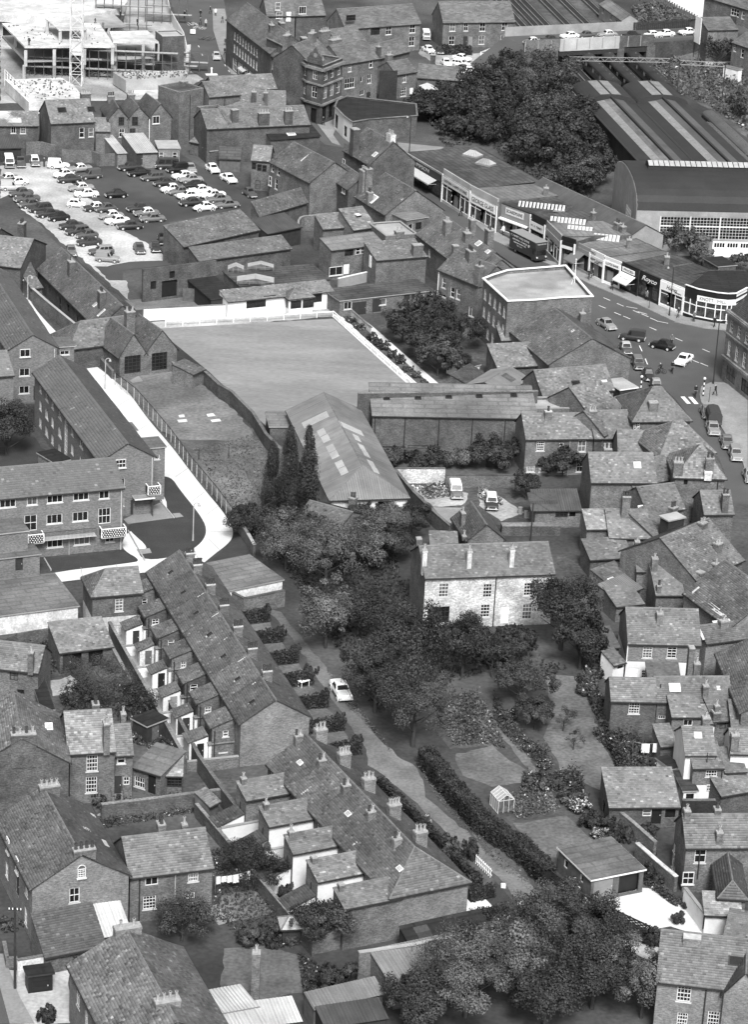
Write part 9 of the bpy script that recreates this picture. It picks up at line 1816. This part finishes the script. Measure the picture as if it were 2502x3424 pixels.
H('bin_store','small dark flat roofed bin store beside the long flats','shed',-40.72,325.11,.677,2.41,3.96,2.2,'f',.0,'brick_flats','felt_black')
tree('broadleaf_tree','dark tree at the left edge beside the long flats',-47.9,332.74,7.4,3.6,201,'leaf_dark',n_cl=60,per=150,ls=.3,base=.6)
ground('estate_path',[(-57.51,409.03),(-53.56,396.56),(-50.7,388.92),(-44.25,375.22),(-38.58,365.82),(-35.61,360.2),(-34.56,358.27),(-31.07,348.44),(-27.14,339.15),(-24.02,330.73),(-21.54,324.16),(-18.72,317.36),(-17.25,312.58),(-16.96,309.7),(-17.45,307.23),(-18.72,304.22),(-20.4,299.82),(-22.34,299.11),(-27.42,297.08),(-33.63,294.55),(-37.86,292.57),(-38.85,295.34),(-28.79,299.86),(-27.24,300.85),(-29.73,303.68),(-30.16,305.99),(-29.81,309.88),(-24.6,314.54),(-26.79,319.79),(-27.98,328.54),(-26.72,329.8),(-29.38,337.12),(-37.5,355.95),(-40.31,363.93),(-48.59,377.94),(-57.46,402.76)],'path_white',.02,smooth=2)
ground('estate_lawn',[(-28.12,327.88),(-26.19,328.26),(-24.62,323.72),(-22.44,318.36),(-21.22,315.01),(-20.43,312.15),(-20.3,309.24),(-20.91,306.29),(-22.67,302.99),(-26.96,300.79),(-28.19,303.89),(-26.59,304.57),(-29.72,309.9),(-30.04,312.06),(-24.69,314.53)],'lawn_dark',.026,smooth=2)
ground('estate_lawn',[(-38.73,299.91),(-29.31,303.17),(-28.27,300.16),(-37.49,296.65)],'lawn_dark',.027,smooth=0)
ground('estate_lawn',[(-17.15,311.13),(-16.13,309.81),(-14.11,304.37),(-18.22,302.42),(-19.75,300.83),(-17.84,304.81),(-16.77,308.28)],'lawn_dark',.028,smooth=2)
ground('estate_lawn',[(-48.83,328.23),(-46.29,341.45),(-42.16,333.02),(-41.42,330.39),(-47.82,326.76)],'lawn_dark',.029,smooth=0)
ground('estate_lawn',[(-43.11,294.33),(-38.94,295.33),(-37.77,292.58),(-42.51,290.21)],'lawn_dark',.03,smooth=0)
ground('estate_lawn',[(-48.43,351.81),(-46.49,352.11),(-45.7,346.22),(-46.85,342.53)],'lawn_dark',.031,smooth=0)
ground('paving',[(-30.72,313.2),(-26.74,319.28),(-24.6,314.54),(-30.01,311.81)],'pavement',.034)
ground('manhole_slab',[(-28.21,304.12),(-26.69,304.66),(-26.29,303.3),(-27.69,302.64)],'pavement',.04)
ground('manhole_slab',[(-24.91,315.89),(-24.07,316.21),(-23.47,315.09),(-24.41,314.56)],'pavement',.04)
polyline_wall('lawn_kerb','pale kerb edging the big dark lawn',[(-29.79,309.64),(-26.87,300.8)],.18,.12,'concrete',cat='kerb')
polyline_wall('lawn_kerb','pale kerb beside the porch of the long flats',[(-26.76,319.54),(-24.59,314.44)],.18,.12,'concrete',cat='kerb')
polyline_wall('lawn_kerb','pale kerb at the left of the strip lawn',[(-38.73,299.91),(-37.48,296.56)],.18,.12,'concrete',cat='kerb')
LAMP('street_lamp','tall concrete lamp standard on the dark lawn at the path bend',-21.71,307.71,.2,4.6)
LAMP('street_lamp','swan necked lamp on the white path beside the long flats',-38.04,359.32,.3,4.2)
LAMP('street_lamp','swan necked lamp by the alley wall, farthest along the path',-53.58,394.69,.3,4.2)
JOINTS([(-22.15,321.99,-1.945),(-20.08,317.67,-1.953),(-24.94,329.79,-1.965),(-28.04,337.88,-1.989),(-31.4,345.43,-1.975),(-35.02,354.49,-1.96),(-18.46,310.95,.136),(-19.11,307.01,-1.116),(-20.83,303.0,-1.322),(-23.42,301.03,-1.418),(-29.85,297.89,-1.412),(-33.83,296.23,-1.387),(-38.4,366.18,-1.874),(-42.13,372.18,-1.862),(-46.22,380.41,-1.848)],.07,3.6)
H('garage_block','flat roofed garage block with pale front between path bend and long terrace','garage',-18.54,286.63,.577,10.0,7.79,2.3,'f',.0,'limewash','felt_grey',(),(),coping='render_grey')
polyline_wall('brick_wall','brick wall at the top of the lane below the garage block',[(-16.2,289.13),(-14.21,287.03),(-9.79,289.95)],2.0,.3,'brick','brick_dark')
polyline_wall('brick_wall','brick wall with pale coping right of the path bend',[(-16.77,312.4),(-15.26,308.0),(-14.08,303.91)],1.5,.3,'brick','concrete')
fence('chain_link_fence','chain link fence with concrete posts along the white path',[(-36.9,361.27),(-33.42,355.35),(-30.43,348.24),(-27.24,340.27),(-23.83,330.76),(-19.96,321.26),(-17.0,313.11)],1.9,2.1,'concrete',[1.85],'iron',.09,mesh=.5)
ground('playground',[(-37.7,363.7),(-28.9,368.99),(-24.49,362.58),(-20.32,354.9),(-17.34,347.55),(-16.41,342.45),(-26.14,341.58),(-29.06,344.62),(-32.83,353.6)],'playground',.01)
ground('rough_playground',[(-26.11,341.3),(-16.69,347.06),(-12.43,338.49),(-14.6,330.46),(-14.08,318.0),(-15.41,314.81),(-16.97,314.1),(-20.04,322.29)],'rough_grass',.008)
ground('worn_ground',[(-23.92,336.81),(-19.13,337.51),(-15.68,327.1),(-15.88,317.75),(-17.77,317.49),(-20.65,325.33)],'lane',.012)
ground('paving_slab',[(-27.16,350.71),(-26.42,351.06),(-26.23,350.07),(-26.94,349.78)],'path_white',.03)
ground('paving_slab',[(-27.17,348.85),(-25.96,349.33),(-25.72,348.36),(-26.88,347.88)],'path_white',.03)
ground('paving_slab',[(-23.44,351.69),(-22.54,352.13),(-22.15,351.11),(-23.16,350.65)],'path_white',.03)
ground('paving_slab',[(-22.76,349.52),(-21.55,350.12),(-21.22,349.21),(-22.43,348.67)],'path_white',.03)
POLE('marker_post','short post on the worn playground, left of two',-23.15,334.69,1.5,'timber_dark','post',r=.07,arms=0)
POLE('marker_post','short post on the worn playground, right of two',-19.33,335.97,1.5,'timber_dark','post',r=.07,arms=0)
polyline_wall('brick_wall','long brick wall between the playground and the bowling green',[(-24.56,363.52),(-22.26,358.51),(-20.4,356.12),(-16.96,348.19),(-14.76,340.41),(-12.56,335.13)],1.9,.35,'brick_dark','brick')
H('school','single storey brick school with twin gables and tall paned windows','school',-33.08,366.08,2.097,7.5,4.0,3.3,'g',3.0,'brick','slate',[('L',1.95,1.85,2.5,2.6,4,5,'k')],[(5.24,.21,1.0,1.3,7.9,3,{'pk':'m'})])
H('wing','','',-28.94,368.55,2.108,7.5,4.82,3.3,'g',3.0,'brick','slate',[('L',2.1,1.77,2.4,2.6,4,5,'k')],[],into=1)
H('wing','','',-43.8,366.22,.526,11.0,6.6,3.3,'g',2.6,'brick_dark','slate',(),(),into=1,hl=3.0)
H('cottage_row','long row of old school cottages with two tall stacks beside the alley','cottages',-34.25,379.15,2.0,29.13,7.4,3.2,'g',3.0,'brick_dark','slate',[('B',26.13,1.6,.9,1.9,3,1,'d'),('B',22.13,1.7,1.0,1.2,2,2,'k'),('B',19.63,1.1,.9,1.9,3,1,'d'),('B',15.13,1.7,1.0,1.2,2,2,'k'),('B',11.13,1.1,.9,1.9,3,1,'d'),('B',6.13,1.7,1.0,1.2,2,2,'k')],[(4.5,5.4,1.2,.9,7.2,2,{'pk':'d'}),(19.5,5.2,1.2,.9,7.2,2,{'pk':'m'})],patches=[(1,23.83,3.2,.5,1.6,'p'),(1,26.53,2.2,.5,1.5,'s'),(1,23.13,2.4,.6,.8,'s')],far=False)
H('cottage','old slate cottage with rooflight beyond the school cottages','house',-53.04,411.41,2.966,9.0,12.75,4.4,'g',2.6,'brick_dark','slate',[],[(3.78,.3,1.0,1.4,7.6,3,{'pk':'d'})])
H('cottage','old slate roof at the left edge beyond the school cottages','house',-58.4,413.89,2.903,10.73,11.1,4.6,'g',2.8,'brick_dark','slate')
H('shed','small slate roofed shed inside the alley wall','shed',-53.29,396.28,.554,1.81,2.6,2.0,'m',1.0,'brick_dark','slate')
H('shed','dark lean-to against the rooflit old cottage','shed',-55.24,400.35,.522,2.25,2.4,2.6,'m',1.2,'brick_dark','slate_dark')
polyline_wall('alley_wall','high brick wall with pale coping along the alley beside the school cottages',[(-56.76,403.66),(-50.42,391.15),(-43.67,378.74)],2.0,.3,'brick','concrete')
polyline_wall('brick_wall','low brick wall at the front corner of the school',[(-43.67,378.74),(-40.69,371.08),(-37.49,363.73)],1.2,.3,'brick_dark','brick')
H('shelter','small slate roofed shelter with walled pen in the school playground','shelter',-26.17,361.51,1.054,2.85,3.4,2.1,'m',.7,'brick','slate')
polyline_wall('brick_pen','brick walled pen in front of the playground shelter',[(-29.53,368.23),(-27.32,363.09),(-25.69,363.66)],1.4,.25,'brick','brick_pale')
ground('paved_corner',[(-35.09,363.47),(-34.01,365.57),(-33.16,363.45),(-34.58,362.59)],'pavement',.02)
ground('alley',[(-57.89,405.81),(-56.73,406.01),(-42.91,378.87),(-36.99,365.1),(-38.26,364.9),(-44.41,376.56),(-50.16,388.28)],'earth',.014)
